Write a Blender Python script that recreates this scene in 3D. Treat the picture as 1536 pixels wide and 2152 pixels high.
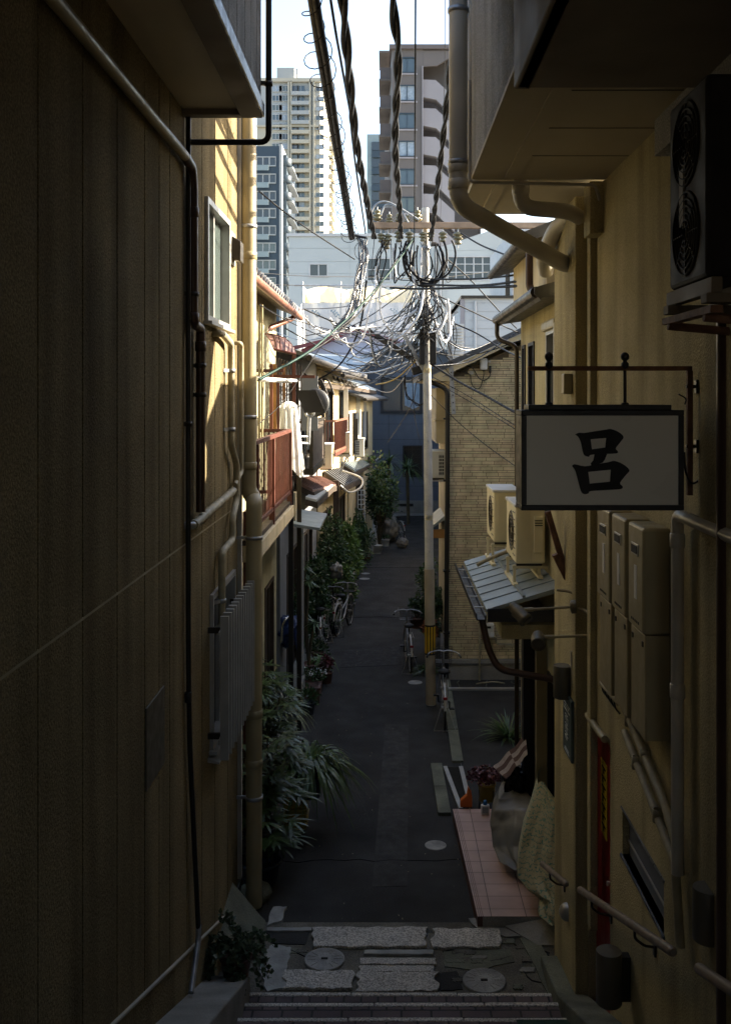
import bpy, bmesh, math, random
from mathutils import Vector, Matrix, noise
random.seed(7)
R = math.radians
sc = bpy.context.scene
for o in list(bpy.data.objects): bpy.data.objects.remove(o)

# ------------------------------------------------------------------ camera, sky, sun, exposure
FP, CX, CY, H = 2100.0, 812.0, 835.0, 5.2      # focal (photo pixels), vanishing point, eye height above the alley
cam = bpy.data.cameras.new('camera'); camo = bpy.data.objects.new('camera', cam)
sc.collection.objects.link(camo)
camo.location = (0, 0, H); camo.rotation_euler = (R(90), 0, 0)
cam.sensor_fit = 'VERTICAL'; cam.sensor_height = 36.0; cam.sensor_width = 36.0
cam.lens = FP/2152*36
cam.shift_x = (768-CX)/2152; cam.shift_y = (CY-1076)/2152
cam.clip_start = .05; cam.clip_end = 3000
sc.camera = camo
SUN_AHEAD, SUN_EL = 16.0, 27.0                 # sun stands to the right, a little ahead
w = bpy.data.worlds.new('World'); sc.world = w; w.use_nodes = True
nt = w.node_tree; bg = nt.nodes['Background']
sky = nt.nodes.new('ShaderNodeTexSky'); sky.sky_type = 'NISHITA'; sky.sun_disc = False
sky.sun_elevation = R(SUN_EL); sky.sun_rotation = R(90-SUN_AHEAD); sky.air_density = 1.0; sky.dust_density = 2.4; sky.ozone_density = 0.25
nt.links.new(sky.outputs[0], bg.inputs[0]); bg.inputs[1].default_value = .105
sl = bpy.data.lights.new('sun', 'SUN'); sl.energy = 5.0; sl.angle = R(.5); sl.color = (1, .88, .70)
slo = bpy.data.objects.new('sun', sl); sc.collection.objects.link(slo)
sd = Vector((math.cos(R(SUN_AHEAD))*math.cos(R(SUN_EL)), math.sin(R(SUN_AHEAD))*math.cos(R(SUN_EL)), math.sin(R(SUN_EL))))
slo.rotation_euler = sd.to_track_quat('Z', 'Y').to_euler(); slo.location = (20, 6, 20)
vs = sc.view_settings; vs.view_transform = 'Standard'; vs.look = 'None'; vs.gamma = 1; vs.exposure = 2.36
sc.cycles.max_bounces = 8; sc.cycles.diffuse_bounces = 4

# ------------------------------------------------------------------ helpers
def at(px, py, Y): return Vector(((px-CX)/FP*Y, Y, H-(py-CY)/FP*Y))
def gp(px, py, z=0):
    Y = (H-z)*FP/(py-CY); return Vector(((px-CX)/FP*Y, Y, z))
LX, RX = -1.515, 1.65
def lw(px, py, off=0): return at(px, py, (-LX-off)*FP/(CX-px))
def rw(px, py, off=0): return at(px, py, (RX-off)*FP/(px-CX))
OFF = {}
def props(o, label=None, cat=None, group=None, kind=None):
    if label: o['label'] = label
    if cat: o['category'] = cat
    if group: o['group'] = group
    if kind: o['kind'] = kind
    return o
def thing(name, label, cat, loc=(0,0,0), rotz=0, group=None):
    o = bpy.data.objects.new(name, None); sc.collection.objects.link(o)
    o.location = loc; o.rotation_euler = (0, 0, rotz); o.empty_display_size = .1
    OFF[o.name] = Vector(loc) if rotz == 0 else Vector(loc)
    return props(o, label, cat, group)
class MB:
    def __init__(s): s.v = []; s.f = []; s.sm = []
    def add(s, vs, fs, smooth=False):
        b = len(s.v); s.v += [tuple(p) for p in vs]; s.f += [tuple(b+i for i in f) for f in fs]; s.sm += [smooth]*len(fs); return s
    def quad(s, a, b, c, d): return s.add([a,b,c,d], [(0,1,2,3)])
    def box(s, x0, x1, y0, y1, z0, z1):
        if x0 > x1: x0, x1 = x1, x0
        if y0 > y1: y0, y1 = y1, y0
        if z0 > z1: z0, z1 = z1, z0
        return s.add([(x0,y0,z0),(x1,y0,z0),(x1,y1,z0),(x0,y1,z0),(x0,y0,z1),(x1,y0,z1),(x1,y1,z1),(x0,y1,z1)],
                     [(3,2,1,0),(4,5,6,7),(0,1,5,4),(1,2,6,5),(2,3,7,6),(3,0,4,7)])
    def obox(s, c, u, v, n, a, b, d):          # centre, three axes, half sizes
        c = Vector(c); u = Vector(u).normalized()*a; v = Vector(v).normalized()*b; n = Vector(n).normalized()*d
        return s.add([c-u-v-n,c+u-v-n,c+u+v-n,c-u+v-n,c-u-v+n,c+u-v+n,c+u+v+n,c-u+v+n],
                     [(3,2,1,0),(4,5,6,7),(0,1,5,4),(1,2,6,5),(2,3,7,6),(3,0,4,7)])
    def bar(s, a, b, w, h=None, up=(0,0,1)):
        a = Vector(a); b = Vector(b); d = b-a; L = d.length; d.normalize(); h = h or w
        side = d.cross(Vector(up))
        if side.length < 1e-4: side = d.cross(Vector((1,0,0)))
        side.normalize(); n = side.cross(d)
        return s.obox((a+b)/2, d, side, n, L/2, w/2, h/2)
    def tube(s, pts, r, n=8, caps=True, smooth=True):
        pts = [Vector(p) for p in pts]; m = len(pts)
        rr = r if isinstance(r, (list, tuple)) else [r]*m
        vs = []; t0 = (pts[1]-pts[0]).normalized()
        nrm = t0.orthogonal().normalized(); pt = t0
        for i, p in enumerate(pts):
            t = (pts[min(i+1,m-1)]-pts[max(i-1,0)])
            t = t.normalized() if t.length > 1e-9 else pt
            ax = pt.cross(t)
            if ax.length > 1e-6: nrm = Matrix.Rotation(pt.angle(t), 3, ax.normalized()) @ nrm
            pt = t; bn = t.cross(nrm).normalized(); nrm = bn.cross(t).normalized()
            for k in range(n):
                a = 2*math.pi*k/n; vs.append(p+(nrm*math.cos(a)+bn*math.sin(a))*rr[i])
        fs = [(i*n+k, i*n+(k+1)%n, (i+1)*n+(k+1)%n, (i+1)*n+k) for i in range(m-1) for k in range(n)]
        s.add(vs, fs, smooth)
        if caps: s.add(vs[:n], [tuple(reversed(range(n)))]); s.add(vs[-n:], [tuple(range(n))])
        return s
    def lathe(s, base, prof, n=16, axis=(0,0,1), ang=2*math.pi, caps=True):
        ax = Vector(axis).normalized(); u = ax.orthogonal().normalized(); v = ax.cross(u); base = Vector(base)
        vs = [base+ax*z+(u*math.cos(2*math.pi*k/n)+v*math.sin(2*math.pi*k/n))*r for r, z in prof for k in range(n)]
        m = len(prof)
        s.add(vs, [(i*n+k, i*n+(k+1)%n, (i+1)*n+(k+1)%n, (i+1)*n+k) for i in range(m-1) for k in range(n)], True)
        if caps:
            s.add(vs[:n], [tuple(reversed(range(n)))]); s.add(vs[-n:], [tuple(range(n))])
        return s
    def prism(s, pts, ext):
        pts = [Vector(p) for p in pts]; ext = Vector(ext); n = len(pts)
        return s.add(pts+[p+ext for p in pts], [tuple(range(n)), tuple(range(2*n-1, n-1, -1))]+[(i, i+n, (i+1)%n+n, (i+1)%n) for i in range(n)])
    def grid(s, fn, nu, nv, smooth=True):
        vs = [fn(i/nu, j/nv) for j in range(nv+1) for i in range(nu+1)]
        return s.add(vs, [(j*(nu+1)+i, j*(nu+1)+i+1, (j+1)*(nu+1)+i+1, (j+1)*(nu+1)+i) for j in range(nv) for i in range(nu)], smooth)
    def build(s, name, mat, parent=None, bevel=0, local=False, weld=False):
        off = Vector((0,0,0))
        if parent is not None and not local: off = OFF.get(parent.name, off)
        me = bpy.data.meshes.new(name)
        me.from_pydata([(x-off[0], y-off[1], z-off[2]) for x, y, z in s.v], [], s.f)
        me.polygons.foreach_set('use_smooth', s.sm)
        for m in (mat if isinstance(mat, (list, tuple)) else [mat]): me.materials.append(m)
        me.update()
        if weld:
            bm = bmesh.new(); bm.from_mesh(me); bmesh.ops.remove_doubles(bm, verts=bm.verts, dist=1e-5)
            bmesh.ops.recalc_face_normals(bm, faces=bm.faces); bm.to_mesh(me); bm.free()
        o = bpy.data.objects.new(name, me); sc.collection.objects.link(o)
        if parent is not None: o.parent = parent
        OFF[o.name] = off
        if bevel:
            b = o.modifiers.new('bevel', 'BEVEL'); b.width = bevel; b.segments = 2; b.limit_method = 'ANGLE'; b.angle_limit = R(40)
        return o
def struct(name, mb, mat, **k): return props(mb.build(name, mat, **k), kind='structure')
def solo(name, mb, mat, label, cat, group=None, **k): return props(mb.build(name, mat, **k), label, cat, group)
def smooth_path(pts, n=8):
    P = [Vector(p) for p in pts]; P = [P[0]*2-P[1]]+P+[P[-1]*2-P[-2]]; out = []
    for i in range(1, len(P)-2):
        for k in range(n):
            t = k/n; a, b, c, d = P[i-1], P[i], P[i+1], P[i+2]
            out.append(.5*((2*b)+(c-a)*t+(2*a-5*b+4*c-d)*t*t+(3*b-a-3*c+d)*t**3))
    return out+[P[-2]]
def bend(pts, r=.05, n=5):                      # polyline with rounded elbows
    P = [Vector(p) for p in pts]; out = [P[0]]
    for i in range(1, len(P)-1):
        a = (P[i-1]-P[i]); b = (P[i+1]-P[i]); q = min(r, a.length*.45, b.length*.45)
        a = P[i]+a.normalized()*q; b = P[i]+b.normalized()*q
        for k in range(n+1):
            t = k/n; out.append(a*(1-t)**2+P[i]*2*t*(1-t)+b*t*t)
    return out+[P[-1]]
def sag(a, b, s, n=14):
    a = Vector(a); b = Vector(b)
    return [a.lerp(b, i/n)-Vector((0,0,4*s*(i/n)*(1-i/n))) for i in range(n+1)]
def copy_tree(o, parent=None):
    c = o.copy(); sc.collection.objects.link(c); c.parent = parent
    for ch in list(o.children): copy_tree(ch, c)
    return c

# ------------------------------------------------------------------ materials
def M(name, col, rough=.75, var=.18, scale=2.5, bump=0, bscale=70, metal=0, streak=0, grain=0, gscale=160, dirt=0, spec=.4):
    m = bpy.data.materials.new(name); m.use_nodes = True; t = m.node_tree; L = t.links; N = t.nodes
    b = N['Principled BSDF']; b.inputs['Roughness'].default_value = rough; b.inputs['Metallic'].default_value = metal
    b.inputs['Specular IOR Level'].default_value = spec
    g = N.new('ShaderNodeNewGeometry')
    def noi(sc_, det=4, stretch=None):
        n = N.new('ShaderNodeTexNoise'); n.inputs['Scale'].default_value = sc_; n.inputs['Detail'].default_value = det
        if stretch:
            mp = N.new('ShaderNodeMapping'); mp.inputs['Scale'].default_value = stretch; L.new(g.outputs['Position'], mp.inputs[0]); L.new(mp.outputs[0], n.inputs[0])
        else: L.new(g.outputs['Position'], n.inputs[0])
        return n
    def ramp(src, p0, p1, c0, c1):
        r = N.new('ShaderNodeMapRange'); r.inputs[1].default_value = p0; r.inputs[2].default_value = p1
        r.inputs[3].default_value = c0; r.inputs[4].default_value = c1; L.new(src, r.inputs[0]); return r.outputs[0]
    val = ramp(noi(scale, 5).outputs[0], .3, .7, 1-var, 1+var)
    def mul(a, b_):
        q = N.new('ShaderNodeMath'); q.operation = 'MULTIPLY'; L.new(a, q.inputs[0]); L.new(b_, q.inputs[1]); return q.outputs[0]
    if streak: val = mul(val, ramp(noi(1, 6, (3.2, 3.2, .22)).outputs[0], .45, .75, 1, 1-streak))
    if dirt: val = mul(val, ramp(noi(.9, 8).outputs[0], .5, .75, 1, 1-dirt))
    if grain: val = mul(val, ramp(noi(gscale, 2).outputs[0], .35, .65, 1-grain, 1+grain))
    hs = N.new('ShaderNodeVectorMath'); hs.operation = 'SCALE'; hs.inputs[0].default_value = col[:3]; L.new(val, hs.inputs[3])
    L.new(hs.outputs[0], b.inputs['Base Color'])
    rr = ramp(noi(scale*3, 3).outputs[0], .3, .7, max(.03, rough-.12), min(1, rough+.1)); L.new(rr, b.inputs['Roughness'])
    if bump:
        bp = N.new('ShaderNodeBump'); bp.inputs['Strength'].default_value = min(1, bump); bp.inputs['Distance'].default_value = .012*max(1, bump)
        L.new(noi(bscale, 3).outputs[0], bp.inputs['Height']); L.new(bp.outputs[0], b.inputs['Normal'])
    return m
def glass(name, col=(.02,.025,.03), rough=.06):
    m = bpy.data.materials.new(name); m.use_nodes = True; b = m.node_tree.nodes['Principled BSDF']
    b.inputs['Base Color'].default_value = (*col, 1); b.inputs['Roughness'].default_value = rough; b.inputs['Specular IOR Level'].default_value = .8
    return m
def brickmat(name, c1, c2, mortar, bw, rh, ms, ax='XZ', bump=.5, rough=.8, offset=.5, squash=1.0, freq=2, var=.3):
    m = bpy.data.materials.new(name); m.use_nodes = True; t = m.node_tree; L = t.links; N = t.nodes; b = N['Principled BSDF']
    g = N.new('ShaderNodeNewGeometry'); sp = N.new('ShaderNodeSeparateXYZ'); cb = N.new('ShaderNodeCombineXYZ')
    L.new(g.outputs['Position'], sp.inputs[0])
    # wobble so courses are not ruler-perfect
    nz = N.new('ShaderNodeTexNoise'); nz.inputs['Scale'].default_value = 9; L.new(g.outputs['Position'], nz.inputs[0])
    ms_ = N.new('ShaderNodeMath'); ms_.operation = 'MULTIPLY_ADD'; ms_.inputs[1].default_value = ms*1.6; L.new(nz.outputs[0], ms_.inputs[0]); L.new(sp.outputs['XYZ'.index(ax[1])], ms_.inputs[2])
    L.new(sp.outputs['XYZ'.index(ax[0])], cb.inputs[0]); L.new(ms_.outputs[0], cb.inputs[1])
    k = N.new('ShaderNodeTexBrick'); L.new(cb.outputs[0], k.inputs['Vector'])
    k.inputs['Color1'].default_value = (*c1,1); k.inputs['Color2'].default_value = (*c2,1); k.inputs['Mortar'].default_value = (*mortar,1)
    k.inputs['Scale'].default_value = 1; k.inputs['Brick Width'].default_value = bw; k.inputs['Row Height'].default_value = rh
    k.inputs['Mortar Size'].default_value = ms; k.inputs['Mortar Smooth'].default_value = .3; k.offset = offset; k.squash = squash; k.squash_frequency = freq
    n = N.new('ShaderNodeTexNoise'); n.inputs['Scale'].default_value = 1.7; n.inputs['Detail'].default_value = 7; L.new(g.outputs['Position'], n.inputs[0])
    r = N.new('ShaderNodeMapRange'); r.inputs[1].default_value = .3; r.inputs[2].default_value = .7; r.inputs[3].default_value = 1-var; r.inputs[4].default_value = 1+var*.6; L.new(n.outputs[0], r.inputs[0])
    v = N.new('ShaderNodeVectorMath'); v.operation = 'SCALE'; L.new(k.outputs[0], v.inputs[0]); L.new(r.outputs[0], v.inputs[3]); L.new(v.outputs[0], b.inputs['Base Color'])
    b.inputs['Roughness'].default_value = rough
    n2 = N.new('ShaderNodeTexNoise'); n2.inputs['Scale'].default_value = 60; L.new(g.outputs['Position'], n2.inputs[0])
    ad = N.new('ShaderNodeMath'); ad.operation = 'MULTIPLY_ADD'; ad.inputs[1].default_value = .3; L.new(n2.outputs[0], ad.inputs[0])
    iv = N.new('ShaderNodeMath'); iv.operation = 'SUBTRACT'; iv.inputs[0].default_value = 1; L.new(k.outputs[1], iv.inputs[1]); L.new(iv.outputs[0], ad.inputs[2])
    bp = N.new('ShaderNodeBump'); bp.inputs['Strength'].default_value = bump; bp.inputs['Distance'].default_value = .01
    L.new(ad.outputs[0], bp.inputs['Height']); L.new(bp.outputs[0], b.inputs['Normal'])
    return m
def leafmat(name, col, rough=.38, var=.45, stripe=False):
    m = M(name, col, rough, var, 6, spec=.6); return m

mt = dict(
 alc = M('alc panel', (.23,.182,.10), .95, .18, 1.1, 1.0, 60, spec=.03, streak=.5, grain=.3, gscale=80, dirt=.15),
 alc2 = M('weathered spray stucco', (.22,.205,.18), .8, .2, 1.5, .9, 80, streak=.45, grain=.35, gscale=110),
 joint = M('joint sealant', (.10,.085,.06), .8),
 jointl = M('pale sealant', (.42,.38,.30), .7),
 stucco = M('cream stucco', (.47,.40,.225), .9, .14, 1.2, .7, 85, spec=.1, streak=.45, grain=.14, gscale=85, dirt=.2),
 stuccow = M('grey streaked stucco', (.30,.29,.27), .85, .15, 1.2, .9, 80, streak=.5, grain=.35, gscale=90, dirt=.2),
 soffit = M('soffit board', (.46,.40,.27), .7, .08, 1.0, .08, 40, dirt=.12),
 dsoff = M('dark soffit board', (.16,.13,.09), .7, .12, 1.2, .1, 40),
 flash = M('metal flashing', (.20,.21,.22), .38, .25, 4, metal=.7),
 pipec = M('cream pvc pipe', (.33,.275,.155), .42, .12, 3, .05, 30, streak=.15, dirt=.12),
 pipew = M('white pvc pipe', (.46,.43,.36), .42, .12, 3, streak=.15),
 wrap = M('wrapped pipe lagging', (.32,.28,.18), .6, .25, 9, .35, 25, dirt=.2),
 pipeb = M('brown pipe', (.055,.028,.018), .4, .2, 4),
 black = M('black plastic', (.012,.011,.010), .45, .2, 5),
 blacks = M('black cable sheath', (.008,.008,.009), .6, .2, 8, .1, 50, spec=.2),
 green = M('green cable sheath', (.006,.035,.027), .6, .2, 8, spec=.2),
 grayc = M('grey cable sheath', (.30,.31,.32), .4, .25, 8),
 alu = M('aluminium', (.42,.41,.38), .42, .12, 5, metal=.55),
 steel = M('galvanised steel', (.36,.37,.38), .42, .25, 8, metal=.6, dirt=.2),
 rust = M('rusty steel', (.16,.08,.045), .8, .4, 14, .3, 60),
 concrete = M('concrete', (.26,.25,.22), .9, .2, 2.2, .35, 60, streak=.2, grain=.15, gscale=90, dirt=.35),
 oldconc = M('mossy old concrete', (.14,.145,.105), .92, .35, 2.6, .6, 40, grain=.2, gscale=80, dirt=.5),
 asphalt = M('asphalt', (.026,.0245,.0215), .88, .38, .7, .7, 140, grain=.35, gscale=220, dirt=.25),
 patch = M('old asphalt', (.125,.115,.09), .9, .4, 2.5, .8, 60, grain=.35, gscale=120, dirt=.5),
 granite = M('granite slab', (.44,.41,.35), .7, .15, 4, .5, 60, grain=.55, gscale=75, dirt=.2),
 mort = M('white mortar', (.34,.34,.31), .9, .25, 7, .4, 45, dirt=.3),
 manhole = M('pale iron cover', (.29,.285,.26), .7, .3, 9, .7, 60, dirt=.35),
 wood = M('dark wood', (.06,.042,.028), .7, .3, 3, .2, 40, streak=.4),
 redst = M('red brown painted steel', (.11,.036,.024), .45, .2, 6, dirt=.2),
 copper = M('copper brown gutter', (.22,.10,.065), .45, .2, 4, metal=.2),
 orange = M('ochre timber', (.34,.17,.05), .6, .25, 4),
 plaster = M('cream plaster', (.56,.47,.29), .85, .15, 2, .3, 60, streak=.25, dirt=.2),
 plasterg = M('grey siding', (.20,.21,.22), .75, .1, 1.5, streak=.15),
 yellowg = M('yellow olive plaster', (.36,.33,.20), .85, .15, 2, .3, 60, streak=.25, dirt=.25),
 tin = M('dark tin roofing', (.085,.085,.085), .5, .3, 4, .2, 30, metal=.3, dirt=.3),
 tinb = M('slate blue metal roof', (.26,.30,.31), .42, .15, 2, .1, 20, metal=.35),
 poly = M('milky corrugated plastic', (.55,.57,.56), .5, .15, 4),
 tile = M('grey roof tile', (.22,.22,.22), .45, .3, 8, .2, 40, dirt=.3),
 rtile = M('pink brown tin awning', (.27,.16,.13), .5, .25, 6, .2, 30, dirt=.3),
 cloth = M('white cotton cloth', (.80,.80,.78), .9, .05, 8, .3, 120),
 acw = M('air conditioner cream', (.74,.66,.43), .45, .06, 3),
 acwh = M('air conditioner white', (.55,.54,.48), .45, .06, 3),
 dark = M('dark recess', (.012,.011,.010), .8),
 brownal = M('bronze aluminium', (.035,.028,.02), .4, .15, 5, metal=.3),
 white = M('white paint', (.62,.62,.60), .5, .08, 4, dirt=.15),
 yellow = M('yellow band', (.55,.33,.02), .5, .15, 8, dirt=.2),
 red = M('red door paint', (.20,.005,.008), .45, .12, 3),
 greyh = M('blue grey siding', (.13,.145,.175), .7, .08, 1.5, streak=.1),
 bwh = M('pale blue white cladding', (.40,.43,.43), .6, .05, .3),
 twr = M('tower cream', (.40,.375,.30), .7, .05, .05), twg = M('tower grey', (.32,.335,.33), .7, .05, .05),
 slate = M('slate blue cladding', (.035,.055,.075), .5, .1, .1),
 brown = M('taupe tile cladding', (.125,.108,.10), .7, .06, .15), brownd = M('dark taupe cladding', (.12,.10,.095), .7, .06, .15),
 mauve = M('pale mauve concrete', (.27,.25,.26), .75, .06, .3), grb = M('grey green cladding', (.24,.30,.31), .7, .05, .2),
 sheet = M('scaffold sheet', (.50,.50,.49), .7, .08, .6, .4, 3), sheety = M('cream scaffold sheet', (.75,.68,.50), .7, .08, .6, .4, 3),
 lav = M('lavender cladding', (.36,.37,.46), .6, .06, .4), maroon = M('maroon beam', (.16,.04,.04), .6),
 siding = M('white siding', (.42,.43,.435), .6, .06, .6),
 rhapis = leafmat('rhapis leaf', (.045,.078,.018)), grass_ = leafmat('strap leaf', (.075,.125,.035)), bush = leafmat('shrub leaf', (.035,.075,.022), .45),
 bushl = leafmat('light shrub leaf', (.09,.16,.035), .45), ivy = leafmat('ivy leaf', (.075,.11,.06), .45), varieg = leafmat('variegated leaf', (.22,.26,.13), .5),
 redleaf = leafmat('red leaf', (.10,.015,.02), .5), orl = leafmat('orange brown leaf', (.22,.07,.025), .6), stem = M('stem', (.07,.055,.03), .85, .3, 8, .3, 60),
 terra = M('brown plastic pot', (.10,.045,.03), .55, .15, 6), potb = M('dark blue pot', (.015,.02,.035), .35), potw = M('white pot', (.5,.5,.48), .5),
 ycr = M('yellow plastic crate', (.38,.28,.05), .5, .15, 6, dirt=.3), blue = M('blue tarp', (.012,.03,.11), .45, .2, 8, .5, 12),
 chrome = M('chrome', (.6,.6,.6), .18, .05, 8, metal=1), rubber = M('rubber', (.015,.015,.015), .7),
 clothg = M('grey vinyl cover', (.16,.15,.125), .5, .15, 3, .4, 8), bag = M('black bin bag', (.012,.012,.014), .3, .2, 8, .8, 14),
 orp = M('orange plastic', (.55,.12,.01), .45), mat_g = M('green mat', (.01,.05,.03), .95, .3, 30, 1, 200), bluecap = M('blue cap', (.02,.12,.3), .4),
 signw = M('sign acrylic', (.80,.77,.69), .35, .05, 1.2), signf = M('sign frame', (.022,.022,.026), .5, .2, 6), ink = M('sign ink', (.008,.008,.009), .6),
 dishc = M('dark hood', (.03,.032,.034), .5), porc = M('brown porcelain', (.17,.15,.085), .22, .2, 10), silver = M('silver wire', (.62,.63,.64), .35, .2, 12, metal=.3),
 palegreen = M('pale green paint', (.30,.40,.30), .6), lampm = M('bronze lamp', (.12,.105,.075), .45, .1, 4, metal=.3), rail = M('brown handrail vinyl', (.20,.15,.105), .45, .1, 5),
 chimeg = M('slate green plaque', (.06,.085,.085), .5), chalk = M('plaque lettering', (.45,.47,.44), .6),
 curtain = M('curtain', (.30,.36,.42), .8, .2, 5), ytape = M('yellow tape', (.62,.5,.03), .5),
)
mt['glass'] = glass('window glass'); mt['glassb'] = glass('blue window glass', (.05,.075,.09), .12); mt['frost'] = glass('pale window glass', (.07,.09,.085), .12)
def translucent(m, f):
    t = m.node_tree; N = t.nodes; b = N['Principled BSDF']; tr = N.new('ShaderNodeBsdfTranslucent'); mx = N.new('ShaderNodeMixShader'); out = [n for n in N if n.type == 'OUTPUT_MATERIAL'][0]
    src = b.inputs['Base Color'].links[0].from_socket; t.links.new(src, tr.inputs[0]); mx.inputs[0].default_value = f
    t.links.new(b.outputs[0], mx.inputs[1]); t.links.new(tr.outputs[0], mx.inputs[2]); t.links.new(mx.outputs[0], out.inputs[0])
mt['blackg'] = M('glossy black cable', (.012,.012,.013), .3, .2, 8, spec=.7); mt['greyw'] = M('grey wire', (.20,.20,.21), .35, .2, 8, spec=.7)
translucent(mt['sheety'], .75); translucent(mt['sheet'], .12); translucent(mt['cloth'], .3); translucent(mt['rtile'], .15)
for k_ in ('rhapis','grass_','bush','bushl','ivy','varieg'): translucent(mt[k_], .22)
mt['bk1'] = M('sand brick tile', (.56,.455,.27), .8, .22, 5, .5, 50, grain=.15, dirt=.15); mt['bk2'] = M('olive brick tile', (.52,.445,.26), .8, .22, 5, .5, 50, grain=.15, dirt=.15); mt['bk3'] = M('brown brick tile', (.50,.39,.24), .8, .22, 5, .5, 50, grain=.15, dirt=.15)
mt['brick'] = brickmat('sand brick tiles', (.43,.345,.21), (.36,.285,.17), (.13,.10,.065), .30, .062, .0045, 'XZ', .6, .8, .37, 1.7, 3)
mt['bpav'] = brickmat('brick paving', (.10,.075,.075), (.14,.105,.10), (.03,.03,.03), .24, .10, .010, 'XY', .7, .9, .5, .6, 3)
mt['ptile'] = brickmat('pink terrace tile', (.50,.33,.27), (.54,.365,.30), (.12,.08,.06), .34, .253, .005, 'XY', .35, .5, 0)
# ------------------------------------------------------------------ building helpers
class Plane:
    """vertical facade: origin, horizontal direction u, outward normal n"""
    def __init__(s, o, u, n): s.o = Vector(o); s.u = Vector(u).normalized(); s.n = Vector(n).normalized()
    def p(s, u, z, d=0): q = s.o+s.u*u-s.n*d; return Vector((q.x, q.y, z))
def relief(mb, pl, u0, u1, z0, z1, holes=(), extra_u=(), extra_z=()):
    """facade face with recesses: holes = (ua, ub, za, zb, depth)"""
    us = sorted({u0, u1, *[x for h in holes for x in h[:2] if u0 <= x <= u1]}); zs = sorted({z0, z1, *[x for h in holes for x in h[2:4] if z0 <= x <= z1]})
    def dep(i, j):
        if not (0 <= i < len(us)-1 and 0 <= j < len(zs)-1): return None
        cu = (us[i]+us[i+1])/2; cz = (zs[j]+zs[j+1])/2; d = 0
        for h in holes:
            if h[0] < cu < h[1] and h[2] < cz < h[3]: d = max(d, h[4]) if h[4] >= 0 else h[4]
        return d
    for i in range(len(us)-1):
        for j in range(len(zs)-1):
            d = dep(i, j); mb.quad(pl.p(us[i], zs[j], d), pl.p(us[i+1], zs[j], d), pl.p(us[i+1], zs[j+1], d), pl.p(us[i], zs[j+1], d))
            e = dep(i+1, j)
            if e is not None and e != d: mb.quad(pl.p(us[i+1], zs[j], d), pl.p(us[i+1], zs[j], e), pl.p(us[i+1], zs[j+1], e), pl.p(us[i+1], zs[j+1], d))
            e = dep(i, j+1)
            if e is not None and e != d: mb.quad(pl.p(us[i], zs[j+1], d), pl.p(us[i], zs[j+1], e), pl.p(us[i+1], zs[j+1], e), pl.p(us[i+1], zs[j+1], d))
    return mb
def pbox(mb, pl, u0, u1, z0, z1, d0, d1):
    a = [pl.p(u0,z0,d0), pl.p(u1,z0,d0), pl.p(u1,z0,d1), pl.p(u0,z0,d1), pl.p(u0,z1,d0), pl.p(u1,z1,d0), pl.p(u1,z1,d1), pl.p(u0,z1,d1)]
    return mb.add(a, [(3,2,1,0),(4,5,6,7),(0,1,5,4),(1,2,6,5),(2,3,7,6),(3,0,4,7)])
def window(parent, pl, u0, u1, z0, z1, fm='brownal', gm='glass', cols=2, rows=1, d=.08, fw=.04, proud=.02, name='window', sill=False):
    f = MB(); g = MB()
    for a, b in ((u0,u0+fw),(u1-fw,u1)): pbox(f, pl, a, b, z0, z1, -proud, d)
    for a, b in ((z0,z0+fw),(z1-fw,z1)): pbox(f, pl, u0+fw, u1-fw, a, b, -proud, d)
    for k in range(1, cols):
        c = u0+(u1-u0)*k/cols; pbox(f, pl, c-fw*.4, c+fw*.4, z0+fw, z1-fw, d*.3, d*.9)
    for k in range(1, rows):
        c = z0+(z1-z0)*k/rows; pbox(f, pl, u0+fw, u1-fw, c-fw*.3, c+fw*.3, d*.35, d*.85)
    if sill: pbox(f, pl, u0-.04, u1+.04, z0-.03, z0-.001, -.07, .0)
    o = f.build(name, mt[fm], parent)
    pbox(g, pl, u0+fw, u1-fw, z0+fw, z1-fw, d*.7, d*.75)
    g.build('pane', mt[gm], o); return o
def shell(mb, x0, x1, y0, y1, z0, z1, skip=''):
    """closed box sides except those named in skip (x-,x+,y-,y+)"""
    if 'a' not in skip: mb.quad((x0,y0,z0),(x0,y1,z0),(x0,y1,z1),(x0,y0,z1))
    if 'b' not in skip: mb.quad((x1,y0,z0),(x1,y1,z0),(x1,y1,z1),(x1,y0,z1))
    if 'c' not in skip: mb.quad((x0,y0,z0),(x1,y0,z0),(x1,y0,z1),(x0,y0,z1))
    if 'd' not in skip: mb.quad((x0,y1,z0),(x1,y1,z0),(x1,y1,z1),(x0,y1,z1))
    mb.quad((x0,y0,z1),(x1,y0,z1),(x1,y1,z1),(x0,y1,z1)); return mb

# ------------------------------------------------------------------ ground
g = MB(); g.quad((-600,-60,-.02),(600,-60,-.02),(600,900,-.02),(-600,900,-.02)); struct('ground', g, mt['concrete'])
road = MB()
rl = [(9.7,-1.6),(11,-1.55),(14,-1.5),(17,-1.45),(20.5,-1.38),(25,-1.15),(29,-.95),(33,-.55),(38,.1),(43.9,.5)]
rr_ = [(9.7,1.0),(11,1.02),(14,1.05),(17,1.05),(20.5,1.1),(25,1.35),(29,1.9),(33,2.42),(38,2.43),(43.9,2.44)]
lr = [Vector((x,y,.004)) for y,x in rl]; rrr = [Vector((x,y,.004)) for y,x in rr_]
for i in range(len(lr)-1): road.quad(lr[i], rrr[i], rrr[i+1], lr[i+1])
road.box(-1.3, 1.62, 9.84, 9.9, -.01, .006)
struct('road', road, mt['asphalt'])
yard = MB(); yard.quad((1.06,12.45,.012),(6,12.45,.012),(6,17.7,.012),(1.06,17.7,.012)); yard.quad((1.06,17.75,.008),(6,17.75,.008),(6,18.4,.008),(1.06,18.4,.008)); struct('parking_yard', yard, mt['asphalt'])
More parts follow.
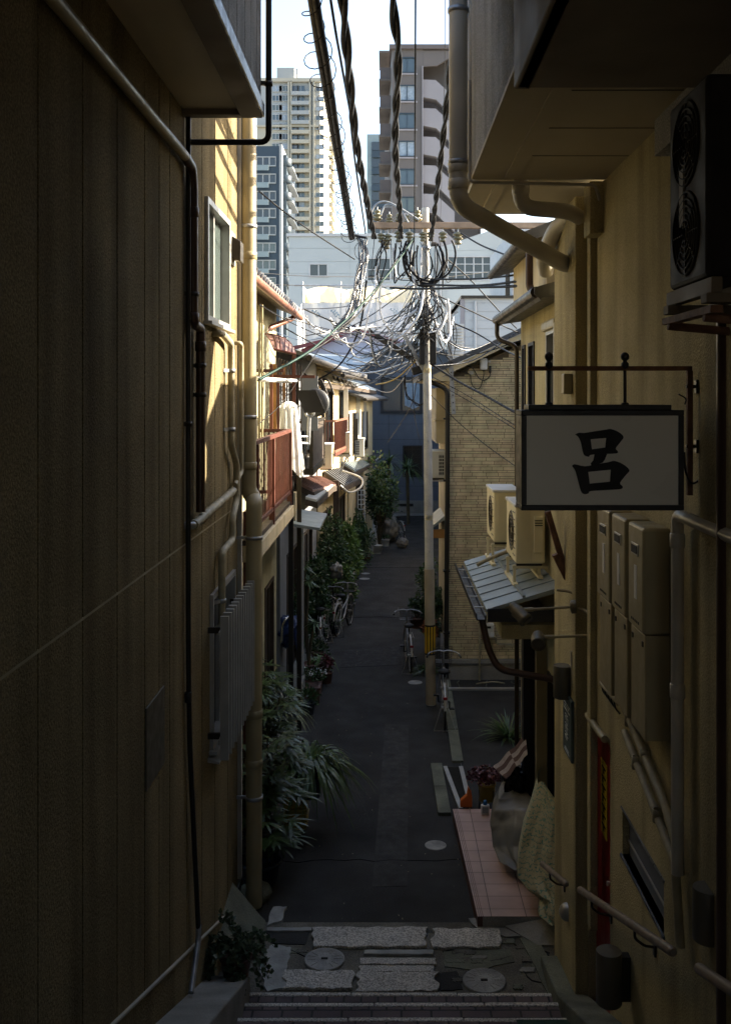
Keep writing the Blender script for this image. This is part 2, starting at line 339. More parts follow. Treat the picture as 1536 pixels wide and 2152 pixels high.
# kerbs: gutter blocks on the right, narrow kerb on the left
def kerb(pts, wd, z0, z1, gap=.012, bl=.6):
    mb = MB()
    for i in range(len(pts)-1):
        a = Vector((pts[i][1], pts[i][0], 0)); b = Vector((pts[i+1][1], pts[i+1][0], 0)); n = max(1, int((b-a).length/bl)); d = (b-a).normalized(); s = Vector((d.y,-d.x,0))
        for k in range(n):
            p = a.lerp(b, k/n)+d*gap/2; q = a.lerp(b, (k+1)/n)-d*gap/2; dz = random.uniform(-.006,.006)
            mb.prism([p, q, q+s*wd, p+s*wd], (0,0,z1+dz))
    return mb
struct('kerb', kerb([(12.4,.64),(14.1,.62)], .16, 0, .05), mt['oldconc'], bevel=.006)
struct('kerb', kerb([(14.2,.93),(18.3,1.0)], .16, 0, .035), mt['oldconc'], bevel=.006)
struct('kerb', kerb([(11,-1.72),(14,-1.68),(17,-1.62),(20.5,-1.55),(25,-1.32),(30,-1.0)], .17, 0, .045), mt['concrete'], bevel=.006)
yk = MB(); yk.box(1.1,3.6,17.68,17.76,0,.05); struct('kerb', yk, mt['alu'], bevel=.006)
cr = MB()                                        # cracks / seams in the yard ground
for k in range(3):
    pts = [(1.3+k*.5+random.uniform(-.05,.05), 17.8+.12*j, .016) for j in range(5)]
    cr.tube(pts, .008, 4)
struct('pavement_crack', cr, mt['oldconc'])
# drain grate channel with two steel rails
dg = thing('drain_grate', 'long dark drain grate between two pale steel rails beside tiled step', 'drain grate', (1.0, 13, 0))
a = gp(935,1612,.03); b = gp(968,1700,.03); a2 = gp(968,1612,.03); b2 = gp(988,1694,.03)
mbg = MB(); mbg.quad(a-Vector((0,0,.012)), b-Vector((0,0,.012)), b2-Vector((0,0,.012)), a2-Vector((0,0,.012)))
mbg.build('grate', mt['black'], dg)
gs = MB()
for k in range(40):
    t = (k+.5)/40; gs.bar(a.lerp(b,t), a2.lerp(b2,t), .012, .01)
gs.build('slats', mt['brownal'], dg)
for p, q in ((a,b),(a2,b2)):
    r_ = MB(); r_.bar(p, q, .055, .03); r_.build('rail', mt['alu'], dg)
ap = MB(); ap.prism([(-.15,10.6,.0),(.22,10.62,.0),(.35,15.8,.0),(-.02,15.9,.0)],(0,0,.0075)); struct('asphalt_patch', ap, M('asphalt trench patch',(.034,.032,.028),.85,.3,3,.6,110,grain=.35,gscale=150,dirt=.3))
ap = MB(); ap.prism([(-.9,19.2,0),(.3,19.4,0),(.25,20.8,0),(-.85,20.6,0)],(0,0,.0075)); struct('asphalt_patch', ap, M('newer asphalt',(.018,.017,.016),.85,.3,3,.6,110,grain=.3,gscale=150))
gtr = MB(); 
for yy, x0_, x1_ in ((11.2,-1.5,.9),(23.6,-1.0,1.2),(30.5,-.7,1.9)):
    pts = [Vector((x0_+(x1_-x0_)*k/14, yy+rndk, .006)) for k, rndk in enumerate([random.uniform(-.05,.05) for _ in range(15)])]; gtr.tube(pts,.006,4)
struct('pavement_crack', gtr, mt['dark'])
# tiled step on the right
st = thing('tiled_step', 'low step paved with pink beige square tiles beside the asphalt', 'tiled step', (1.3, 11, 0))
e0 = gp(951,1700,.15); e1 = gp(1003,1926,.15)
top = MB(); top.quad(e0, e1, (1.62,e1.y,.15), (1.75,e0.y,.15)); top.build('tile_top', mt['ptile'], st)
side = MB(); side.quad(e0, e1, (e1.x,e1.y,-.01), (e0.x,e0.y,-.01)); side.quad(e0, (1.75,e0.y,.15), (1.75,e0.y,0), (e0.x,e0.y,0)); side.quad(e1, (1.62,e1.y,.15), (1.62,e1.y,-.01), (e1.x,e1.y,-.01)); side.build('riser', mt['terra'], st)
ns = MB()
for k in (.018,.036,.054): ns.bar(e0+Vector((k,0,.001)), e1+Vector((k,0,.001)), .004, .004)
ns.build('nosing_groove', mt['terra'], st)
# ------------------------------------------------------------------ landing and stairs
ld = MB(); ld.box(-1.515,1.66,8.53,9.84,-.1,.03); struct('landing', ld, mt['patch'])
rnd = random.Random(3)
def slab(px0, px1, py0, py1, z, mat, name, label, group='granite slabs of the landing', th=.03, rough=.026):
    c = [gp(px0,py0,z), gp(px1,py0,z), gp(px1,py1,z), gp(px0,py1,z)]
    x0 = c[0].x; x1 = c[1].x; x2 = c[2].x; x3 = c[3].x; ya = c[0].y; yb = c[2].y; n = 12; top = []
    P = []
    for k in range(n): t = k/n; P.append((x0+(x1-x0)*t, ya+rnd.uniform(-rough,rough)*.6))
    for k in range(5): t = k/5; P.append((x1+(x2-x1)*t+rnd.uniform(-rough,rough), ya+(yb-ya)*t))
    for k in range(n): t = k/n; P.append((x2+(x3-x2)*t, yb+rnd.uniform(-rough,rough)*.6))
    for k in range(5): t = k/5; P.append((x3+(x0-x3)*t+rnd.uniform(-rough,rough), yb+(ya-yb)*t))
    mb = MB(); mb.prism([(x,y,z-th) for x,y in P], (0,0,th)); return solo(name, mb, mt[mat], label, 'paving slab', group, bevel=.006)
slab(655,895,1947,1988,.06,'granite','paving_slab','widest pale granite slab along the edge of the asphalt')
slab(908,1050,1950,1990,.06,'granite','paving_slab','granite slab right of the widest one, at the asphalt edge')
slab(765,910,1995,2004,.055,'mort','paving_slab','thin pale stone strip between the two rows of granite slabs', rough=.008)
slab(757,916,2012,2025,.055,'granite','paving_slab','narrow granite strip, upper of the pair above the square slab', rough=.01)
slab(755,912,2028,2041,.055,'granite','paving_slab','narrow granite strip, lower of the pair above the square slab', rough=.01)
slab(752,918,2041,2082,.06,'granite','paving_slab','square granite slab in the middle just before the steps')
slab(598,742,2038,2076,.06,'granite','paving_slab','worn granite slab at left beside the white mortar patch')
slab(560,655,1948,1955,.055,'mort','paving_slab','thin white stone edging at the far left corner of the landing', rough=.008)
def blotch(pts, z, mat, name, label, cat='mortar patch', kind=None, group=None):
    P = [gp(x,y,z) for x,y in pts]; Q = []
    for i in range(len(P)):
        a, b = P[i], P[(i+1)%len(P)]
        for k in range(4): q = a.lerp(b, k/4); Q.append(q+Vector((rnd.uniform(-.012,.012), rnd.uniform(-.012,.012), 0)))
    mb = MB(); mb.prism([q-Vector((0,0,.03)) for q in Q], (0,0,.03))
    o = mb.build(name, mt[mat])
    return props(o, kind='structure') if kind else props(o, label, cat, group)
blotch([(575,1905),(603,1905),(590,1935),(560,1945)], .05, 'mort', 'mortar_patch', '', kind=1)
blotch([(552,2000),(575,1985),(610,1990),(610,2010),(600,2040),(625,2070),(560,2082),(548,2040)], .045, 'mort', 'mortar_patch', '', kind=1)
blotch([(985,1930),(1165,1925),(1168,1965),(1060,1968),(1000,1950)], .052, 'concrete', 'concrete_patch', '', kind=1)
rp_ = MB(); rp_.prism([(e1.x+.05,e1.y+.0,.146),(1.6,e1.y+.0,.146),(1.6,9.40,.05),(1.42,9.40,.05),(1.15,9.70,.07)],(0,0,-.1)); struct('mortar_ramp', rp_, mt['concrete'])
blotch([(1090,1972),(1130,1968),(1190,2090),(1160,2100)], .05, 'oldconc', 'concrete_patch', '', kind=1)
blotch([(930,2000),(1070,1995),(1080,2020),(1000,2040),(935,2030)], .038, 'oldconc', 'asphalt_patch', '', kind=1)
blotch([(900,2045),(960,2040),(975,2078),(925,2082)], .038, 'asphalt', 'asphalt_patch', '', kind=1)
blotch([(560,1958),(650,1960),(640,1985),(575,1982)], .038, 'asphalt', 'asphalt_patch', '', kind=1)
for k in range(26):
    px = rnd.uniform(930,1130); py = rnd.uniform(1992,2078) if k < 20 else rnd.uniform(1965,1985)
    if abs(px-1017) < 62 and py > 2028: continue
    wd_ = rnd.uniform(16,44); hd = rnd.uniform(5,11)
    slab(px,px+wd_,py,py+hd,.038+rnd.uniform(0,.008),rnd.choice(('patch','oldconc','concrete')),'paving_sett','small worn sett in the broken paving right of the granite strips','setts in the broken paving',rough=.012)
for k in range(9):
    slab(560+k*22+rnd.uniform(-4,4),580+k*22,1992+rnd.uniform(0,4),2000+rnd.uniform(0,5),.036,rnd.choice(('patch','oldconc')),'paving_sett','small worn sett between the widest slab and the left round cover','setts at the left of the landing',rough=.012) if k < 4 else 0
# cracks in the landing
ck = MB()
for (x,y,n) in ((930,2000,9),(1080,1985,8),(1100,2040,8),(950,2050,6),(600,1990,6),(1030,2020,7),(1130,1990,9)):
    p = gp(x,y,.034); pts = [p]
    for k in range(n): p = p+Vector((rnd.uniform(-.02,.07), rnd.uniform(-.06,.03), 0)); pts.append(p)
    ck.tube(pts, .006, 4)
struct('pavement_crack', ck, mt['dark'])
def cover(px, py, r, z, label, rings=True):
    c = gp(px,py,z); t = thing('manhole_cover', label, 'manhole cover', c, group='round covers in the ground')
    m = MB(); m.lathe(c-Vector((0,0,.02)), [(r,0),(r,.021),(r*.95,.023),(r*.92,.020),(0.001,.0205)], 32); m.build('lid', mt['manhole'], t)
    if rings:
        q = MB()
        for k in range(11):
            a = 2*math.pi*(k+.3*math.sin(k*5))/11; d = Vector((math.cos(a), math.sin(a), 0)); q.bar(c+d*r*.45+Vector((0,0,.004)), c+d*r*.86+Vector((0,0,.0035)), .004, .002)
        q.build('rib', mt['concrete'], t)
        h = MB(); h.obox(c+Vector((0,0,.006)), (1,0,0),(0,1,0),(0,0,1), .03,.012,.003); h.build('key_hole', mt['dark'], t)
    return t
cover(682,2015,.185,.05,'round ribbed cover at left on the landing between granite slabs')
cover(1017,2060,.19,.05,'round ribbed cover at right on the cracked part of the landing')
cover(915,1776,.125,.008,'small white oval cover in the asphalt beside the tiled step', False)
cover(872,1434,.13,.008,'small pale cover in the asphalt just left of the utility pole', False)
cover(768,1205,.13,.008,'farther of two small pale covers by the left bicycles', False)
cover(766,1216,.15,.008,'nearer of two small pale covers by the left bicycles', False)
lt = MB()
c = gp(915,1776,.012)
for k in range(3): lt.box(c.x-.05+k*.012, c.x+.05-k*.02, c.y-.04+k*.035, c.y-.03+k*.035, .016, .019)
stairs = thing('stairs', 'stair treads of pale nosing stones and dark brick rising toward the viewer', 'stairs', (0, 8.2, 0))
ys = [8.53, 8.19, 7.80]; zz = [.12, .24, .36]
while ys[-1] > .3: ys.append(ys[-1]-.36); zz.append(zz[-1]+.15)
trd = MB(); nos = MB()
for i, (y, z) in enumerate(zip(ys, zz)):
    y2 = ys[i+1] if i+1 < len(ys) else -3
    trd.box(-1.2, 1.5, y2-.02, y-.05, -.1 if i < 3 else z-.4, z-.004)
    for s in range(3):
        xa = -1.2+s*.9+(i%2)*.2*(s>0); xb = -1.2+(s+1)*.9+(i%2)*.2*(s<2)
        nos.box(xa+.004, min(xb,1.5)-.004, y-.05, y, -.1 if i < 3 else z-.4, z+rnd.uniform(0,.006))
trd.build('brick_tread', mt['bpav'], stairs); nos.build('nosing', mt['granite'], stairs, bevel=.01)
# sloped stringer ledge on the left, low kerb on the right
sg = MB(); sg.prism([(-1.515,8.47,-.05),(-1.515,8.47,.30),(-1.515,.3,3.72),(-1.515,.3,-.05)], (.36,0,0)); solo('stair_ledge', sg, mt['concrete'], 'sloping concrete ledge along foot of the beige panelled wall', 'ledge', bevel=.015)
sg = MB(); sg.prism([(1.40,9.1,-.05),(1.40,9.1,.12),(1.40,8.2,.30),(1.40,.3,3.72),(1.40,.3,-.05)], (.25,0,0)); solo('stair_ledge', sg, mt['oldconc'], 'worn concrete kerb at the foot of the right stucco wall', 'ledge', bevel=.015)
gm = MB()
def gmf(u, v): p = gp(1118+u*125, 2125+v*40, 0); Y = 7.75-v*.45; return Vector((1.0+u*.5, Y, .372+max(0,(7.75-Y))*.4+.0*u))
gm.grid(gmf, 6, 3); gm.box(1.02,1.5,7.43,7.74,.362,.38)
solo('door_mat', gm, mt['mat_g'], 'dark green artificial turf mat at the bottom right corner', 'mat')

# ------------------------------------------------------------------ left panelled building
lb = thing('panelled_building', 'tall beige panelled building filling the left side of the alley', 'building', (-1.515, 6, 0))
pl = Plane((LX,0,0), (0,1,0), (1,0,0))
gv = [3.07,3.71,4.35,4.99,5.63,6.27,6.67,7.0,7.6,8.22,8.84,9.56]
holes = [(y-.011, y+.011, -.5, 9.3, .03) for y in gv]+[(-3, 10.2, 4.085, 4.10, .008)]
holes = [h for h in holes]
WU = (8.34, 9.54, 5.84, 6.88); WL_ = (8.58, 9.88, 2.17, 3.50)
hh = [h for h in holes]+[(WU[0],WU[1],WU[2],WU[3],.09),(WL_[0],WL_[1],WL_[2],WL_[3],.09)]
wl = MB(); relief(wl, pl, -3, 10.2, -.3, 9.3, hh)
wl.quad((LX,10.2,-.3),(-7,10.2,-.3),(-7,10.2,9.3),(LX,10.2,9.3)); wl.quad((LX,-3,-.3),(-7,-3,-.3),(-7,-3,9.3),(LX,-3,9.3)); wl.quad((LX,-3,9.3),(-7,-3,9.3),(-7,10.2,9.3),(LX,10.2,9.3))
wl.build('wall', mt['alc'], lb)
jl = MB(); jl.box(LX-.007,LX-.001,-3,10.2,4.084,4.101); jl.build('sealant_line', mt['pipec'], lb)
pln = MB()
pln.prism([(LX,9.9,.0),(LX,9.9,.20),(LX,9.5,.296),(LX,6,1.56),(LX,0,3.75),(LX,0,.0)], (.012,0,0)); pln.build('plinth', mt['alc'], lb)
pc = MB(); pc.bar((LX+.012,9.9,.21),(LX+.012,9.5,.30),.02,.012); pc.bar((LX+.012,9.5,.302),(LX+.012,6,1.566),.022,.014); pc.bar((LX+.012,6,1.566),(LX+.012,0,3.756),.022,.014); pc.build('plinth_flashing', mt['jointl'], lb)
ov = MB(); po = Plane((-.94,0,0),(0,1,0),(1,0,0)); relief(ov, po, -3, 7.5, 7.36, 9.3, [(y-.01,y+.01,7,9.3,.012) for y in (4.9,5.25,5.6,5.95,6.3,6.65,6.95,7.25)])
ov.quad((-.94,7.5,7.36),(LX,7.5,7.36),(LX,7.5,9.3),(-.94,7.5,9.3)); ov.build('upper_storey', mt['alc2'], lb)
sf = MB(); sf.quad((-1.09,-3,7.345),(LX,-3,7.345),(LX,7.5,7.345),(-1.09,7.5,7.345)); sf.build('soffit', mt['soffit'], lb)
tr = MB(); tr.box(-1.09,-.93,-3,7.52,7.30,7.358); tr.box(LX,-1.09,7.42,7.52,7.30,7.358); tr.build('soffit_trim', mt['dsoff'], lb, bevel=.006)
fl = MB(); fl.box(-.929,-.915,-3,7.53,7.31,7.40); fl.build('flashing', mt['flash'], lb, bevel=.003)
window(lb, pl, WU[0],WU[1],WU[2],WU[3],'alu','frost',2,1,.08,.05,.03, sill=True)
window(lb, pl, WL_[0],WL_[1],WL_[2],WL_[3],'alu','glass',2,1,.08,.05,.03, sill=True)
mp = MB(); a = lw(305,1480); b = lw(343,1440); mp.box(LX+.001, LX+.012, a.y, b.y, lw(305,1665).z, lw(343,1440).z); mp.build('access_plate', mt['lampm'], lb, bevel=.003)
ck = MB(); ck.box(LX-.02,LX+.04, 10.17,10.24, .3, 9.3); ck.build('corner_trim', mt['jointl'], lb)

# fin screen in front of the lower window
fs = thing('fin_screen', 'tall aluminium screen of vertical fins bracketed in front of the lower window', 'window screen', (LX+.2,9.1,2.5))
f0, f1 = 8.05, 9.95
for k in range(12):
    y = 8.34+(9.95-8.34)*k/11; m = MB(); m.box(LX+.13, LX+.20, y, y+.028, 2.17, 3.37); m.build('fin', mt['alu'], fs)
for z in (2.32, 3.22):
    m = MB(); m.box(LX+.115, LX+.13, 8.33, 9.99, z-.02, z+.02); m.build('rail', mt['alu'], fs)
    for y in (8.5, 9.7):
        m = MB(); m.box(LX, LX+.115, y-.015, y+.015, z-.025, z+.025); m.build('bracket', mt['brownal'], fs)
dt = MB(); a = Vector((LX,8.0,1.76)); dt.prism([(LX,8.48,2.13),(LX+.10,8.48,2.10),(LX+.10,8.48,2.085),(LX,8.48,2.10)], (0,1.45,0))
solo('sill_tray', dt, mt['alu'], 'small bent metal tray below the fin screen on the left wall', 'sill tray')

vh = thing('vent_hood', 'small hooded metal vent on the sunlit top of the left wall', 'vent hood', (LX,9.85,6.6))
m = MB(); m.prism([(LX,9.72,6.78),(LX+.10,9.72,6.72),(LX+.10,9.72,6.52),(LX,9.72,6.56)], (0,.2,0)); m.build('hood', mt['brownal'], vh, bevel=.01)
m = MB(); m.box(LX-.0,LX+.012,9.68,9.96,6.50,6.82); m.build('back_plate', mt['alu'], vh)

def pipe(name, label, pts, r, mat, parent_label=None, clamps=(), br=.06, n=14, joints=(), cat='pipe', group=None):
    t = thing(name, label, cat, pts[0], group=group)
    P = bend(pts, br); m = MB(); m.tube(P, r, n); m.build('tube', mt[mat], t)
    for c, d in clamps:
        c = Vector(c); d = Vector(d); q = MB(); ax = (0,0,1)
        q.lathe(c-Vector((0,0,.018)), [(r+.001,0),(r+.008,0),(r+.008,.036),(r+.001,.036)], 16, caps=False); q.bar(c+d.normalized()*r, c+d, .022, .03)
        q.build('clamp', mt['brownal'] if mat in ('pipeb','black') else mt['steel'], t)
    for c in joints:
        q = MB(); q.lathe(Vector(c)-Vector((0,0,.04)), [(r+.001,0),(r+.007,.004),(r+.007,.076),(r+.001,.08)], 16, caps=False); q.build('socket', mt[mat], t)
    return t
W = LX
dpx = W+.165
pipe('drain_pipe','thick cream drainpipe running full height at the corner of left building',
     [(W+.10,10.25,9.3),(W+.10,10.25,4.25),(W+.16,10.25,4.15),(W+.175,10.12,4.13),(W+.175,10.12,0.05)], .083, 'pipec', clamps=[((W+.10,10.25,6.95),(-.12,0,0)),((W+.10,10.25,5.0),(-.12,0,0)),((W+.175,10.12,3.78),(-.2,0,0)),((W+.175,10.12,1.15),(-.2,0,0))], joints=[(W+.10,10.25,6.65),(W+.175,10.12,2.0),(W+.175,10.12,1.5),(W+.10,10.25,4.5)], br=.16, cat='drainpipe')
q = .055
pipe('cream_conduit','thick painted pipe running level along the upper left wall to a brown elbow',
     [(W+q,-2,6.95),(W+q,7.32,6.95)], .036, 'pipec', br=.08, cat='pipe')
pipe('brown_drain','dark brown pipe dropping from the end of the painted pipe beside the upper window',
     [(W+q,7.25,6.95),(W+q,7.5,6.93),(W+q,7.56,6.8),(W+q,7.56,5.76),(W+q,7.86,5.74),(W+q,7.86,4.30)], .037, 'pipeb', clamps=[((W+q,7.56,5.98),(-.06,-.04,0)),((W+q,7.86,5.45),(-.06,0,0)),((W+q,7.86,5.22),(-.06,0,0))], joints=[(W+q,7.56,5.8),(W+q,7.56,6.6),(W+q,7.86,5.6)], br=.05, cat='drainpipe')
pipe('black_downpipe','thin black pipe down the whole left wall ending in a grey spout',
     [(W+.03,7.5,7.3),(W+.03,7.5,3.4),(W+.03,7.55,2.6),(W+.04,7.72,1.6),(W+.05,7.8,1.05)], .020, 'black', clamps=[((W+.03,7.5,5.0),(-.03,-.02,0))], joints=[(W+.03,7.5,2.95)], br=.2, cat='downpipe')
m = MB(); m.tube(bend([(W+.05,7.8,1.08),(W+.05,7.8,.98),(W+.06,7.45,.76)],.08), .022, 12); solo('pipe_spout', m, mt['steel'], 'short grey spout at the bottom end of thin black pipe', 'spout')
pipe('overhang_pipe','black pipe turning up beside the left overhang against the sky',
     [(W+.03,7.52,7.12),(-.885,7.52,7.12),(-.885,7.52,9.3)], .023, 'black', clamps=[((-.885,7.52,7.56),(-.07,-.02,0))], br=.07, cat='downpipe')
pipe('wrapped_pipe','cream wrapped pipe with several bends below the upper window',
     [(W+.0,8.72,5.76),(W+.06,8.72,5.76),(W+.06,8.95,5.76),(W+.06,9.38,5.70),(W+.06,9.38,4.75),(W+.06,9.72,4.55),(W+.06,9.72,4.2),(W+.06,9.45,4.05),(W+.06,9.45,3.85),(W+.06,8.85,3.83),(W+.06,8.85,3.18),(W+.0,8.8,3.13)], .032, 'wrap', clamps=[((W+.06,9.38,5.45),(-.06,-.1,0)),((W+.06,9.38,4.9),(-.06,-.1,0)),((W+.06,8.85,3.4),(-.06,-.1,0))], br=.07, cat='pipe')
pipe('short_pipe','short slim cream pipe close beside the thick corner drainpipe',
     [(W,9.95,5.74),(W+.06,9.95,5.74),(W+.06,10.05,5.72),(W+.06,10.05,4.45),(W+.06,9.6,4.36)], .022, 'wrap', br=.05, cat='pipe')
m = thing('insulated_pipe','grey insulated pipe with taped wraps crossing the left wall','pipe',(W+.07,8,4.3))
p0 = Vector((W+.06,7.55,4.235)); p1 = Vector((W+.06,9.5,4.31)); k = MB(); n = 40
k.tube([p0.lerp(p1,i/n) for i in range(n+1)], [.034+.005*math.sin(i*1.9)+.004*random.random() for i in range(n+1)], 10); k.build('tube', mt['wrap'], m)
k = MB(); k.tube([p0+Vector((-.06,-.03,0)), p0+Vector((0,-.02,0)), p0+Vector((0,.05,0))], .028, 10); k.build('end_cap', mt['steel'], m)

# ------------------------------------------------------------------ right stucco building
rb = thing('stucco_building', 'cream stucco building with overhanging upper storey on the right side', 'building', (1.65,6,0))
pr = Plane((RX,0,0),(0,1,0),(-1,0,0))
DOOR = (7.38,8.15,.62,2.62); SL = (rw(1390,1850).y, rw(1305,1650).y)
slotz0, slotz1 = 2.0, 2.32
wr = MB(); relief(wr, pr, -3, 8.2, -.3, 6.85, [(DOOR[0],DOOR[1],-.3,DOOR[3],.10),(5.95,7.0,slotz0,slotz1,.12)]); wr.build('wall', mt['stucco'], rb)
colm = MB(); colm.box(1.546,4,8.2,9.22,-.3,6.85); colm.build('pilaster', mt['stucco'], rb, bevel=.012)
up = MB(); pu = Plane((.64,0,0),(0,1,0),(-1,0,0)); relief(up, pu, 4.9, 7.53, 6.87, 9.3)
up.quad((.64,7.53,6.87),(4,7.53,6.87),(4,7.53,9.3),(.64,7.53,9.3)); up.quad((.64,4.9,6.87),(4,4.9,6.87),(4,4.9,9.3),(.64,4.9,9.3)); up.quad((.64,4.9,9.3),(4,4.9,9.3),(4,7.53,9.3),(.64,7.53,9.3))
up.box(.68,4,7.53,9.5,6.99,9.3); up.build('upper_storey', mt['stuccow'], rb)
so = MB(); so.box(.64,4,4.2,7.55,6.845,6.872); so.box(.70,4,7.56,9.5,6.94,6.99); so.build('soffit', mt['soffit'], rb)
for x in (.93,):
    s1 = MB(); s1.box(x-.05,x+.05,4.2,7.5,6.832,6.846); s1.box(x-.05,x+.05,7.6,9.45,6.926,6.941); s1.build('soffit_batten', mt['soffit'], rb)
s1 = MB()
for y in (4.75,5.35,6.1,6.8): s1.box(.99,1.649,y-.004,y+.004,6.842,6.8475)
s1.build('soffit_seam', mt['joint'], rb)
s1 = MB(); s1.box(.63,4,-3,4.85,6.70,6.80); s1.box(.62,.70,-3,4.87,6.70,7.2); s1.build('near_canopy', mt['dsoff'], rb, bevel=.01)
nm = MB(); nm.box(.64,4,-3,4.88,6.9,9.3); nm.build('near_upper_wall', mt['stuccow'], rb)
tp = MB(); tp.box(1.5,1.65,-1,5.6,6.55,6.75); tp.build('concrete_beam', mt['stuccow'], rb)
dr = MB(); pbox(dr, pr, DOOR[0], DOOR[1], .3, DOOR[3]-.01, .06, .10); do = dr.build('door', mt['red'], rb)
h = MB(); h.lathe((RX+.04,7.5,1.55),[(.012,0),(.02,.02),(.02,.04)],10,(-1,0,0)); h.build('handle', mt['alu'], do)
dc = MB(); dc.tube([(RX-.03,8.05,2.64),(RX-.03,7.7,2.645),(RX-.03,7.42,2.66)], .028, 10); dc.build('door_closer', mt['pipec'], rb, bevel=.0)
sp_ = MB(); pbox(sp_, pr, 5.93,7.02,slotz0-.02,slotz0,-.012,.11); pbox(sp_, pr, 5.93,7.02,slotz1,slotz1+.012,-.01,.02); sp_.build('slot_sill', mt['flash'], rb)
sp_ = MB(); pbox(sp_, pr, 5.97,6.98,slotz0+.01,slotz1-.02,.045,.10); sp_.build('slot_glass', mt['greyh'], rb)
sp_ = MB(); pbox(sp_, pr, 5.97,6.98,slotz0+.10,slotz0+.112,.035,.045); sp_.build('slot_bar', mt['alu'], rb)
vd = MB(); vd.box(1.60,1.66,7.86,7.98,1.0,6.85); vd.box(1.55,1.66,7.62,7.86,6.45,6.85) ; vd.build('duct_cover', mt['stucco'], rb, bevel=.006)
gu = MB(); gu.box(1.44,1.546,4.15,4.3,0,6); 
cl = MB(); cl.box(1.58,1.66,4.55,5.05,2.0,6.5); cl.build('buttress', mt['stucco'], rb, bevel=.01)

ytp = thing('warning_tape','yellow warning notice stuck on the red door with black lettering','notice',(RX+.04,7.2,1.9))
m = MB(); m.box(RX+.052,RX+.058,7.74,7.95,1.76,2.34); m.build('paper', mt['ytape'], ytp)
m = MB()
for k in range(7):
    z = 2.30-k*.075; m.box(RX+.048,RX+.052,7.77,7.90,z-.012,z); m.box(RX+.048,RX+.052,7.82+.03*(k%2),7.845+.03*(k%2),z-.05,z)
m.build('lettering', mt['ink'], ytp)

# drainpipes on the right overhang
pipe('drain_pipe','thick white drainpipe beside right overhang slanting back to the pilaster',
     [(.555,7.75,9.3),(.555,7.75,6.7),(1.5,8.55,6.35),(1.62,8.6,6.33)], .073, 'pipew', clamps=[((.555,7.75,7.02),(.12,0,0)),((.555,7.75,8.2),(.12,0,0))], joints=[(.555,7.75,6.98),(.555,7.75,6.85)], br=.13, n=18, cat='drainpipe')
pipe('vent_elbow','cream elbow vent pipe dropping out of the right soffit',
     [(1.06,7.9,6.96),(1.06,7.9,6.70),(1.44,7.9,6.67),(1.56,8.1,6.66)], .062, 'pipew', br=.11, n=18, joints=[(1.06,7.9,6.84)], cat='pipe')
pipe('bent_pipe','glossy cream bend of pipe tucked behind the vent elbow',
     [(1.60,8.6,6.78),(1.50,8.9,6.70),(1.44,9.2,6.50),(1.5,9.4,6.38)], .07, 'pipew', br=.1, cat='pipe')
pipe('slim_conduit','slim conduit following the edge of right soffit to duct cover',
     [(.63,7.57,7.6),(.63,7.57,6.83),(1.58,7.57,6.81),(1.62,7.6,6.7)], .013, 'pipew', br=.04, cat='conduit')
pipe('slim_conduit','pair of slim conduits beside the white drainpipe',
     [(.655,7.66,9.3),(.655,7.66,7.25)], .022, 'pipew', clamps=[((.655,7.66,8.3),(.05,0,0))], cat='conduit')
pipe('stair_pipe','white pipe with an elbow running toward the viewer on the right wall',
     [(1.585,5.45,2.6),(1.585,5.45,4.56),(1.585,1.0,4.56)], .034, 'pipew', br=.06, n=16, joints=[(1.585,5.45,4.42),(1.585,5.45,3.6)], cat='pipe')
pipe('bottom_pipe','lower of two taped pipes slanting below the water heaters',
     [(1.6,6.72,2.95),(1.6,5.55,2.62),(1.6,5.45,2.2)], .026, 'wrap', br=.06, joints=[(1.6,6.4,2.86),(1.6,5.9,2.73)], cat='pipe')
pipe('bottom_pipe','upper of two taped pipes slanting below the water heaters',
     [(1.6,6.76,3.12),(1.6,5.75,2.86),(1.6,5.5,2.72)], .026, 'wrap', br=.06, joints=[(1.6,6.6,3.07),(1.6,6.2,2.97)], cat='pipe')

# wall boxes, lamps, plaque
m = MB(); p = rw(1216,808); m.box(1.47,1.546,8.3,8.42,5.2+(835-828)/FP*8.3,5.2+(835-790)/FP*8.3+.02); solo('junction_box', m, mt['pipec'], 'small cream junction box high on the pilaster', 'junction box', bevel=.01)
def wall_lamp(px0, px1, py0, py1, Y, label):
    c = at((px0+px1)/2, py1, Y); r = (px1-px0)/2/FP*Y; hgt = (py1-py0)/FP*Y
    t = thing('wall_lamp', label, 'wall lamp', c, group='cylindrical wall lamps')
    m = MB(); m.lathe(c,[(r*.93,0),(r,.006),(r,hgt-.006),(r*.96,hgt)],24); m.build('shade', mt['lampm'], t)
    m = MB(); m.obox(c+Vector((r*.9+.02,0,hgt*.5)),(1,0,0),(0,1,0),(0,0,1),.04,.035,hgt*.42); m.build('mount', mt['brownal'], t)
    return t
wall_lamp(1162,1200,1398,1466,8.45,'cylindrical lamp on the pilaster above the green plaque')
wall_lamp(1252,1306,1998,2108,6.75,'larger cylindrical lamp low on the wall beside the handrail')
wall_lamp(1455,1520,1865,1975,4.9,'dark cylindrical lamp at the far right above the nearest handrail')
dl = thing('foot_light','small half dome foot light low on the pilaster','foot light',(1.546,8.75,.9))
m = MB(); c = Vector((1.546, 8.55, at(1172,1910,8.6).z)); m.lathe(c-Vector((0,.0,0)),[(.075,0),(.07,.03),(.05,.055),(.02,.07),(.001,.072)],20,(-1,0,0)); m.build('dome', mt['alu'], dl)
pq = thing('plaque','slate green vertical name plaque with pale lettering on the pilaster','plaque',(1.53,8.3,2.7))
z1 = at(1205,1455,8.5).z; z0 = at(1215,1600,8.3).z; m = MB(); m.box(1.52,1.546,8.24,8.62,z0,z1); m.build('board', mt['chimeg'], pq, bevel=.008)
m = MB()
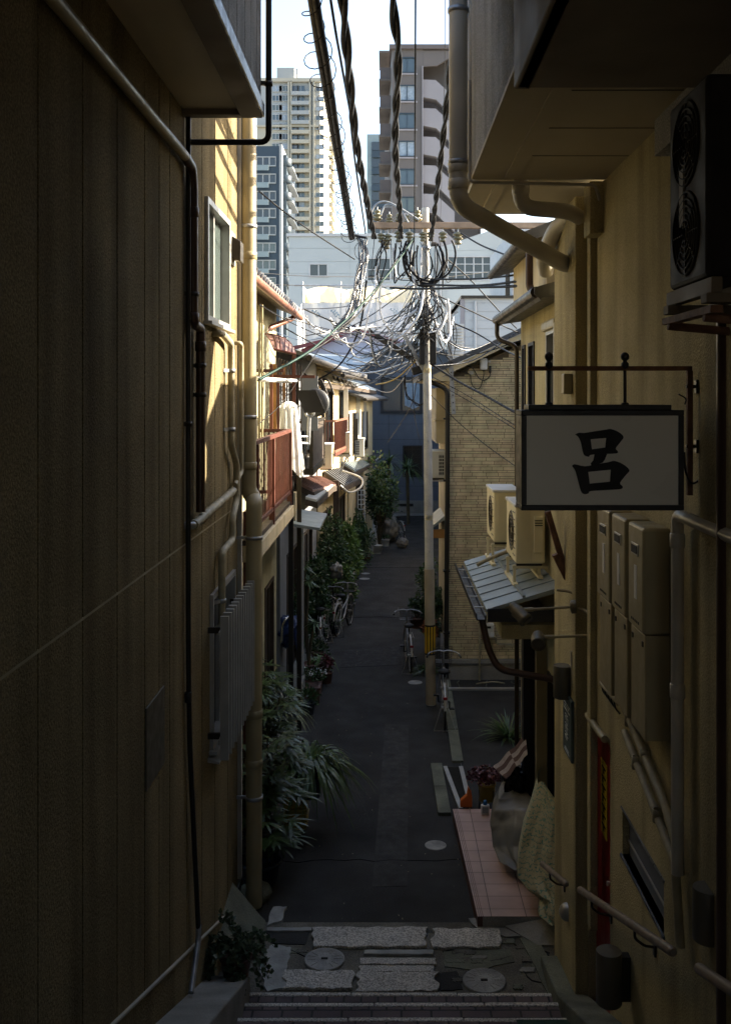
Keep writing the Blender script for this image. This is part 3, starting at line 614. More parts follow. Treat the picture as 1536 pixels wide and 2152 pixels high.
zc = z1-.08; m.box(1.516,1.52,8.30,8.56,zc-.006,zc+.0); m.box(1.516,1.52,8.33,8.53,zc-.03,zc-.022); m.box(1.516,1.52,8.30,8.56,zc-.055,zc-.05)
for k in range(3):
    z = z1-.17-k*.075
    m.box(1.516,1.52,8.38,8.50,z-.008,z); m.box(1.516,1.52,8.435,8.448,z-.06,z); m.box(1.516,1.52,8.37,8.51,z-.034,z-.027); m.box(1.516,1.52,8.37+.02*k,8.385+.02*k,z-.062,z-.035); m.box(1.516,1.52,8.49,8.50,z-.062,z-.03)
m.box(1.516,1.52,8.32,8.54,z0+.03,z0+.036); m.box(1.516,1.52,8.34,8.52,z0+.05,z0+.056)
m.build('lettering', mt['chalk'], pq)
lv = MB(); lv.box(1.535,1.546,8.33,8.35,at(1200,1400,8.4).z,at(1200,1365,8.4).z); solo('wall_clip', lv, mt['alu'], 'thin vertical metal clip above the pilaster lamp', 'clip')

# spotlights
def spot(base, tip, head_dir, label, hl=.13, r=.045):
    base = Vector(base); tip = Vector(tip); hd = Vector(head_dir).normalized()
    t = thing('spotlight', label, 'spotlight', base, group='spotlights on arms from the right building')
    m = MB(); m.lathe(base, [(.055,0),(.055,.04),(.03,.05)], 18, (tip-base).normalized()); m.build('base', mt['lampm'], t)
    m = MB(); m.tube([base, base.lerp(tip,.6), tip], [.011,.011,.014], 10); m.tube([tip+(base-tip)*.28, tip+(base-tip)*.05], .018, 10); m.build('arm', mt['pipec'], t)
    m = MB(); m.lathe(tip-hd*hl*.35, [(r*.55,0),(r*.8,hl*.1),(r*.85,hl*.3),(r,hl*.34),(r,hl*.82),(r*1.08,hl*.84),(r*1.08,hl),(r*.9,hl),(r*.85,hl*.9)], 22, hd); m.build('head', mt['lampm'], t)
    return t
spot(at(1210,1275,8.2), at(1085,1283,8.25), (.55,-.5,-.55), 'upper spotlight on a thin arm, aimed down toward the wall', .19, .056)
spot(at(1252,1335,8.0), at(1130,1340,8.0), (-.1,-.85,-.35), 'lower spotlight on a thin arm, its round face toward the viewer', .15, .055)
m = MB(); m.tube(smooth_path([at(1170,1240,8.4),at(1200,1245,8.35),at(1212,1262,8.25)],5),.012,8); m.tube(smooth_path([at(1215,1280,8.2),at(1232,1285,8.1),at(1250,1305,7.9)],5),.014,8); solo('conduit', m, mt['pipec'], 'short curved conduit feeding the upper spotlight', 'conduit')

# handrails
def rail(p0, p1, r, label, nb=2):
    p0 = Vector(p0); p1 = Vector(p1); t = thing('handrail', label, 'handrail', p0, group='stair handrails on the right wall')
    d = (p1-p0).normalized(); m = MB(); m.tube([p0-d*.012, p0, p0+d*.02, p1-d*.02, p1, p1+d*.012], [r*.6,r*.92,r,r,r*.92,r*.6], 20); m.build('grip', mt['rail'], t)
    for k in range(nb):
        c = p0.lerp(p1, (k+.35)/nb); m = MB(); m.tube(bend([c, c-Vector((0,0,.075)), c+Vector((.06,0,-.12)), Vector((RX-.005 if c.y < 8.2 else 1.54, c.y, c.z-.13))], .02), .009, 8)
        e = Vector((RX-.008 if c.y < 8.2 else 1.538, c.y, c.z-.13)); m.obox(e,(1,0,0),(0,1,0),(0,0,1),.006,.022,.05); m.build('bracket', mt['brownal'], t)
    return t
a = at(1140,1812,8.95); rail((1.40,9.0,at(1140,1815,9.0).z),(1.44,8.02,at(1186,1848,8.1).z),.024,'farthest short handrail, beside the patterned cloth',1)
rail((1.50,7.75,at(1230,1870,7.75).z),(1.53,5.35,at(1415,2000,5.35).z),.027,'long middle handrail slanting down toward the red door',2)
rail((1.53,4.9,at(1468,2035,4.9).z),(1.55,2.0,at(1468,2035,4.9).z+1.05),.027,'nearest handrail entering from the right edge',2)

# ------------------------------------------------------------------ water heaters
def heater(y0, y1, label):
    t = thing('water_heater', label, 'water heater', ((1.484+RX)/2,(y0+y1)/2,3.82), group='gas water heaters on the right wall')
    m = MB(); m.box(1.484,RX-.002,y0,y1,3.82,4.44); m.build('casing', mt['pipec'], t, bevel=.018)
    m = MB(); m.box(1.478,1.4845,y0+.1,y1-.1,4.26,4.33); f = m.build('exhaust', mt['alu'], t, bevel=.006)
    m = MB(); m.box(1.4745,1.4785,y0+.115,y1-.115,4.272,4.318); m.build('exhaust_opening', mt['dark'], f)
    m = MB(); m.box(1.481,1.4838,y0+.14,y0+.20,4.0,4.2); m.build('rating_label', mt['white'], t)
    m = MB(); 
    for k in range(5): m.box(1.482,1.4838,y0+.09+k*.04,y0+.115+k*.04,3.86,3.875)
    m.build('air_slots', mt['dark'], t)
    m = MB(); m.box(1.50,RX-.002,y0+.012,y1-.012,3.2,3.815); c = m.build('pipe_cover', mt['pipec'], t, bevel=.008)
    m = MB(); m.box(1.494,1.4995,y0+.05,y0+.075,3.74,3.77); m.box(1.494,1.4995,y1-.075,y1-.05,3.74,3.77); m.build('latch', mt['brownal'], c)
    return t
heater(6.67,7.05,'cream water heater farthest along the right wall of the three')
heater(6.23,6.60,'cream water heater in the middle of the three')
heater(5.79,6.15,'cream water heater nearest the viewer, its side showing')
m = thing('gas_fittings','tangle of small gas valves and hoses under the farthest heater','pipe fittings',(1.6,7.3,3.0))
k = MB()
for i in range(5):
    y = 6.95+.1*i; k.tube(smooth_path([(1.6,y,3.25),(1.59,y+.03,3.12),(1.6,y+.05,3.03),(1.62,y,3.0)],4),.007,6)
k.build('hose', mt['black'], m); k = MB(); k.tube([(1.58,6.8,3.12),(1.58,7.35,3.1)],.02,8); k.build('manifold', mt['wrap'], m)
# ------------------------------------------------------------------ big dark air conditioner
def aring(mb, cx, cy, cz, r, ax='x', w_=.006, n=28):
    pts = [(cx, cy+r*math.cos(2*math.pi*k/n), cz+r*math.sin(2*math.pi*k/n)) for k in range(n+1)]; mb.tube(pts, w_, 5, False)
ac = thing('air_conditioner','large dark two fan air conditioner bracketed high on the right wall','air conditioner',(1.45,4.33,5.7))
m = MB(); m.box(1.3,1.64,4.06,4.6,5.69,6.52); m.build('body', mt['dark'], ac, bevel=.02)
for cz in (5.91,6.30):
    m = MB()
    for r in (.03,.06,.09,.12,.15,.18): aring(m,1.296,4.34,cz,r)
    for k in range(8):
        a = math.pi*k/4; m.bar((1.296,4.34+.03*math.cos(a),cz+.03*math.sin(a)),(1.296,4.34+.18*math.cos(a),cz+.18*math.sin(a)),.006)
    m.build('fan_grille', mt['dark'], ac)
m = MB(); m.box(1.292,1.2985,4.36,4.42,5.95,6.2); m.build('rating_plate', mt['dsoff'], ac)
m = MB(); m.box(1.28,1.65,4.0,4.08,5.58,5.62); m.box(1.28,1.65,4.55,4.63,5.58,5.62); m.box(1.30,1.345,4.0,4.65,5.62,5.685); m.box(1.5,1.55,4.0,4.65,5.62,5.685); m.build('stand', mt['dsoff'], ac, bevel=.004)
m = thing('wall_bracket','rusty steel bracket under the dark air conditioner','bracket',(1.5,4.6,5.5))
k = MB(); k.tube([(1.3,4.62,5.53),(1.64,4.62,5.50)],.02,10); k.tube([(1.3,4.1,5.53),(1.64,4.1,5.50)],.02,10); k.bar((1.32,4.0,5.555),(1.32,4.7,5.555),.05,.03); k.build('arm', mt['rust'], m)
m = MB(); m.tube(bend([(1.6,4.7,5.6),(1.6,4.7,4.4),(1.6,4.7,.6)],.1),.05,14); solo('riser_pipe', m, mt['pipeb'], 'dark vertical riser pipe on right wall below the air conditioner', 'pipe')

# ------------------------------------------------------------------ hanging shop sign
sgn = thing('shop_sign','framed sign box with one large brushed character hanging from an iron bracket','sign',at(1260,965,5.2))
Y0 = 5.2; a = at(1095,862,Y0); b = at(1437,1073,Y0)
m = MB(); fw = .028
m.box(a.x,b.x,Y0,Y0+.22,a.z-fw,a.z); m.box(a.x,b.x,Y0,Y0+.22,b.z,b.z+fw); m.box(a.x,a.x+fw,Y0,Y0+.22,b.z+fw,a.z-fw); m.box(b.x-fw,b.x,Y0,Y0+.22,b.z+fw,a.z-fw); m.build('frame', mt['signf'], sgn, bevel=.004)
m = MB(); m.box(a.x+.04,b.x-.06,Y0+.02,Y0+.2,a.z,a.z+.028); m.build('top_cap', mt['signf'], sgn, bevel=.004)
m = MB(); m.box(a.x+fw,b.x-fw,Y0+.012,Y0+.20,b.z+fw,a.z-fw); m.build('panel', mt['signw'], sgn)
def zs(pts): return [at(940+x/2.577, 700+y/2.577, Y0) for x,y in pts]
def poly_hole(polys, ext, name, mat, parent):
    cu = bpy.data.curves.new(name, 'CURVE'); cu.dimensions = '2D'; cu.fill_mode = 'BOTH'; cu.extrude = ext
    for P in polys:
        s = cu.splines.new('POLY'); s.points.add(len(P)-1); s.use_cyclic_u = True
        for i, p in enumerate(P): s.points[i].co = (p.x, p.z, 0, 1)
    o = bpy.data.objects.new('tmp', cu); sc.collection.objects.link(o); bpy.context.view_layer.update()
    me = bpy.data.meshes.new_from_object(o.evaluated_get(bpy.context.evaluated_depsgraph_get())); bpy.data.objects.remove(o)
    off = OFF[parent.name]; 
    for v in me.vertices: v.co = Vector((v.co.x, -v.co.z+Y0+.006, v.co.y))-off
    me.materials.clear(); me.materials.append(mt[mat]); ob = bpy.data.objects.new(name, me); sc.collection.objects.link(ob); ob.parent = parent; OFF[ob.name] = off; return ob
def rnd_poly(P, n=4):
    Q = smooth_path(P+[P[0]], n)[:-1]; return Q
upo = zs([(692,550),(712,540),(742,541),(800,532),(860,523),(885,520),(925,535),(953,562),(935,592),(911,624),(922,640),(914,652),(830,655),(775,660),(765,670),(742,662),(733,640),(722,590),(708,562)])
uph = zs([(775,575),(860,568),(855,620),(782,630)])
loo = zs([(675,720),(690,711),(745,722),(800,712),(870,700),(905,693),(950,710),(985,742),(965,770),(934,812),(948,830),(938,845),(860,850),(775,856),(765,867),(745,873),(728,865),(718,840),(705,790),(692,745)])
loh = zs([(762,752),(885,740),(880,806),(770,816)])
con = zs([(798,650),(864,655),(852,685),(840,702),(780,720),(776,706),(790,690)])
poly_hole([rnd_poly(upo,3),uph], .003, 'character_stroke', 'ink', sgn)
poly_hole([rnd_poly(loo,3),loh], .003, 'character_stroke', 'ink', sgn)
poly_hole([con], .0025, 'character_stroke', 'ink', sgn)
for px in (1160,1323):
    c = at(px,853,Y0); z1_ = at(px,748,Y0).z; cy = Y0+.11; sc_ = 1
    m = MB(); m.tube([(c.x,cy,a.z+.028),(c.x,cy,z1_-.05)],.009,10); m.lathe((c.x,cy,z1_-.065),[(.01,0),(.02,.01),(.02,.03),(.011,.038),(.011,.044),(.02,.052),(.0235,.065),(.02,.078),(.01,.088),(.001,.09)],16); m.lathe((c.x,cy,a.z+.028),[(.02,0),(.02,.008),(.009,.012)],14)
    m.build('hanger', mt['signf'], sgn)
zb = at(1160,773,Y0).z
m = MB(); xr = at(1462,0,Y0).x; m.box(at(1115,0,Y0).x, xr+.01, Y0+.10, Y0+.12, zb-.012, zb+.012); m.box(xr-.014,xr+.014,Y0+.10,Y0+.125, at(0,1045,Y0).z, zb-.012); m.build('bracket', mt['rust'], sgn)
for py in (812,940):
    z = at(0,py,Y0).z; m = MB(); m.tube([(xr-.02,Y0+.11,z),(RX,Y0+.11,z)],.010,8); m.obox((RX-.006,Y0+.11,z),(1,0,0),(0,1,0),(0,0,1),.006,.02,.035); m.build('wall_fixing', mt['brownal'], sgn)
m = MB(); m.tube(smooth_path([at(1437,950,5.3),at(1440,990,5.3),at(1452,1015,5.3),at(1468,1008,5.3),at(1470,985,5.3)],5),.006,7); m.build('cable', mt['black'], sgn); m = MB(); m.tube(smooth_path([at(1438,850,5.3),at(1440,838,5.3),at(1425,828,5.3)],4),.004,6); m.build('cable', mt['black'], sgn)

br = thing('overhead_light_blocker','added slab above the stairs, out of view, shading the near walls','building',(0,0,7.5)); m = MB(); m.box(-.93,.63,-9,5.6,7.46,9.2); m.build('blocker_slab', mt['dsoff'], br)  # slab added out of view to darken the walls near the camera
rw_ = thing('rear_light_blocker','added unseen stepped block behind the viewer, limiting light from the rear','house',(0,-9,0)); m = MB(); m.box(-8,-.15,-12,-9.1,0,8.6); m.box(-.15,8,-12,-9.1,0,5.0); m.build('wall', mt['brown'], rw_)  # unseen block added to cut rear light; low side stays open for the sign
# ------------------------------------------------------------------ cream house on the right beyond the pilaster
ch = thing('cream_house','cream two storey house with tiled lean to between pilaster and brick house','house',(1.72,11,0))
pc_ = Plane((1.72,0,0),(0,1,0),(-1,0,0))
m = MB()
wh = [(10.0,10.7,4.45,5.9,.08),(11.6,12.05,4.4,5.85,.08),(12.35,12.6,4.4,5.85,.08),(9.75,10.6,.12,2.3,.1),(10.85,11.5,.12,2.3,.1)]
relief(m, pc_, 9.22, 12.8, 0, 6.2, wh); m.quad((1.72,12.8,0),(5,12.8,0),(5,12.8,6.2),(1.72,12.8,6.2)); m.quad((5,9.22,0),(5,12.8,0),(5,12.8,6.2),(5,9.22,6.2)); m.quad((1.72,9.225,0),(5,9.225,0),(5,9.225,6.2),(1.72,9.225,6.2)); m.quad((1.72,9.22,6.2),(5,9.22,6.2),(5,12.8,6.2),(1.72,12.8,6.2)); m.build('wall', mt['stucco'], ch)
window(ch, pc_, 10.0,10.7,4.45,5.9,'alu','glassb',2); window(ch, pc_, 11.6,12.05,4.4,5.85,'signf','glassb',1); window(ch, pc_, 12.35,12.6,4.4,5.85,'signf','glassb',1)
m = MB(); pbox(m,pc_,9.95,10.75,5.9,6.0,-.06,0); pbox(m,pc_,9.9,9.98,4.4,5.95,-.06,0); m.build('window_trim', mt['pipec'], ch, bevel=.02)
for (u0,u1) in ((9.75,10.6),(10.85,11.5)): window(ch, pc_, u0,u1,.12,2.3,'brownal','glass',2, name='door')
m = MB(); m.box(1.60,1.715,10.70,10.76,.1,2.6); m.build('door_post', mt['pipec'], ch); m = MB(); m.box(1.58,1.715,11.55,11.7,.1,2.6); m.build('dark_post', mt['signf'], ch)
hd = MB(); hd.tube([(1.60,11.6,.8),(1.60,11.6,1.6)],.012,8); hd.box(1.6,1.7,11.59,11.61,.9,.93); hd.box(1.6,1.7,11.59,11.61,1.5,1.53); hd.build('door_handle', mt['alu'], ch)
m = MB(); m.prism([(1.46,9.45,6.12),(1.40,9.45,6.18),(1.40,9.45,6.24),(4,9.45,7.0),(4,9.45,6.5),(1.46,9.45,6.14)], (0,3.5,0)); m.build('roof', mt['tin'], ch)
m = MB(); 
gy = [(1.42,9.5,6.2),(1.42,12.95,6.2)]
m.tube(gy,.055,10); m.build('gutter', mt['brownal'], ch)
m = MB(); m.tube(bend([(1.42,12.85,6.15),(1.42,12.85,5.95),(1.66,12.75,5.85),(1.66,12.75,.1)],.08),.03,10); m.build('downpipe', mt['brownal'], ch)
m = MB(); m.tube(bend([(1.45,10.15,6.75),(1.45,10.15,6.28),(1.9,9.6,6.15)],.08),.04,10); m.build('gutter_outlet', mt['pipeb'], ch)
up2 = thing('upper_roof','grey roof edge with gutter above the cream house eave','roof',(1.6,11,6.8))
m = MB(); m.prism([(1.38,10,6.76),(1.38,10,6.86),(4,10,7.9),(4,10,7.5)], (0,3.1,0)); m.build('roof_sheet', mt['tin'], up2)
m = MB(); m.prism([(1.6,10,6.3),(1.6,10,6.84),(4,10,7.6),(4,10,6.3)], (0,2.6,0)); m.build('gable_wall', mt['plaster'], up2)
m = MB(); m.tube([(1.37,9.95,6.80),(1.37,13.15,6.80)],.05,10); m.build('gutter', mt['brownal'], up2)
# sloping lean-to roof with two air conditioners
lt_ = thing('lean_to_roof','slate blue metal lean to roof carrying two cream air conditioners','lean-to roof',(1.3,11,3.1))
E = .99; zE = 3.10; zR = 3.32; ya, yb = 9.9, 12.8
m = MB(); m.prism([(E,ya,zE),(E,ya,zE-.03),(1.72,ya,zR-.05),(1.72,ya,zR)], (0,yb-ya,0)); m.build('roof_sheet', mt['tinb'], lt_)
m = MB()
for k in range(1,8):
    y = ya+(yb-ya)*k/8; m.bar((E,y,zE+.005),(1.72,y,zR+.005),.016,.012)
m.bar((1.36,ya,(zE+zR)/2+.016),(1.36,yb,(zE+zR)/2+.016),.03,.022); m.build('seam', mt['tinb'], lt_)
m = MB(); m.box(E+.01,1.72,ya-.03,ya,zE-.12,zE+.01); m.build('fascia', mt['signf'], lt_)
m = MB(); m.prism([(E-.11,ya-.05,zE-.03),(E-.105,ya-.05,zE-.10),(E-.01,ya-.05,zE-.11),(E-.005,ya-.05,zE-.05),(E-.02,ya-.05,zE-.05),(E-.02,ya-.05,zE-.09),(E-.095,ya-.05,zE-.09),(E-.10,ya-.05,zE-.03)], (0,yb-ya+.1,0)); m.build('gutter', mt['brownal'], lt_)
for k in range(5):
    y = ya+.3+k*.55; m = MB(); m.box(E-.1,E,y,y+.03,zE-.05,zE-.04); m.build('gutter_strap', mt['alu'], lt_)
m = MB(); m.tube(bend([(E-.04,ya+.1,zE-.1),(E+.02,ya+.05,zE-.4),(E+.12,ya,zE-.6),(1.72,ya-.1,zE-.68)],.12),.035,12); m.build('downpipe', mt['pipeb'], lt_)
m = MB(); m.box(1.15,1.72,ya+.1,yb,zE-.32,zE-.18); m.build('ceiling', mt['stucco'], lt_)
def aircon(name_label, x0, y0, z0, flip=1, mat='acw', wd=.78, d=.3, h=.55, feet=True, group=None, grille_side=True):
    """fan face looks toward -X (flip=-1) or +X (flip=1); y0 = near end"""
    t = thing('air_conditioner', name_label, 'air conditioner', (x0,y0,z0), group=group)
    xf = x0; xb = x0-flip*d
    m = MB(); m.box(min(xf,xb),max(xf,xb),y0,y0+wd,z0,z0+h); m.build('casing', mt[mat], t, bevel=.02)
    m = MB(); m.box(min(xf,xb)-.012,max(xf,xb)+.012,y0-.012,y0+wd+.012,z0+h-.025,z0+h+.006); m.build('top_panel', mt['white'] if mat == 'acw' else mt[mat], t, bevel=.006)
    m = MB()
    for r in (.05,.09,.13,.17,.21): aring(m, xf+flip*.006, y0+wd*.42, z0+h*.5, r, w_=.004)
    for k in range(8):
        a = math.pi*k/4; m.bar((xf+flip*.006,y0+wd*.42+.04*math.cos(a),z0+h*.5+.04*math.sin(a)),(xf+flip*.006,y0+wd*.42+.22*math.cos(a),z0+h*.5+.22*math.sin(a)),.006)
    m.build('fan_grille', mt['brownal'], t)
    if grille_side:
        xa = xb+flip*.02; xc = xb+flip*d*.48
        m = MB(); m.box(min(xa,xc),max(xa,xc),y0-.003,y0+.004,z0+.05,z0+h-.06); g_ = m.build('coil_recess', mt['dark'], t)
        m = MB()
        for k in range(7): z = z0+.06+k*(h-.13)/6; m.box(min(xa,xc),max(xa,xc),y0-.008,y0-.003,z-.006,z+.006)
        for k in range(4): x = xa+(xc-xa)*k/3; m.box(x-.004,x+.004,y0-.009,y0-.003,z0+.05,z0+h-.06)
        m.build('coil_guard', mt[mat], g_)
    if feet:
        
        for ya_ in (y0+.08, y0+wd-.13): m = MB(); m.box(min(xf,xb)+.02,max(xf,xb)-.02,ya_,ya_+.05,z0-.035,z0-.001); m.build('foot', mt['brownal'], t)
    return t
def acstand(t, x0, y0, z0):
    for yy in (y0+.1, y0+.68):
        for xx in (x0-.0, x0+.26):
            zr = zE+(xx-E)/.73*.22; m = MB(); m.bar((xx,yy,zr),(xx-.0,yy,z0-.03),.03,.03); m.build('leg', mt['acw'], t)
        m = MB(); m.bar((x0-.02,yy,z0-.05),(x0+.36,yy,z0-.05),.035,.03); m.build('cross_bar', mt['acw'], t)
    for xx in (x0, x0+.26):
        zr = zE+(xx-E)/.73*.22; m = MB(); m.bar((xx,y0-.02,zr+.02),(xx,y0+.8,zr+.02),.05,.025); m.build('base_rail', mt['acw'], t)
for (px, py1, Y, lab) in ((1037,1140,11.9,'farther of two cream air conditioners on the lean to roof'),(1083,1185,10.5,'nearer of two cream air conditioners on the lean to roof')):
    p = at(px,py1,Y); t = aircon(lab, p.x, Y, p.z, -1, 'acw', .8, .31, .62, group='air conditioners on the lean to roof', grille_side=False)
    m = MB()
    for k in range(9): x = p.x+.05+k*.014; m.box(x,x+.007,Y-.006,Y+.001,p.z+.03,p.z+.56)
    m.build('ribs', mt['acw'], t)
    m = MB(); m.box(p.x+.19,p.x+.29,Y-.016,Y+.001,p.z+.12,p.z+.5); m.build('service_cover', mt['acw'], t, bevel=.006)
    m = MB()
    for k in range(3): m.box(p.x+.2,p.x+.28,Y-.02,Y-.015,p.z+.40+k*.025,p.z+.41+k*.025)
    m.build('vent_slot', mt['dark'], t)
    m = MB()
    for k in range(7): z = p.z+.08+k*.075; m.box(p.x-.01,p.x-.004,Y+.02,Y+.2,z,z+.006)
    m.build('side_louvre', mt['brownal'], t)
    acstand(t, p.x, Y, p.z)
m = MB(); c = at(1003,1185,12.2); P = smooth_path([at(1002,1188,11.2),at(1020,1178,11.2),at(1050,1165,11.4),at(1085,1150,11.4)],6); m.tube(P,.022,8); solo('refrigerant_hose', m, mt['wrap'], 'wrapped refrigerant hose lying across the lean to roof', 'hose')
m = MB(); m.bar(at(1150,1075,8.7),at(1190,1210,8.7),.05,.05); m.bar(at(1165,1165,8.7),at(1190,1215,8.7),.07,.05); solo('support_strut', m, mt['rust'], 'dark diagonal strut between the shop sign and the lean to roof', 'strut')

# ------------------------------------------------------------------ brick house
bh = thing('brick_house','two storey house faced with thin sand coloured brick tiles behind the pole','house',(2,18.4,0))
BY = 18.4
xl = at(943,0,BY).x; zl = at(0,790,BY).z; zr = zl+ (3.4-xl)*.465
m = MB(); P = [(xl,BY,.38),(3.6,BY,.38),(3.6,BY,zl+(3.6-xl)*.44),(xl,BY,zl-.02)]
m.add(P,[(0,1,2,3)]); m.build('front_wall', M('brick joint', (.10,.075,.045), .9, .2, 5), bh)
rb3 = random.Random(5); m = MB(); mi = []; z = .39
while z < 7.0:
    hh_ = rb3.choice((.030,.030,.033,.052,.060)); x = xl+.002-rb3.random()*.25
    while x < 2.95:
        L_ = rb3.uniform(.17,.33); x0_, x1_ = max(x, xl), x+L_-.009; lim = zl-.06+((x0_+x1_)/2-xl)*.44
        if x1_ > x0_+.02 and z+hh_ < lim: d__ = rb3.uniform(.006,.011); m.box(x0_, x1_, BY-d__, BY-.001, z, z+hh_); mi += [rb3.choice((0,0,1,1,2))]*6
        x += L_
    z += hh_+.0085
o_ = m.build('brick_tiles', [mt['bk1'],mt['bk2'],mt['bk3']], bh); o_.data.polygons.foreach_set('material_index', mi); o_.data.update()
m = MB(); m.quad((xl,BY,.38),(xl,22,.38),(xl,22,zl-.02),(xl,BY,zl-.02)); m.quad((3.6,BY,0),(3.6,22,0),(3.6,22,6.9),(3.6,BY,6.9)); m.quad((xl,22,0),(3.6,22,0),(3.6,22,6.9),(xl,22,zl)); m.build('side_wall', mt['plaster'], bh)
m = MB(); m.box(xl-.02,3.6,BY-.03,BY+.2,0,.28); m.box(xl-.01,3.6,BY-.05,BY+.2,.283,.38); m.build('foundation', mt['concrete'], bh, bevel=.004)
m = MB(); m.box(xl,3.6,BY-.055,BY-.051,.30,.31); m.build('drip_strip', mt['dark'], bh)
ra = at(880,800,BY); rb_ = Vector((3.9,BY,ra.z+(3.9-ra.x)*.465))
m = MB(); t_ = Vector((0,0,.10)); m.prism([ra-Vector((0,.35,0)), rb_-Vector((0,.35,0)), rb_+t_-Vector((0,.35,0)), ra+t_-Vector((0,.35,0))], (0,4.3,0)); m.build('roof', mt['tin'], bh)
m = MB(); d_ = Vector((0,0,-.11)); q0 = ra+Vector((.25,-.30,.10)); q1 = rb_+Vector((0,-.30,0)); m.prism([q0,q1,q1+d_,q0+d_],(0,.05,0)); m.prism([ra+Vector((.05,-.28,0)), Vector((xl,BY-.28,zl-.1)), Vector((xl,BY-.28,zl-.0))], (0,3.8,0)); m.build('barge_board', mt['plaster'], bh)
m = MB(); m.tube(bend([at(880,792,BY-.1),at(900,800,BY-.1),at(940,818,BY-.1),at(940,1000,BY-.1),at(937,1425,BY-.1)],.12),.045,12); m.build('downpipe', mt['black'], bh)
for py in (880,1010,1200,1330):
    m = MB(); c = at(938,py,BY-.1); m.box(c.x-.06,c.x+.06,BY-.15,BY,c.z-.015,c.z+.015); m.build('pipe_clamp', mt['black'], bh)
# things on the brick wall
dv = thing('telecom_box','small white telecom box with cables high on the brick wall','utility box',at(1016,765,BY-.1))
c = at(1016,765,BY-.08); m = MB(); m.box(c.x-.065,c.x+.065,BY-.12,BY-.02,c.z-.11,c.z+.11); m.build('case', mt['white'], dv, bevel=.03)
m = MB(); m.box(c.x+.1,c.x+.14,BY-.08,BY-.02,c.z-.16,c.z-.03); m.build('connector', mt['black'], dv, bevel=.006)
m = MB(); m.tube(smooth_path([(c.x,BY-.06,c.z-.11),(c.x,BY-.06,c.z-.22),(c.x-.06,BY-.06,c.z-.42),(c.x-.14,BY-.06,c.z-.45),(c.x-.22,BY-.06,c.z-.36),(c.x-.24,BY-.06,c.z-.2)],5),.009,6); m.tube(smooth_path([(c.x+.12,BY-.06,c.z-.16),(c.x+.1,BY-.06,c.z-.24),(c.x,BY-.06,c.z-.3),(c.x-.1,BY-.06,c.z-.24),(c.x-.2,BY-.06,c.z-.08),(c.x-.4,BY-.06,c.z+.0)],5),.009,6)
m.tube(smooth_path([(c.x-.24,BY-.06,c.z-.2),(c.x-.35,BY-.06,c.z-.14),(c.x-.5,BY-.06,c.z-.12),(c.x-.6,BY-.08,c.z+.1)],5),.008,6); m.build('cable', mt['black'], dv)
for bx0,bx1,bz0,bz1 in ((-.26,-.19,-.19,-.13),(-.22,-.14,.02,.07),(.08,.13,.03,.07)): m = MB(); m.box(c.x+bx0,c.x+bx1,BY-.06,BY,c.z+bz0,c.z+bz1); m.build('wall_hook', mt['alu'], dv)
gmt = thing('gas_meter','grey gas meter with pipes low on the brick wall','gas meter',at(1026,1330,BY-.1))
c = at(1027,1325,BY-.1); m = MB(); m.box(c.x-.08,c.x+.09,BY-.16,BY-.02,c.z-.13,c.z+.13); m.build('case', mt['acwh'], gmt, bevel=.02)
m = MB(); m.box(c.x-.05,c.x+.03,BY-.165,BY-.16,c.z+.05,c.z+.09); m.build('dial_window', mt['dark'], gmt); m = MB(); m.box(c.x+.02,c.x+.09,BY-.168,BY-.161,c.z-.10,c.z-.02); m.build('tag', mt['white'], gmt)
m = MB(); m.tube(bend([(c.x-.17,BY-.08,0),(c.x-.17,BY-.08,c.z+.24),(c.x-.04,BY-.08,c.z+.24),(c.x-.04,BY-.08,c.z+.12)],.05),.02,10); m.tube(bend([(c.x+.05,BY-.08,c.z-.13),(c.x+.14,BY-.08,c.z-.13),(c.x+.14,BY-.08,c.z-.26),(c.x+.5,BY-.08,c.z-.26)],.04),.015,10); m.build('pipe', mt['wrap'], gmt)
sm = thing('service_mast','grey perforated steel channel mast fixed at the corner of the brick house','mast',at(948,870,BY-.3))
a = at(953,870,BY-.3); b = at(940,648,BY-.3); m = MB(); m.bar(a,b,.075,.04,up=(0,1,0)); m.build('channel', mt['steel'], sm)
m = MB()
for k in range(14):
    p = a.lerp(b,(k+.5)/14); m.obox(p-Vector((0,.04,0)),(1,0,0),(0,1,0),(0,0,1),.009,.004,.012)
m.build('slot', mt['dark'], sm); m = MB(); m.bar(at(945,665,BY-.3),at(962,655,BY-.3),.03,.03); m.bar(at(945,770,BY-.3),at(945,770,BY),.05,.05); m.build('arm', mt['steel'], sm)

# side fittings of the brick house along the alley
bay = thing('storage_bay','cream enclosed bay projecting from the side of the brick house','bay',(.95,19.5,4))
x0 = at(916,0,19.5).x; m = MB(); m.box(x0,xl+.3,19.5,21.5,at(0,932,19.5).z,at(0,815,19.5).z); m.build('box', mt['plaster'], bay, bevel=.01); m = MB(); m.box(x0-.02,xl+.3,19.47,21.53,at(0,884,19.5).z-.015,at(0,884,19.5).z+.015); m.build('band', mt['pipec'], bay)
p = at(907,1005,19.3); aircon('white air conditioner on a bracket high beside the utility pole', p.x-.0, 19.3, p.z, -1, 'acwh', .75,.26,.52)
m = MB(); m.bar((p.x-.02,19.4,p.z-.06),(xl,19.4,p.z-.06),.03,.03); m.bar((p.x-.02,19.9,p.z-.06),(xl,19.9,p.z-.06),.03,.03); solo('bracket', m, mt['steel'], 'steel bracket under the white air conditioner beside the pole', 'bracket')
aw = thing('side_awning','small grey awning over a doorway just right of the pole','awning',(1,20,2.7))
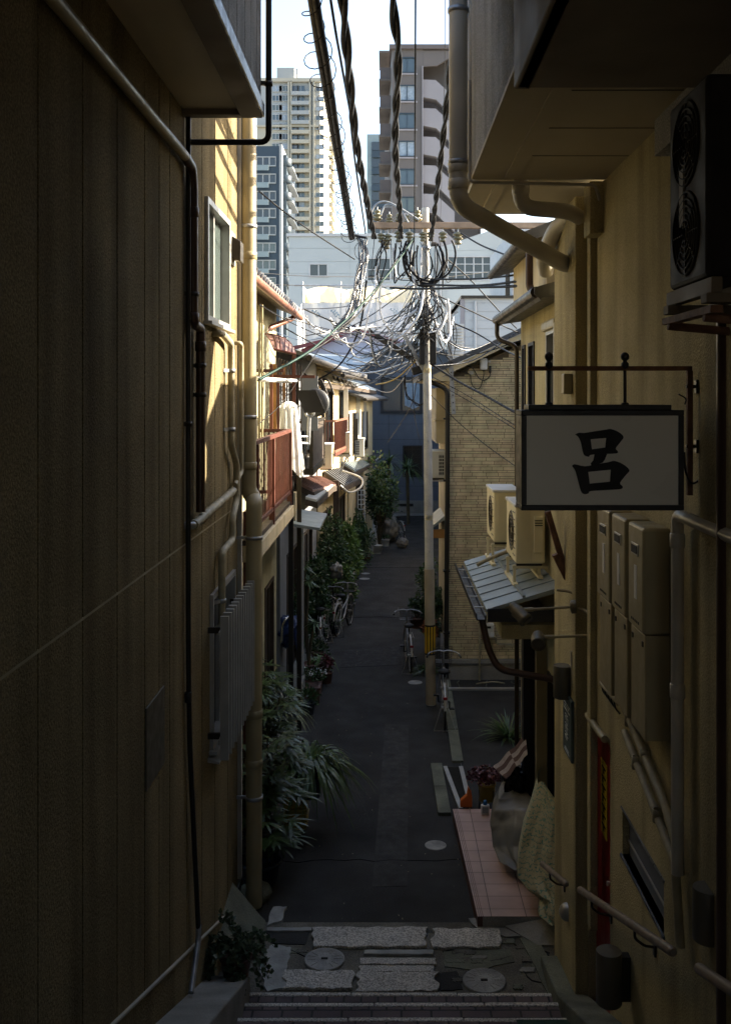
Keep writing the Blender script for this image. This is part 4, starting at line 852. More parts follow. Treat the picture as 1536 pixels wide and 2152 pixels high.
m = MB(); z = at(0,1095,19.8).z; m.prism([(.88,19.8,z-.12),(.88,19.8,z-.16),(xl,19.8,z+.02),(xl,19.8,z+.1)],(0,1.6,0)); m.build('sheet', mt['tinb'], aw); m = MB(); m.box(.9,xl,19.8,19.85,z-.34,z-.17); m.build('beam', mt['orange'], aw)

# ------------------------------------------------------------------ left house row
def rowplane(a, b): a = Vector((*a,0)); b = Vector((*b,0)); u = (b-a).normalized(); return Plane(a, u, (u.y,-u.x,0)), (b-a).length
def row_house(name, label, a, b, zE_, wallm, wins, roofm='tile', z0=0, eave=.4, rise=.38, depth=5, doors=()):
    pl, L = rowplane(a, b); t = thing(name, label, 'house', (a[0],a[1],0))
    m = MB(); relief(m, pl, 0, L, z0, zE_, [(w_[0],w_[1],w_[2],w_[3],.08) for w_ in list(wins)+list(doors)])
    for u in (0, L): m.quad(pl.p(u,z0),pl.p(u,z0,depth),pl.p(u,zE_,depth),pl.p(u,zE_)); m.add([pl.p(u,zE_),pl.p(u,zE_,depth),pl.p(u,zE_+rise*depth*.5,depth*.5)],[(0,1,2)])
    m.build('wall', mt[wallm], t)
    r = MB(); zz0 = zE_-rise*eave+.06
    r.prism([pl.p(-.25,zz0,-eave),pl.p(-.25,zz0-.07,-eave),pl.p(-.25,zE_+rise*depth*.5,depth*.5),pl.p(-.25,zE_+rise*depth*.5+.08,depth*.5)], pl.u*(L+.5))
    r.prism([pl.p(-.25,zE_+rise*depth*.5+.08,depth*.5),pl.p(-.25,zE_+rise*depth*.5,depth*.5),pl.p(-.25,zz0-.07,depth+eave),pl.p(-.25,zz0,depth+eave)], pl.u*(L+.5))
    ro = r.build('roof', mt['dsoff'] if roofm == 'tile' else mt[roofm], t)
    if roofm == 'tile':
        q = MB(); n = int((L+.5)/.26)
        sl = math.sqrt(1+rise*rise); dn = Vector((0,0,.03))
        for k in range(n):
            u = -.2+k*.26+.05
            for r_ in range(9):
                d0 = -eave-.02+r_*.30; d1 = d0+.32
                if d1 > depth*.5: break
                za = zz0+rise*(d0+eave)+.035; q.tube([pl.p(u,za+.01,d0),pl.p(u,za+rise*.32-.012,d1)], .062, 7, True)
        q.build('roof_tiles', mt['tile'], ro)
    gt = MB(); gt.tube([pl.p(-.3,zz0-.08,-eave-.04),pl.p(L+.25,zz0-.08,-eave-.04)],.055,8); gt.build('gutter', mt['copper' if 'cream' in label else 'brownal'], t)
    for w_ in wins: window(t, pl, w_[0],w_[1],w_[2],w_[3],w_[4] if len(w_)>4 else 'brownal', w_[5] if len(w_)>5 else 'glass', 2, 1, .07,.04,.03)
    for w_ in doors: window(t, pl, w_[0],w_[1],w_[2],w_[3],'wood','dark',3, 1, .07,.05,.02, name='door')
    return t, pl, L
hA, pA, LA = row_house('terrace_house','nearest house of the left row, cream olive plaster with copper gutter and red balcony',(-1.95,10.7),(-1.9,17.3),6.75,'yellowg',[(2.6,3.9,4.1,6.0)],doors=[(1,2.2,.1,2.2),(3.2,4.6,.1,2.2),(5,6.1,.1,2.2)],eave=.35)
hB, pB, LB = row_house('terrace_house','second house of the left row, grey siding with a dark balcony',(-1.86,17.5),(-1.68,24.0),6.05,'plasterg',[(1.2,2.6,3.9,5.6),(3.6,5.6,3.9,5.6)],doors=[(.9,2.4,.1,2.3),(3.2,5.4,.1,2.3)],roofm='tin',eave=.5,rise=.3)
hC, pC, LC = row_house('terrace_house','third house of the left row, sunlit pale plaster with a tiny red balcony',(-1.66,24.2),(-1.22,31.2),5.95,'plaster',[(1.4,3.0,3.9,5.4),(4.6,6.2,3.9,5.4)],doors=[(1,2.6,.1,2.3),(4.2,6.2,.1,2.3)],roofm='tile',eave=.6,rise=.34)
hD, pD, LD = row_house('terrace_house','farthest house of the left row, weathered boards under white roofing',(-1.18,31.4),(-.55,39.5),5.3,'plaster',[(1,2.4,3.3,4.7),(4,6,3.3,4.7)],doors=[(2,4,.1,2.3)],roofm='tin',eave=.5,rise=.3)
m = MB(); m.tube(bend([at(622,648,17.2),at(618,668,16.9),at(560,692,16.2),at(553,705,15.9),at(553,900,15.9)],.12),.045,10); solo('rain_pipe', m, mt['copper'], 'copper brown rain pipe sweeping from the near gutter to the house wall', 'drainpipe')
m = MB()
for px in (545,551): m.tube([at(px,640,13.5),at(px,930,13.5)],.016,7)
solo('conduit', m, mt['pipec'], 'pair of slim pale conduits beside the red balcony', 'conduit')
# red balcony
rbal = thing('balcony','red brown steel balcony with vertical bars on the nearest left house','balcony',(-1.45,13,3.8))
X1 = -1.44; y0b, y1b = 10.75, 14.85
m = MB(); n = 30
for k in range(n+1): y = y0b+(y1b-y0b)*k/n; m.box(X1-.006,X1+.006,y-.009,y+.009,3.82,4.68)
for k in range(6): x = X1-.45*k/6; m.box(x-.008,x+.008,y1b-.008,y1b+.008,3.82,4.68)
m.build('balusters', mt['redst'], rbal)
m = MB(); m.box(X1-.03,X1+.03,y0b,y1b+.03,4.68,4.73); m.box(X1-.45,X1-.03,y1b-.03,y1b+.03,4.68,4.73); m.build('top_rail', mt['redst'], rbal, bevel=.004)
m = MB(); m.box(X1-.025,X1+.025,y0b,y1b+.025,3.77,3.82); m.box(X1-.45,X1-.025,y1b-.025,y1b+.025,3.77,3.82); m.build('bottom_rail', mt['redst'], rbal, bevel=.004)
for y in (y0b+.3,12.6,y1b): m = MB(); m.box(X1-.035,X1+.035,y-.035,y+.035,3.5,4.68); m.build('post', mt['redst'], rbal)
m = MB(); m.box(-1.93,X1+.06,y0b,y1b+.15,3.42,3.60); m.build('deck_beam', mt['plaster'], rbal, bevel=.01)
m = MB(); m.box(-1.93,X1+.02,y0b,y1b+.1,3.605,3.66); m.build('deck', mt['wood'], rbal)
m = MB(); m.box(X1-.03,X1+.09,y1b+.1,y1b+.2,3.35,3.78); m.build('end_box', mt['plaster'], rbal, bevel=.01)
# frame of laundry terrace with posts
fr = thing('laundry_rack','red brown and ochre frame of posts and beams rising above the balcony','laundry rack',(-1.6,14.5,4.7))
for (px,py0,py1,Y,mat,w_) in ((577,765,905,15.9,'orange',.065),(570,765,905,15.6,'redst',.05),(597,765,905,16.2,'orange',.045),(618,745,850,16.0,'redst',.055),(585,790,905,15.9,'redst',.03)):
    m = MB(); m.bar(at(px,py1,Y),at(px,py0,Y),w_,w_); m.build('post', mt[mat], fr)
for (a,b,Y,mat) in (((540,779),(597,779),14.2,'redst'),((575,790),(662,792),15.2,'redst'),((560,905),(605,905),14.9,'redst')):
    m = MB(); m.bar(at(*a,Y),at(*b,Y),.045,.045); m.build('beam', mt[mat], fr)
bar = thing('barrel_canopy','pink red barrel shaped canopy sheet above the balcony frame','canopy',at(590,725,15.2))
m = MB(); xa, za = at(556,0,15.2).x, at(0,702,15.2).z; xb, zb_ = at(622,0,15.2).x, at(0,744,15.2).z
BC = lambda u,v: at((576+46*u)*(1-v)+(557+60*math.sin(u*math.pi/2))*v, (734+11*u)*(1-v)+(702+36*(1-math.cos(u*math.pi/2)))*v-5*math.sin(math.pi*v), 14.3+v*.9)
m.grid(BC, 12, 8); m.build('sheet', mt['rtile'], bar)
m = MB()
for u in range(7): m.tube([BC(u/6,v/8)+Vector((0,-.012,0)) for v in range(9)],.008,6)
m.tube([BC(u/8,0) for u in range(9)],.02,6); m.tube([BC(u/8,1) for u in range(9)],.015,6); m.build('rib', mt['redst'], bar)
m = MB(); m.tube(smooth_path([at(540,795,12.8),at(590,798,13.4),at(622,800,14.2)],6),.022,8); m.tube([at(540,799,12.9),at(612,803,14.0)],.016,8); solo('laundry_poles', m, mt['cloth'], 'white laundry poles hung over the red balcony', 'laundry pole')
# white cloth folded over a pole
ct = MB(); cA = at(608,850,15.3)
def cf(u, v):
    px0 = 588+ (0 if v<.3 else (v-.3)*-2); px1 = 620+ v*18; py = 845+v*150
    wv = .03*math.sin(u*19+v*2)+.02*math.sin(u*37+v*5)
    p = at(px0+(px1-px0)*u, py+ (8*math.sin(u*9)*v) - (0 if v>.02 else 0), 14.95+wv-abs(u-.5)*.05)
    if v < .06: p.z -= (.5-abs(.5-u))*0; p.y += (.06-v)*4; p.z += 0.01-.25*(abs(u-.45)**2)*(.06-v)/.06
    return p
ct.grid(cf, 26, 30); 
def cf2(u, v): p = cf(u, v*.93); return p+Vector((.01, .17+.05*v, .0))
ct.grid(cf2, 26, 30)
solo('hanging_sheet', ct, mt['cloth'], 'long white cloth hung to dry beside the red balcony', 'cloth')
# traffic mirror with hood
tm = thing('traffic_mirror','dark hooded round mirror seen from behind on balcony arms','traffic mirror',at(650,850,15.6))
c = at(661,846,15.9); ax = Vector((.25,.95,-.05)).normalized(); m = MB(); m.lathe(c, [(.001,-.02),(.15,0),(.21,.03),(.225,.05),(.225,.08),(.21,.08),(.1,.11),(.001,.12)], 28, ax); m.build('mirror', mt['tin'], tm)
m = MB(); a = at(621,820,15.3); b = at(664,820,15.3); d = at(684,866,15.3); e = at(640,868,15.3); m.prism([a,b,d,e],(0,.03,0)); m.build('hood', mt['black'], tm)
m = MB(); m.tube(smooth_path([at(642,862,15.4),at(644,872,15.4),at(651,875,15.4),at(658,872,15.4),at(660,860,15.4)],4),.02,8); m.tube([at(650,876,15.4),at(648,935,15.4)],.03,10); m.tube([at(648,932,15.4),at(603,930,15.0)],.022,8); m.tube([at(648,918,15.4),at(603,916,15.0)],.018,8); m.build('arm', mt['steel'], tm)
# clutter under the eaves of the row
m = MB()
for k in range(9): m.bar(at(585+k*6,752+k*2,16.5), at(585+k*6,905,16.5), .03, .02)
solo('wooden_screen', m, mt['wood'], 'dark wooden slat screen behind the ochre posts', 'screen')
m = MB(); a = at(634,790,17.2); b = at(668,905,17.2); m.box(a.x,b.x,17.2,17.24,b.z,a.z); solo('shutter', m, mt['plasterg'], 'grey siding panel behind the traffic mirror', 'panel')
m = MB()
for k in range(5): m.tube(smooth_path([at(700+k*9,790+k*3,26),at(705+k*9,800+k*3,26),at(712+k*9,792+k*4,26.5)],4), .02, 5)
solo('bamboo_blind', m, mt['brownal'], 'dark rolled blinds tucked under the eaves of third house', 'blind')
for (px,py,w_,h_,Y,mat,lab) in ((744,880,8,46,31,'dark','dark open doorway high on the farthest left house'),(728,870,7,60,28.5,'wood','dark wooden shutter on the sunlit third house'),(712,872,8,30,26.5,'brownal','brown window shutter over the small red balcony')):
    a = at(px,py+h_,Y); b = at(px+w_,py,Y); m = MB(); m.box(a.x,b.x,Y,Y+.1,a.z,b.z); solo('shutter', m, mt[mat], lab, 'shutter')
# dark posts under balcony
for (px,py0,py1,Y,mat,lab) in ((612,1000,1330,14.9,'black','thin black post standing under the corner of red balcony'),(629,985,1340,15.6,'brownal','dark brown square post beside the grey house corner'),(519,1075,1400,10.9,'redst','red post just right of the thick corner drainpipe')):
    m = MB(); a = at(px,py1,Y); b = at(px,py0,Y); a.z = 0; m.bar(a,b,.07,.07); solo('post', m, mt[mat], lab, 'post')
m = MB(); a = at(634,1060,17.4); m.box(a.x-.06,a.x+.03,17.38,17.48,0,3.0); solo('corner_post', m, mt['siding'], 'pale grey corner post of the grey siding house', 'post')
# small grey canopy over the entrance
m = MB(); z = at(0,1095,15.5).z; m.prism([(-1.9,15.3,z+.06),(-1.9,15.3,z+.0),(-1.02,15.3,z-.12),(-1.02,15.3,z-.08)],(0,1.9,0)); solo('entrance_canopy', m, mt['tinb'], 'flat grey entrance canopy in front of the dark post', 'canopy')
# dark balcony with panel on house B
db = thing('balcony','dark brown box balcony on the grey siding house','balcony',(-1.4,19,4))
m = MB(); m.box(-1.40,-1.36,18.3,21.7,3.9,4.72); m.build('side_panel', mt['wood'], db)
m = MB()
for k in range(7): x = -1.82+k*.07; m.box(x-.008,x+.008,18.3,18.32,3.9,4.72)
m.build('bars', mt['black'], db)
m = MB(); m.box(-1.84,-1.33,18.25,21.75,3.78,3.9); m.box(-1.84,-1.33,18.27,18.33,4.72,4.77); m.box(-1.42,-1.33,18.27,21.75,4.72,4.77); m.build('frame', mt['brownal'], db)
for y in (18.3,21.7): m = MB(); m.box(-1.41,-1.34,y-.03,y+.03,3.9,5.6); m.build('post', mt['brownal'], db)
m = MB()
for k in range(3):
    x = at(655+k*7,0,20.0).x; m.tube(smooth_path([at(640+k*14,815,20+k*.5),at(648+k*14,800,20+k*.5),at(662+k*14,800,20+k*.5),at(674+k*14,830,20+k*.5)],5),.022,6)
solo('awning_hoops', m, mt['brownal'], 'bare curved hoops of an awning frame above the mirror', 'awning frame')
# small red balcony
rb2 = thing('balcony','small red railed balcony on the sunlit third house','balcony',(-1.35,24.6,4))
pq_ = pC; m = MB()
for k in range(26): u = .2+k*.12; q = pq_.p(u,0,-.38); m.box(q.x-.01,q.x+.01,q.y-.01,q.y+.01,3.9,4.62)
for k in range(5): q = pq_.p(.2,0,-.38*k/5); m.box(q.x-.01,q.x+.01,q.y-.01,q.y+.01,3.9,4.62)
m.build('balusters', mt['redst'], rb2)
for z in (3.86,4.62): m = MB(); m.bar(pq_.p(.2,z,0),pq_.p(.2,z,-.38),.04,.05); m.bar(pq_.p(.2,z,-.38),pq_.p(3.3,z,-.38),.04,.05); m.build('rail', mt['copper'], rb2)
m = MB(); pbox(m,pq_,.2,3.3,3.75,3.83,-.4,0); m.build('floor', mt['redst'], rb2)
# air conditioners on the row
p = at(698,985,22.5); aircon('cream air conditioner on the pink awning of the grey house', p.x, 22.5, p.z, 1, 'acw', group='air conditioners along the left row')
p = at(736,952,27.0); aircon('cream air conditioner right of the small red balcony', p.x, 27.0, p.z, 1, 'acw', group='air conditioners along the left row')
p = at(765,960,33.0); aircon('farthest cream air conditioner, above the silver corrugated awning', p.x, 33.0, p.z, 1, 'acwh', h=.6, group='air conditioners along the left row')
m = MB()
for Y in (27.1,27.7):
    a = at(736,956,27); m.bar((a.x,Y,a.z-.04),(a.x-.5,Y,a.z-.04),.04,.04); m.bar((a.x-.1,Y,a.z-.06),(a.x-.45,Y,a.z-.9),.04,.04)
solo('bracket', m, mt['steel'], 'triangular bracket under the middle air conditioner of the left row', 'bracket')
# awnings along the row
def awning(px0,py0,Ya,px1,py1,Yb,inner,rise,mat,label,name='awning',th=.04,ribs=0):
    a = at(px0,py0,Ya); b = at(px1,py1,Yb); ia = a+Vector((-inner,0,rise)); ib = b+Vector((-inner,0,rise)); t = thing(name,label,'awning',a)
    dn = Vector((0,0,-th)); m = MB(); m.add([a,b,ib,ia,a+dn,b+dn,ib+dn,ia+dn],[(0,1,2,3),(7,6,5,4),(0,1,5,4),(1,2,6,5),(2,3,7,6),(3,0,4,7)]); m.build('sheet', mt[mat], t)
    if ribs:
        for k in range(ribs+1): s = k/ribs; m = MB(); m.bar(a.lerp(b,s)+Vector((0,0,.012)), ia.lerp(ib,s)+Vector((0,0,.012)), .03,.025); m.build('rib', mt[mat], t)
    m = MB(); m.bar(a+dn*2.4, b+dn*2.4, .05,.12); m.bar(a+dn*2.4, ia+dn*2.4,.05,.1); m.build('fascia', mt['wood'], t); return t
awning(658,1030,19.0,706,1018,24.5,.45,.22,'rtile','pink brown tiled awning under the nearest row air conditioner',ribs=14)
awning(665,1050,18.2,700,1018,23.5,.2,.05,'acwh','long cream gutter tube under the pink awning')
awning(722,1020,25.0,762,1003,31.0,.5,.35,'tin','dark tin awning on the third house of left row',ribs=12)
awning(745,990,29.5,776,975,36.0,.7,.45,'tinb','silver grey corrugated awning farther along the left row',ribs=12)
awning(700,800,25,790,820,38.5,.4,.2,'poly','white corrugated roofing strip above the sunlit walls',ribs=16)
awning(676,800,22.5,722,808,27,.35,.15,'plaster','sunlit cream eave board over the third house')
awning(776,962,37.5,800,957,41,.5,.2,'tin','last dark awning at the end of the left row',ribs=6)
m = MB(); m.tube([at(790,968,38),at(800,958,38)],.035,8); solo('lamp_tube', m, mt['poly'], 'short white fluorescent tube lamp at end of the left row', 'lamp')
m = MB(); P = smooth_path([at(715,1020,24.5),at(735,1035,24.6),at(757,1025,24.8),at(762,1010,25),at(750,1000,25.2),at(720,990,25.5)],6); m.tube(P,.025,7); solo('drain_hose', m, mt['acwh'], 'looping pale drain hose above the dark tin awning', 'hose')
for (px0,px1,py0,py1,Y,mat,lab,cat) in ((722,731,815,905,28,'sheet','white downpipe on the sunlit third house','drainpipe'),(748,757,815,915,33.5,'poly','pale green corrugated panel on the farthest left house','panel'),(763,770,820,925,36,'siding','white vertical board on the farthest left house','panel'),(700,712,1010,1200,24.5,'wood','dark timber post under the third house awning','post'),(757,763,1010,1150,33,'wood','lattice post at the end of the left row','post')):
    a = at(px0,py1,Y); b = at(px1,py0,Y); m = MB(); m.box(a.x,b.x,Y,Y+.08,a.z,b.z); solo('downpipe' if cat=='drainpipe' else cat, m, mt[mat], lab, cat)
# lattice door
lat = MB(); a = at(752,1140,33); b = at(760,1030,33)
for k in range(12): z = a.z+(b.z-a.z)*k/11; lat.bar((a.x-.0,33,z),(b.x+.1,33,z),.03,.03)
for k in range(3): x = a.x+(b.x+.1-a.x)*k/2; lat.bar((x,33,a.z),(x,33,b.z),.03,.03)
solo('trellis', lat, mt['poly'], 'pale ladder like trellis against the dark end of the row', 'trellis')

# ------------------------------------------------------------------ grey house at the end of the alley
gh = thing('grey_house','blue grey gabled house closing the far end of the alley','house',(1,45,0))
pg = Plane((0,45,0),(1,0,0),(0,-1,0)); zt = 6.8
def wz(px0,px1,py0,py1,Y=45): a = at(px0,py1,Y); b = at(px1,py0,Y); return (a.x,b.x,a.z,b.z)
W1 = wz(800,887,792,868); W2 = wz(846,887,936,1002)
m = MB(); relief(m, pg, -1.4, 4.5, 0, zt, [(*W1,.1),(*W2,.1),(*wz(0,0,0,0)[:0],-9,-8,0,0,0)]); m.add([pg.p(-1.4,zt),pg.p(4.5,zt),pg.p(.95,zt+.75)],[(0,1,2)]); m.quad((4.5,45,0),(4.5,55,0),(4.5,55,zt),(4.5,45,zt)); m.quad((-1.4,45,0),(-1.4,55,0),(-1.4,55,zt),(-1.4,45,zt)); m.build('wall', mt['greyh'], gh)
m = MB()
for z in (1.2,1.9,2.6,3.3,4.0): pbox(m,pg,-1.4,4.5,z-.006,z+.006,-.004,.002)
for x in (.1,): pbox(m,pg,x-.008,x+.008,.6,4.4,-.005,.002)
m.build('siding_line', mt['signf'], gh)
w_ = window(gh, pg, *W1,'signf','glassb',2,1,.09,.12,.10); window(gh, pg, *W2,'signf','glass',2,1,.09,.06,.05)
m = MB()
for k in range(9): x = W2[0]+.06+(W2[1]-W2[0]-.12)*k/8; pbox(m,pg,x-.012,x+.012,W2[2],W2[3],-.09,-.07)
for k in range(4): z = W2[2]+(W2[3]-W2[2])*(k+.5)/4; pbox(m,pg,W2[0],W2[1],z-.012,z+.012,-.10,-.09)
m.build('window_bars', mt['black'], gh)
m = MB(); cc = wz(850,885,805,860); m.grid(lambda u,v: Vector((cc[0]+(cc[1]-cc[0])*u, 44.97+.02*math.sin(u*40), cc[3]-(cc[3]-cc[2])*v*(1-.3*abs(u-.5)))),30,4); m.build('curtain', mt['curtain'], gh)
m = MB(); m.prism([(-1.9,44.4,zt-.12),(.95,44.4,zt+.8),(5,44.4,zt-.20),(5,44.4,zt-.08),(.95,44.4,zt+.95),(-1.9,44.4,zt+.03)],(0,11,0)); m.build('roof', mt['tile'], gh)
m = MB(); m.box(-1.4,4.5,44.9,45,0,.55); m.build('foundation', mt['concrete'], gh); m = MB(); pbox(m,pg,.5,1.2,.3,.42,-.12,-.1); m.build('floor_vent', mt['dark'], gh)
# low pale roof to its left and lavender shed with maroon beams
wr_ = thing('tin_roof_house','low house with sunlit white tin roof behind the end of left row','house',(-2,41,0))
m = MB(); m.box(-6,-.9,41,47,0,6.2); m.build('wall', mt['siding'], wr_); m = MB(); m.prism([(-7,40.6,6.1),(-1.2,40.6,6.1),(-.6,44.2,6.9),(-7,44.2,7.3)],(0,0,.08)); m.build('roof', mt['tinb'], wr_)
lvd = thing('lavender_shed','lavender clad gabled shed with maroon roof beams below the scaffold','shed',(-1,56,0))
Y=56; m = MB(); a = at(640,780,Y); b = at(880,770,Y); pk = at(745,690,Y); m.prism([(a.x,Y,0),(b.x,Y,0),(b.x,Y,at(0,722,Y).z),(pk.x,Y,pk.z),(a.x,Y,at(0,735,Y).z)],(0,5,0)); m.build('wall', mt['lav'], lvd)
m = MB(); m.bar(at(635,740,Y-.3),at(748,688,Y-.3),.22,.3); m.bar(at(742,688,Y-.3),at(890,742,Y-.3),.22,.25); m.bar(at(600,735,Y-.6),at(700,712,Y-.6),.2,.2); m.build('beam', mt['maroon'], lvd)
# ------------------------------------------------------------------ scaffold sheeting
sc1 = thing('scaffold','scaffold wrapped in pale sheeting, sunlit cream at the top','scaffold',(-1,62,8))
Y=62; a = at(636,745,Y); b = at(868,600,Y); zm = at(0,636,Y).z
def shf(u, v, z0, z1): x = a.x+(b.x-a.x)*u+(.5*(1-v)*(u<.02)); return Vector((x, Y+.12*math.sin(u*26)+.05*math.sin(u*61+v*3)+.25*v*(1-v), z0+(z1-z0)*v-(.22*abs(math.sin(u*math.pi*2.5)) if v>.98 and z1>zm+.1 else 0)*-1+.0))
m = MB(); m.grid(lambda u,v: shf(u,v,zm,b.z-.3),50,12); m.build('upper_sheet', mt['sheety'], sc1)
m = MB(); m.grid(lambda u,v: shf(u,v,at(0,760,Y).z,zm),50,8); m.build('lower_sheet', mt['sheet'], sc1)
m = MB(); m.grid(lambda u,v: Vector((a.x+.1*math.sin(v*9)-.5*(1-v), Y+u*8, at(0,760,Y).z+(b.z-at(0,760,Y).z)*v)),8,10); m.grid(lambda u,v: Vector((b.x+.1*math.sin(v*9), Y+u*8, at(0,760,Y).z+(b.z-at(0,760,Y).z)*v)),8,10); m.build('side_sheet', mt['sheet'], sc1)
m = MB()
for px in (636,716,790,868): p = at(px,0,Y-.15); m.tube([(p.x,Y-.15,at(0,760,Y).z),(p.x,Y-.15,at(0,592,Y).z)],.05,6)
m.tube([(a.x-.5,Y-.2,b.z-.02),(b.x+.3,Y-.2,b.z-.02)],.05,6); m.build('pole', mt['steel'], sc1)
for (px,py) in ((655,655),(695,655),(745,658),(820,652)):
    m = MB()
    for k in range(3):
        P = [at(px+4*k+i*2.2, py+k*4-3*math.sin(i*1.7+k), Y-.35) for i in range(6)]; m.tube(smooth_path(P,3),.05,4)
    m.build('print', mt['tinb'], sc1)
if 0: pass

# ------------------------------------------------------------------ far buildings
def winmesh(name, w_, h_, cols, fm, gm, d=.2, sillm=None):
    f = MB(); t = w_*.04+.02
    f.box(-w_/2,w_/2,-.06,d,h_-t,h_); f.box(-w_/2,w_/2,-.06,d,0,t)
    for k in range(cols+1): x = -w_/2+w_*k/cols; f.box(max(-w_/2,x-t/2),min(w_/2,x+t/2),-.05,d*.9,t,h_-t)
    g_ = MB(); g_.box(-w_/2+t/2,w_/2-t/2,d*.5,d*.6,t/2,h_-t/2)
    return f, g_
rpane = random.Random(19)
def grid_windows(parent, spots, w_, h_, cols, fm, gm, Y, limit=90):
    f, g_ = winmesh('window', w_, h_, cols, fm, gm); first = None
    for (x, z) in spots[:limit]:
        if first is None:
            o = f.build('window', mt[fm], parent, local=True); p_ = g_.build('pane', mt[gm], o, local=True); first = (o, p_)
        else:
            o = first[0].copy(); sc.collection.objects.link(o); o.parent = parent; p_ = first[1].copy(); sc.collection.objects.link(p_); p_.parent = o
        o.location = Vector((x, Y, z))-OFF[parent.name]
        pn = o.children[0] if o.children else first[1]; pn.material_slots[0].link = 'OBJECT'; pn.material_slots[0].material = rpane.choice([mt[gm], mt[gm], mt['glass'], mt['frost'], mt['curtain']])
# brown apartment
ba = thing('apartment_block','taupe apartment block with stair balconies standing above the pole','building',(0,104,0))
Y = 104; s_ = FP/Y; xA = at(824,0,Y).x; xB = at(1010,0,Y).x; zT = at(0,104,Y).z; p_ = Plane((0,Y,0),(1,0,0),(0,-1,0))
wc = at(855,0,Y).x; hs = [(wc-.85,wc+.85,at(0,py+16,Y).z,at(0,py-17,Y).z,.25) for py in [137+58.7*k for k in range(8)]]
xs0 = at(889,0,Y).x; xs1 = at(950,0,Y).x
m = MB(); relief(m, p_, xA, xs0, -2, zT, hs); m.quad((xB,Y,-2),(xB,Y+20,-2),(xB,Y+20,zT),(xB,Y,zT)); m.quad((xA,Y,-2),(xA-.8,Y+22,-2),(xA-.8,Y+22,zT),(xA,Y,zT)); m.quad((xs0,Y+2.5,-2),(xB,Y+2.5,-2),(xB,Y+2.5,zT),(xs0,Y+2.5,zT)); m.quad((xs0,Y,-2),(xs0,Y+2.5,-2),(xs0,Y+2.5,zT),(xs0,Y,zT)); m.quad((xA,Y,zT-.01),(xB,Y,zT-.01),(xB,Y+20,zT-.01),(xA,Y+20,zT-.01)); m.build('wall', mt['brown'], ba)
m = MB(); m.box(xA-.3,xB+.3,Y-.3,Y+20,zT,zT+.45); m.build('parapet', mt['brownd'], ba)
m = MB(); m.box(xs0-.12,xs0+.0,Y-.25,Y-.0,0,at(0,140,Y).z); m.build('stair_pipe', mt['mauve'], ba)
grid_windows(ba, [(wc,h_[2]) for h_ in hs], 1.7, hs[0][3]-hs[0][2], 2, 'slate', 'glassb', Y)
for h_ in hs: m = MB(); m.box(wc-1.05,wc+1.1,Y-.12,Y-.001,h_[2]-.22,h_[2]-.06); m.build('sill', mt['mauve'], ba)
for k in range(8):                                    # stair flights with solid sloping parapets
    yt = 167+60*k; q = lambda px,py,dy=0: at(px,py,Y)+Vector((0,dy,0))
    m = MB(); m.prism([q(889,yt),q(915,yt+1),q(955,yt+38),q(955,yt+76),q(918,yt+38),q(889,yt+33)],(0,.18,0)); m.build('stair_parapet', mt['mauve'], ba)
    m = MB(); m.prism([q(889,yt+33),q(918,yt+38),q(955,yt+76),q(955,yt+80),q(916,yt+42),q(889,yt+37)],(0,1.6,0)); m.build('stair_slab', mt['mauve'], ba)
m = MB(); q = lambda px,py: at(px,py,Y-.02); m.prism([q(889,140),q(918,138),q(960,112),q(960,106),q(889,106)],(0,.3,0)); m.build('stair_head', mt['brown'], ba)
# balcony stack on the left flank
for k in range(8):
    py = 145+58.7*k; m = MB(); a = at(812,py+26,Y+4); b = at(826,py,Y+4)
    m.box(a.x-.7,b.x+.3,Y+3.5,Y+9,a.z,b.z); m.build('balcony_parapet', mt['brownd'], ba)
    m = MB(); m.box(a.x-.8,b.x+.3,Y+3.3,Y+9.2,b.z+1.55,b.z+1.75); m.build('balcony_slab', mt['brown'], ba)
m = MB(); a = at(812,110,Y+4); m.box(a.x+.6,xA+.0,Y+6,Y+20,0,zT-.5); m.build('flank_wall', mt['mauve'], ba)
# cream tower
tw = thing('tower_block','very tall cream residential tower, farthest of the high buildings','building',(0,305,0))
Y = 305; X0 = at(540,0,Y).x; X1_ = at(618,0,Y).x; X2 = at(672,0,Y).x; X3 = at(692,0,Y).x; zt2 = at(0,172,Y).z
m = MB(); m.box(X0,X2,Y,Y+30,-2,at(0,265,Y).z); m.build('wall', mt['twr'], tw)
m = MB(); m.box(X0,X2,Y,Y+30,at(0,265,Y).z,zt2); m.box(X0+6,X1_,Y+1,Y+20,zt2,at(0,140,Y).z); m.box(X1_+.5,X1_+1,Y+2,Y+2.5,zt2,at(0,140,Y).z); m.build('upper_wall', mt['twg'], tw)
m = MB(); m.prism([(X2,Y,0),(X3,Y+8,0),(X3,Y+30,0),(X2,Y+30,0)],(0,0,zt2-2)); m.build('side_wall', mt['twr'], tw)
m = MB(); m.box(X0,X2,Y-.8,Y,at(0,265,Y).z-.4,at(0,265,Y).z+.2); m.box(X0,X2+.5,Y-1,Y+1,zt2-.2,zt2+.9); m.build('cornice', mt['twr'], tw)
fl_ = 20.2; sp1 = []; 
for k in range(16):
    for px in (621,): sp1.append((at(px,0,Y).x, at(0,193+fl_*k,Y).z))
grid_windows(tw, sp1+[(at(643,0,Y).x-1.5, z) for _, z in sp1], 2.2, 1.9, 2, 'twg', 'glassb', Y-.25)
grid_windows(tw, [(at(675,0,Y).x-1, at(0,193+fl_*k,Y).z) for k in range(16)], 3.6, 1.5, 3, 'twg', 'glassb', Y-.25)
grid_windows(tw, [(at(px,0,Y).x, at(0,193+fl_*k,Y).z) for k in range(7) for px in (583,597)], 3, 1.9, 3, 'siding', 'glassb', Y-.25)
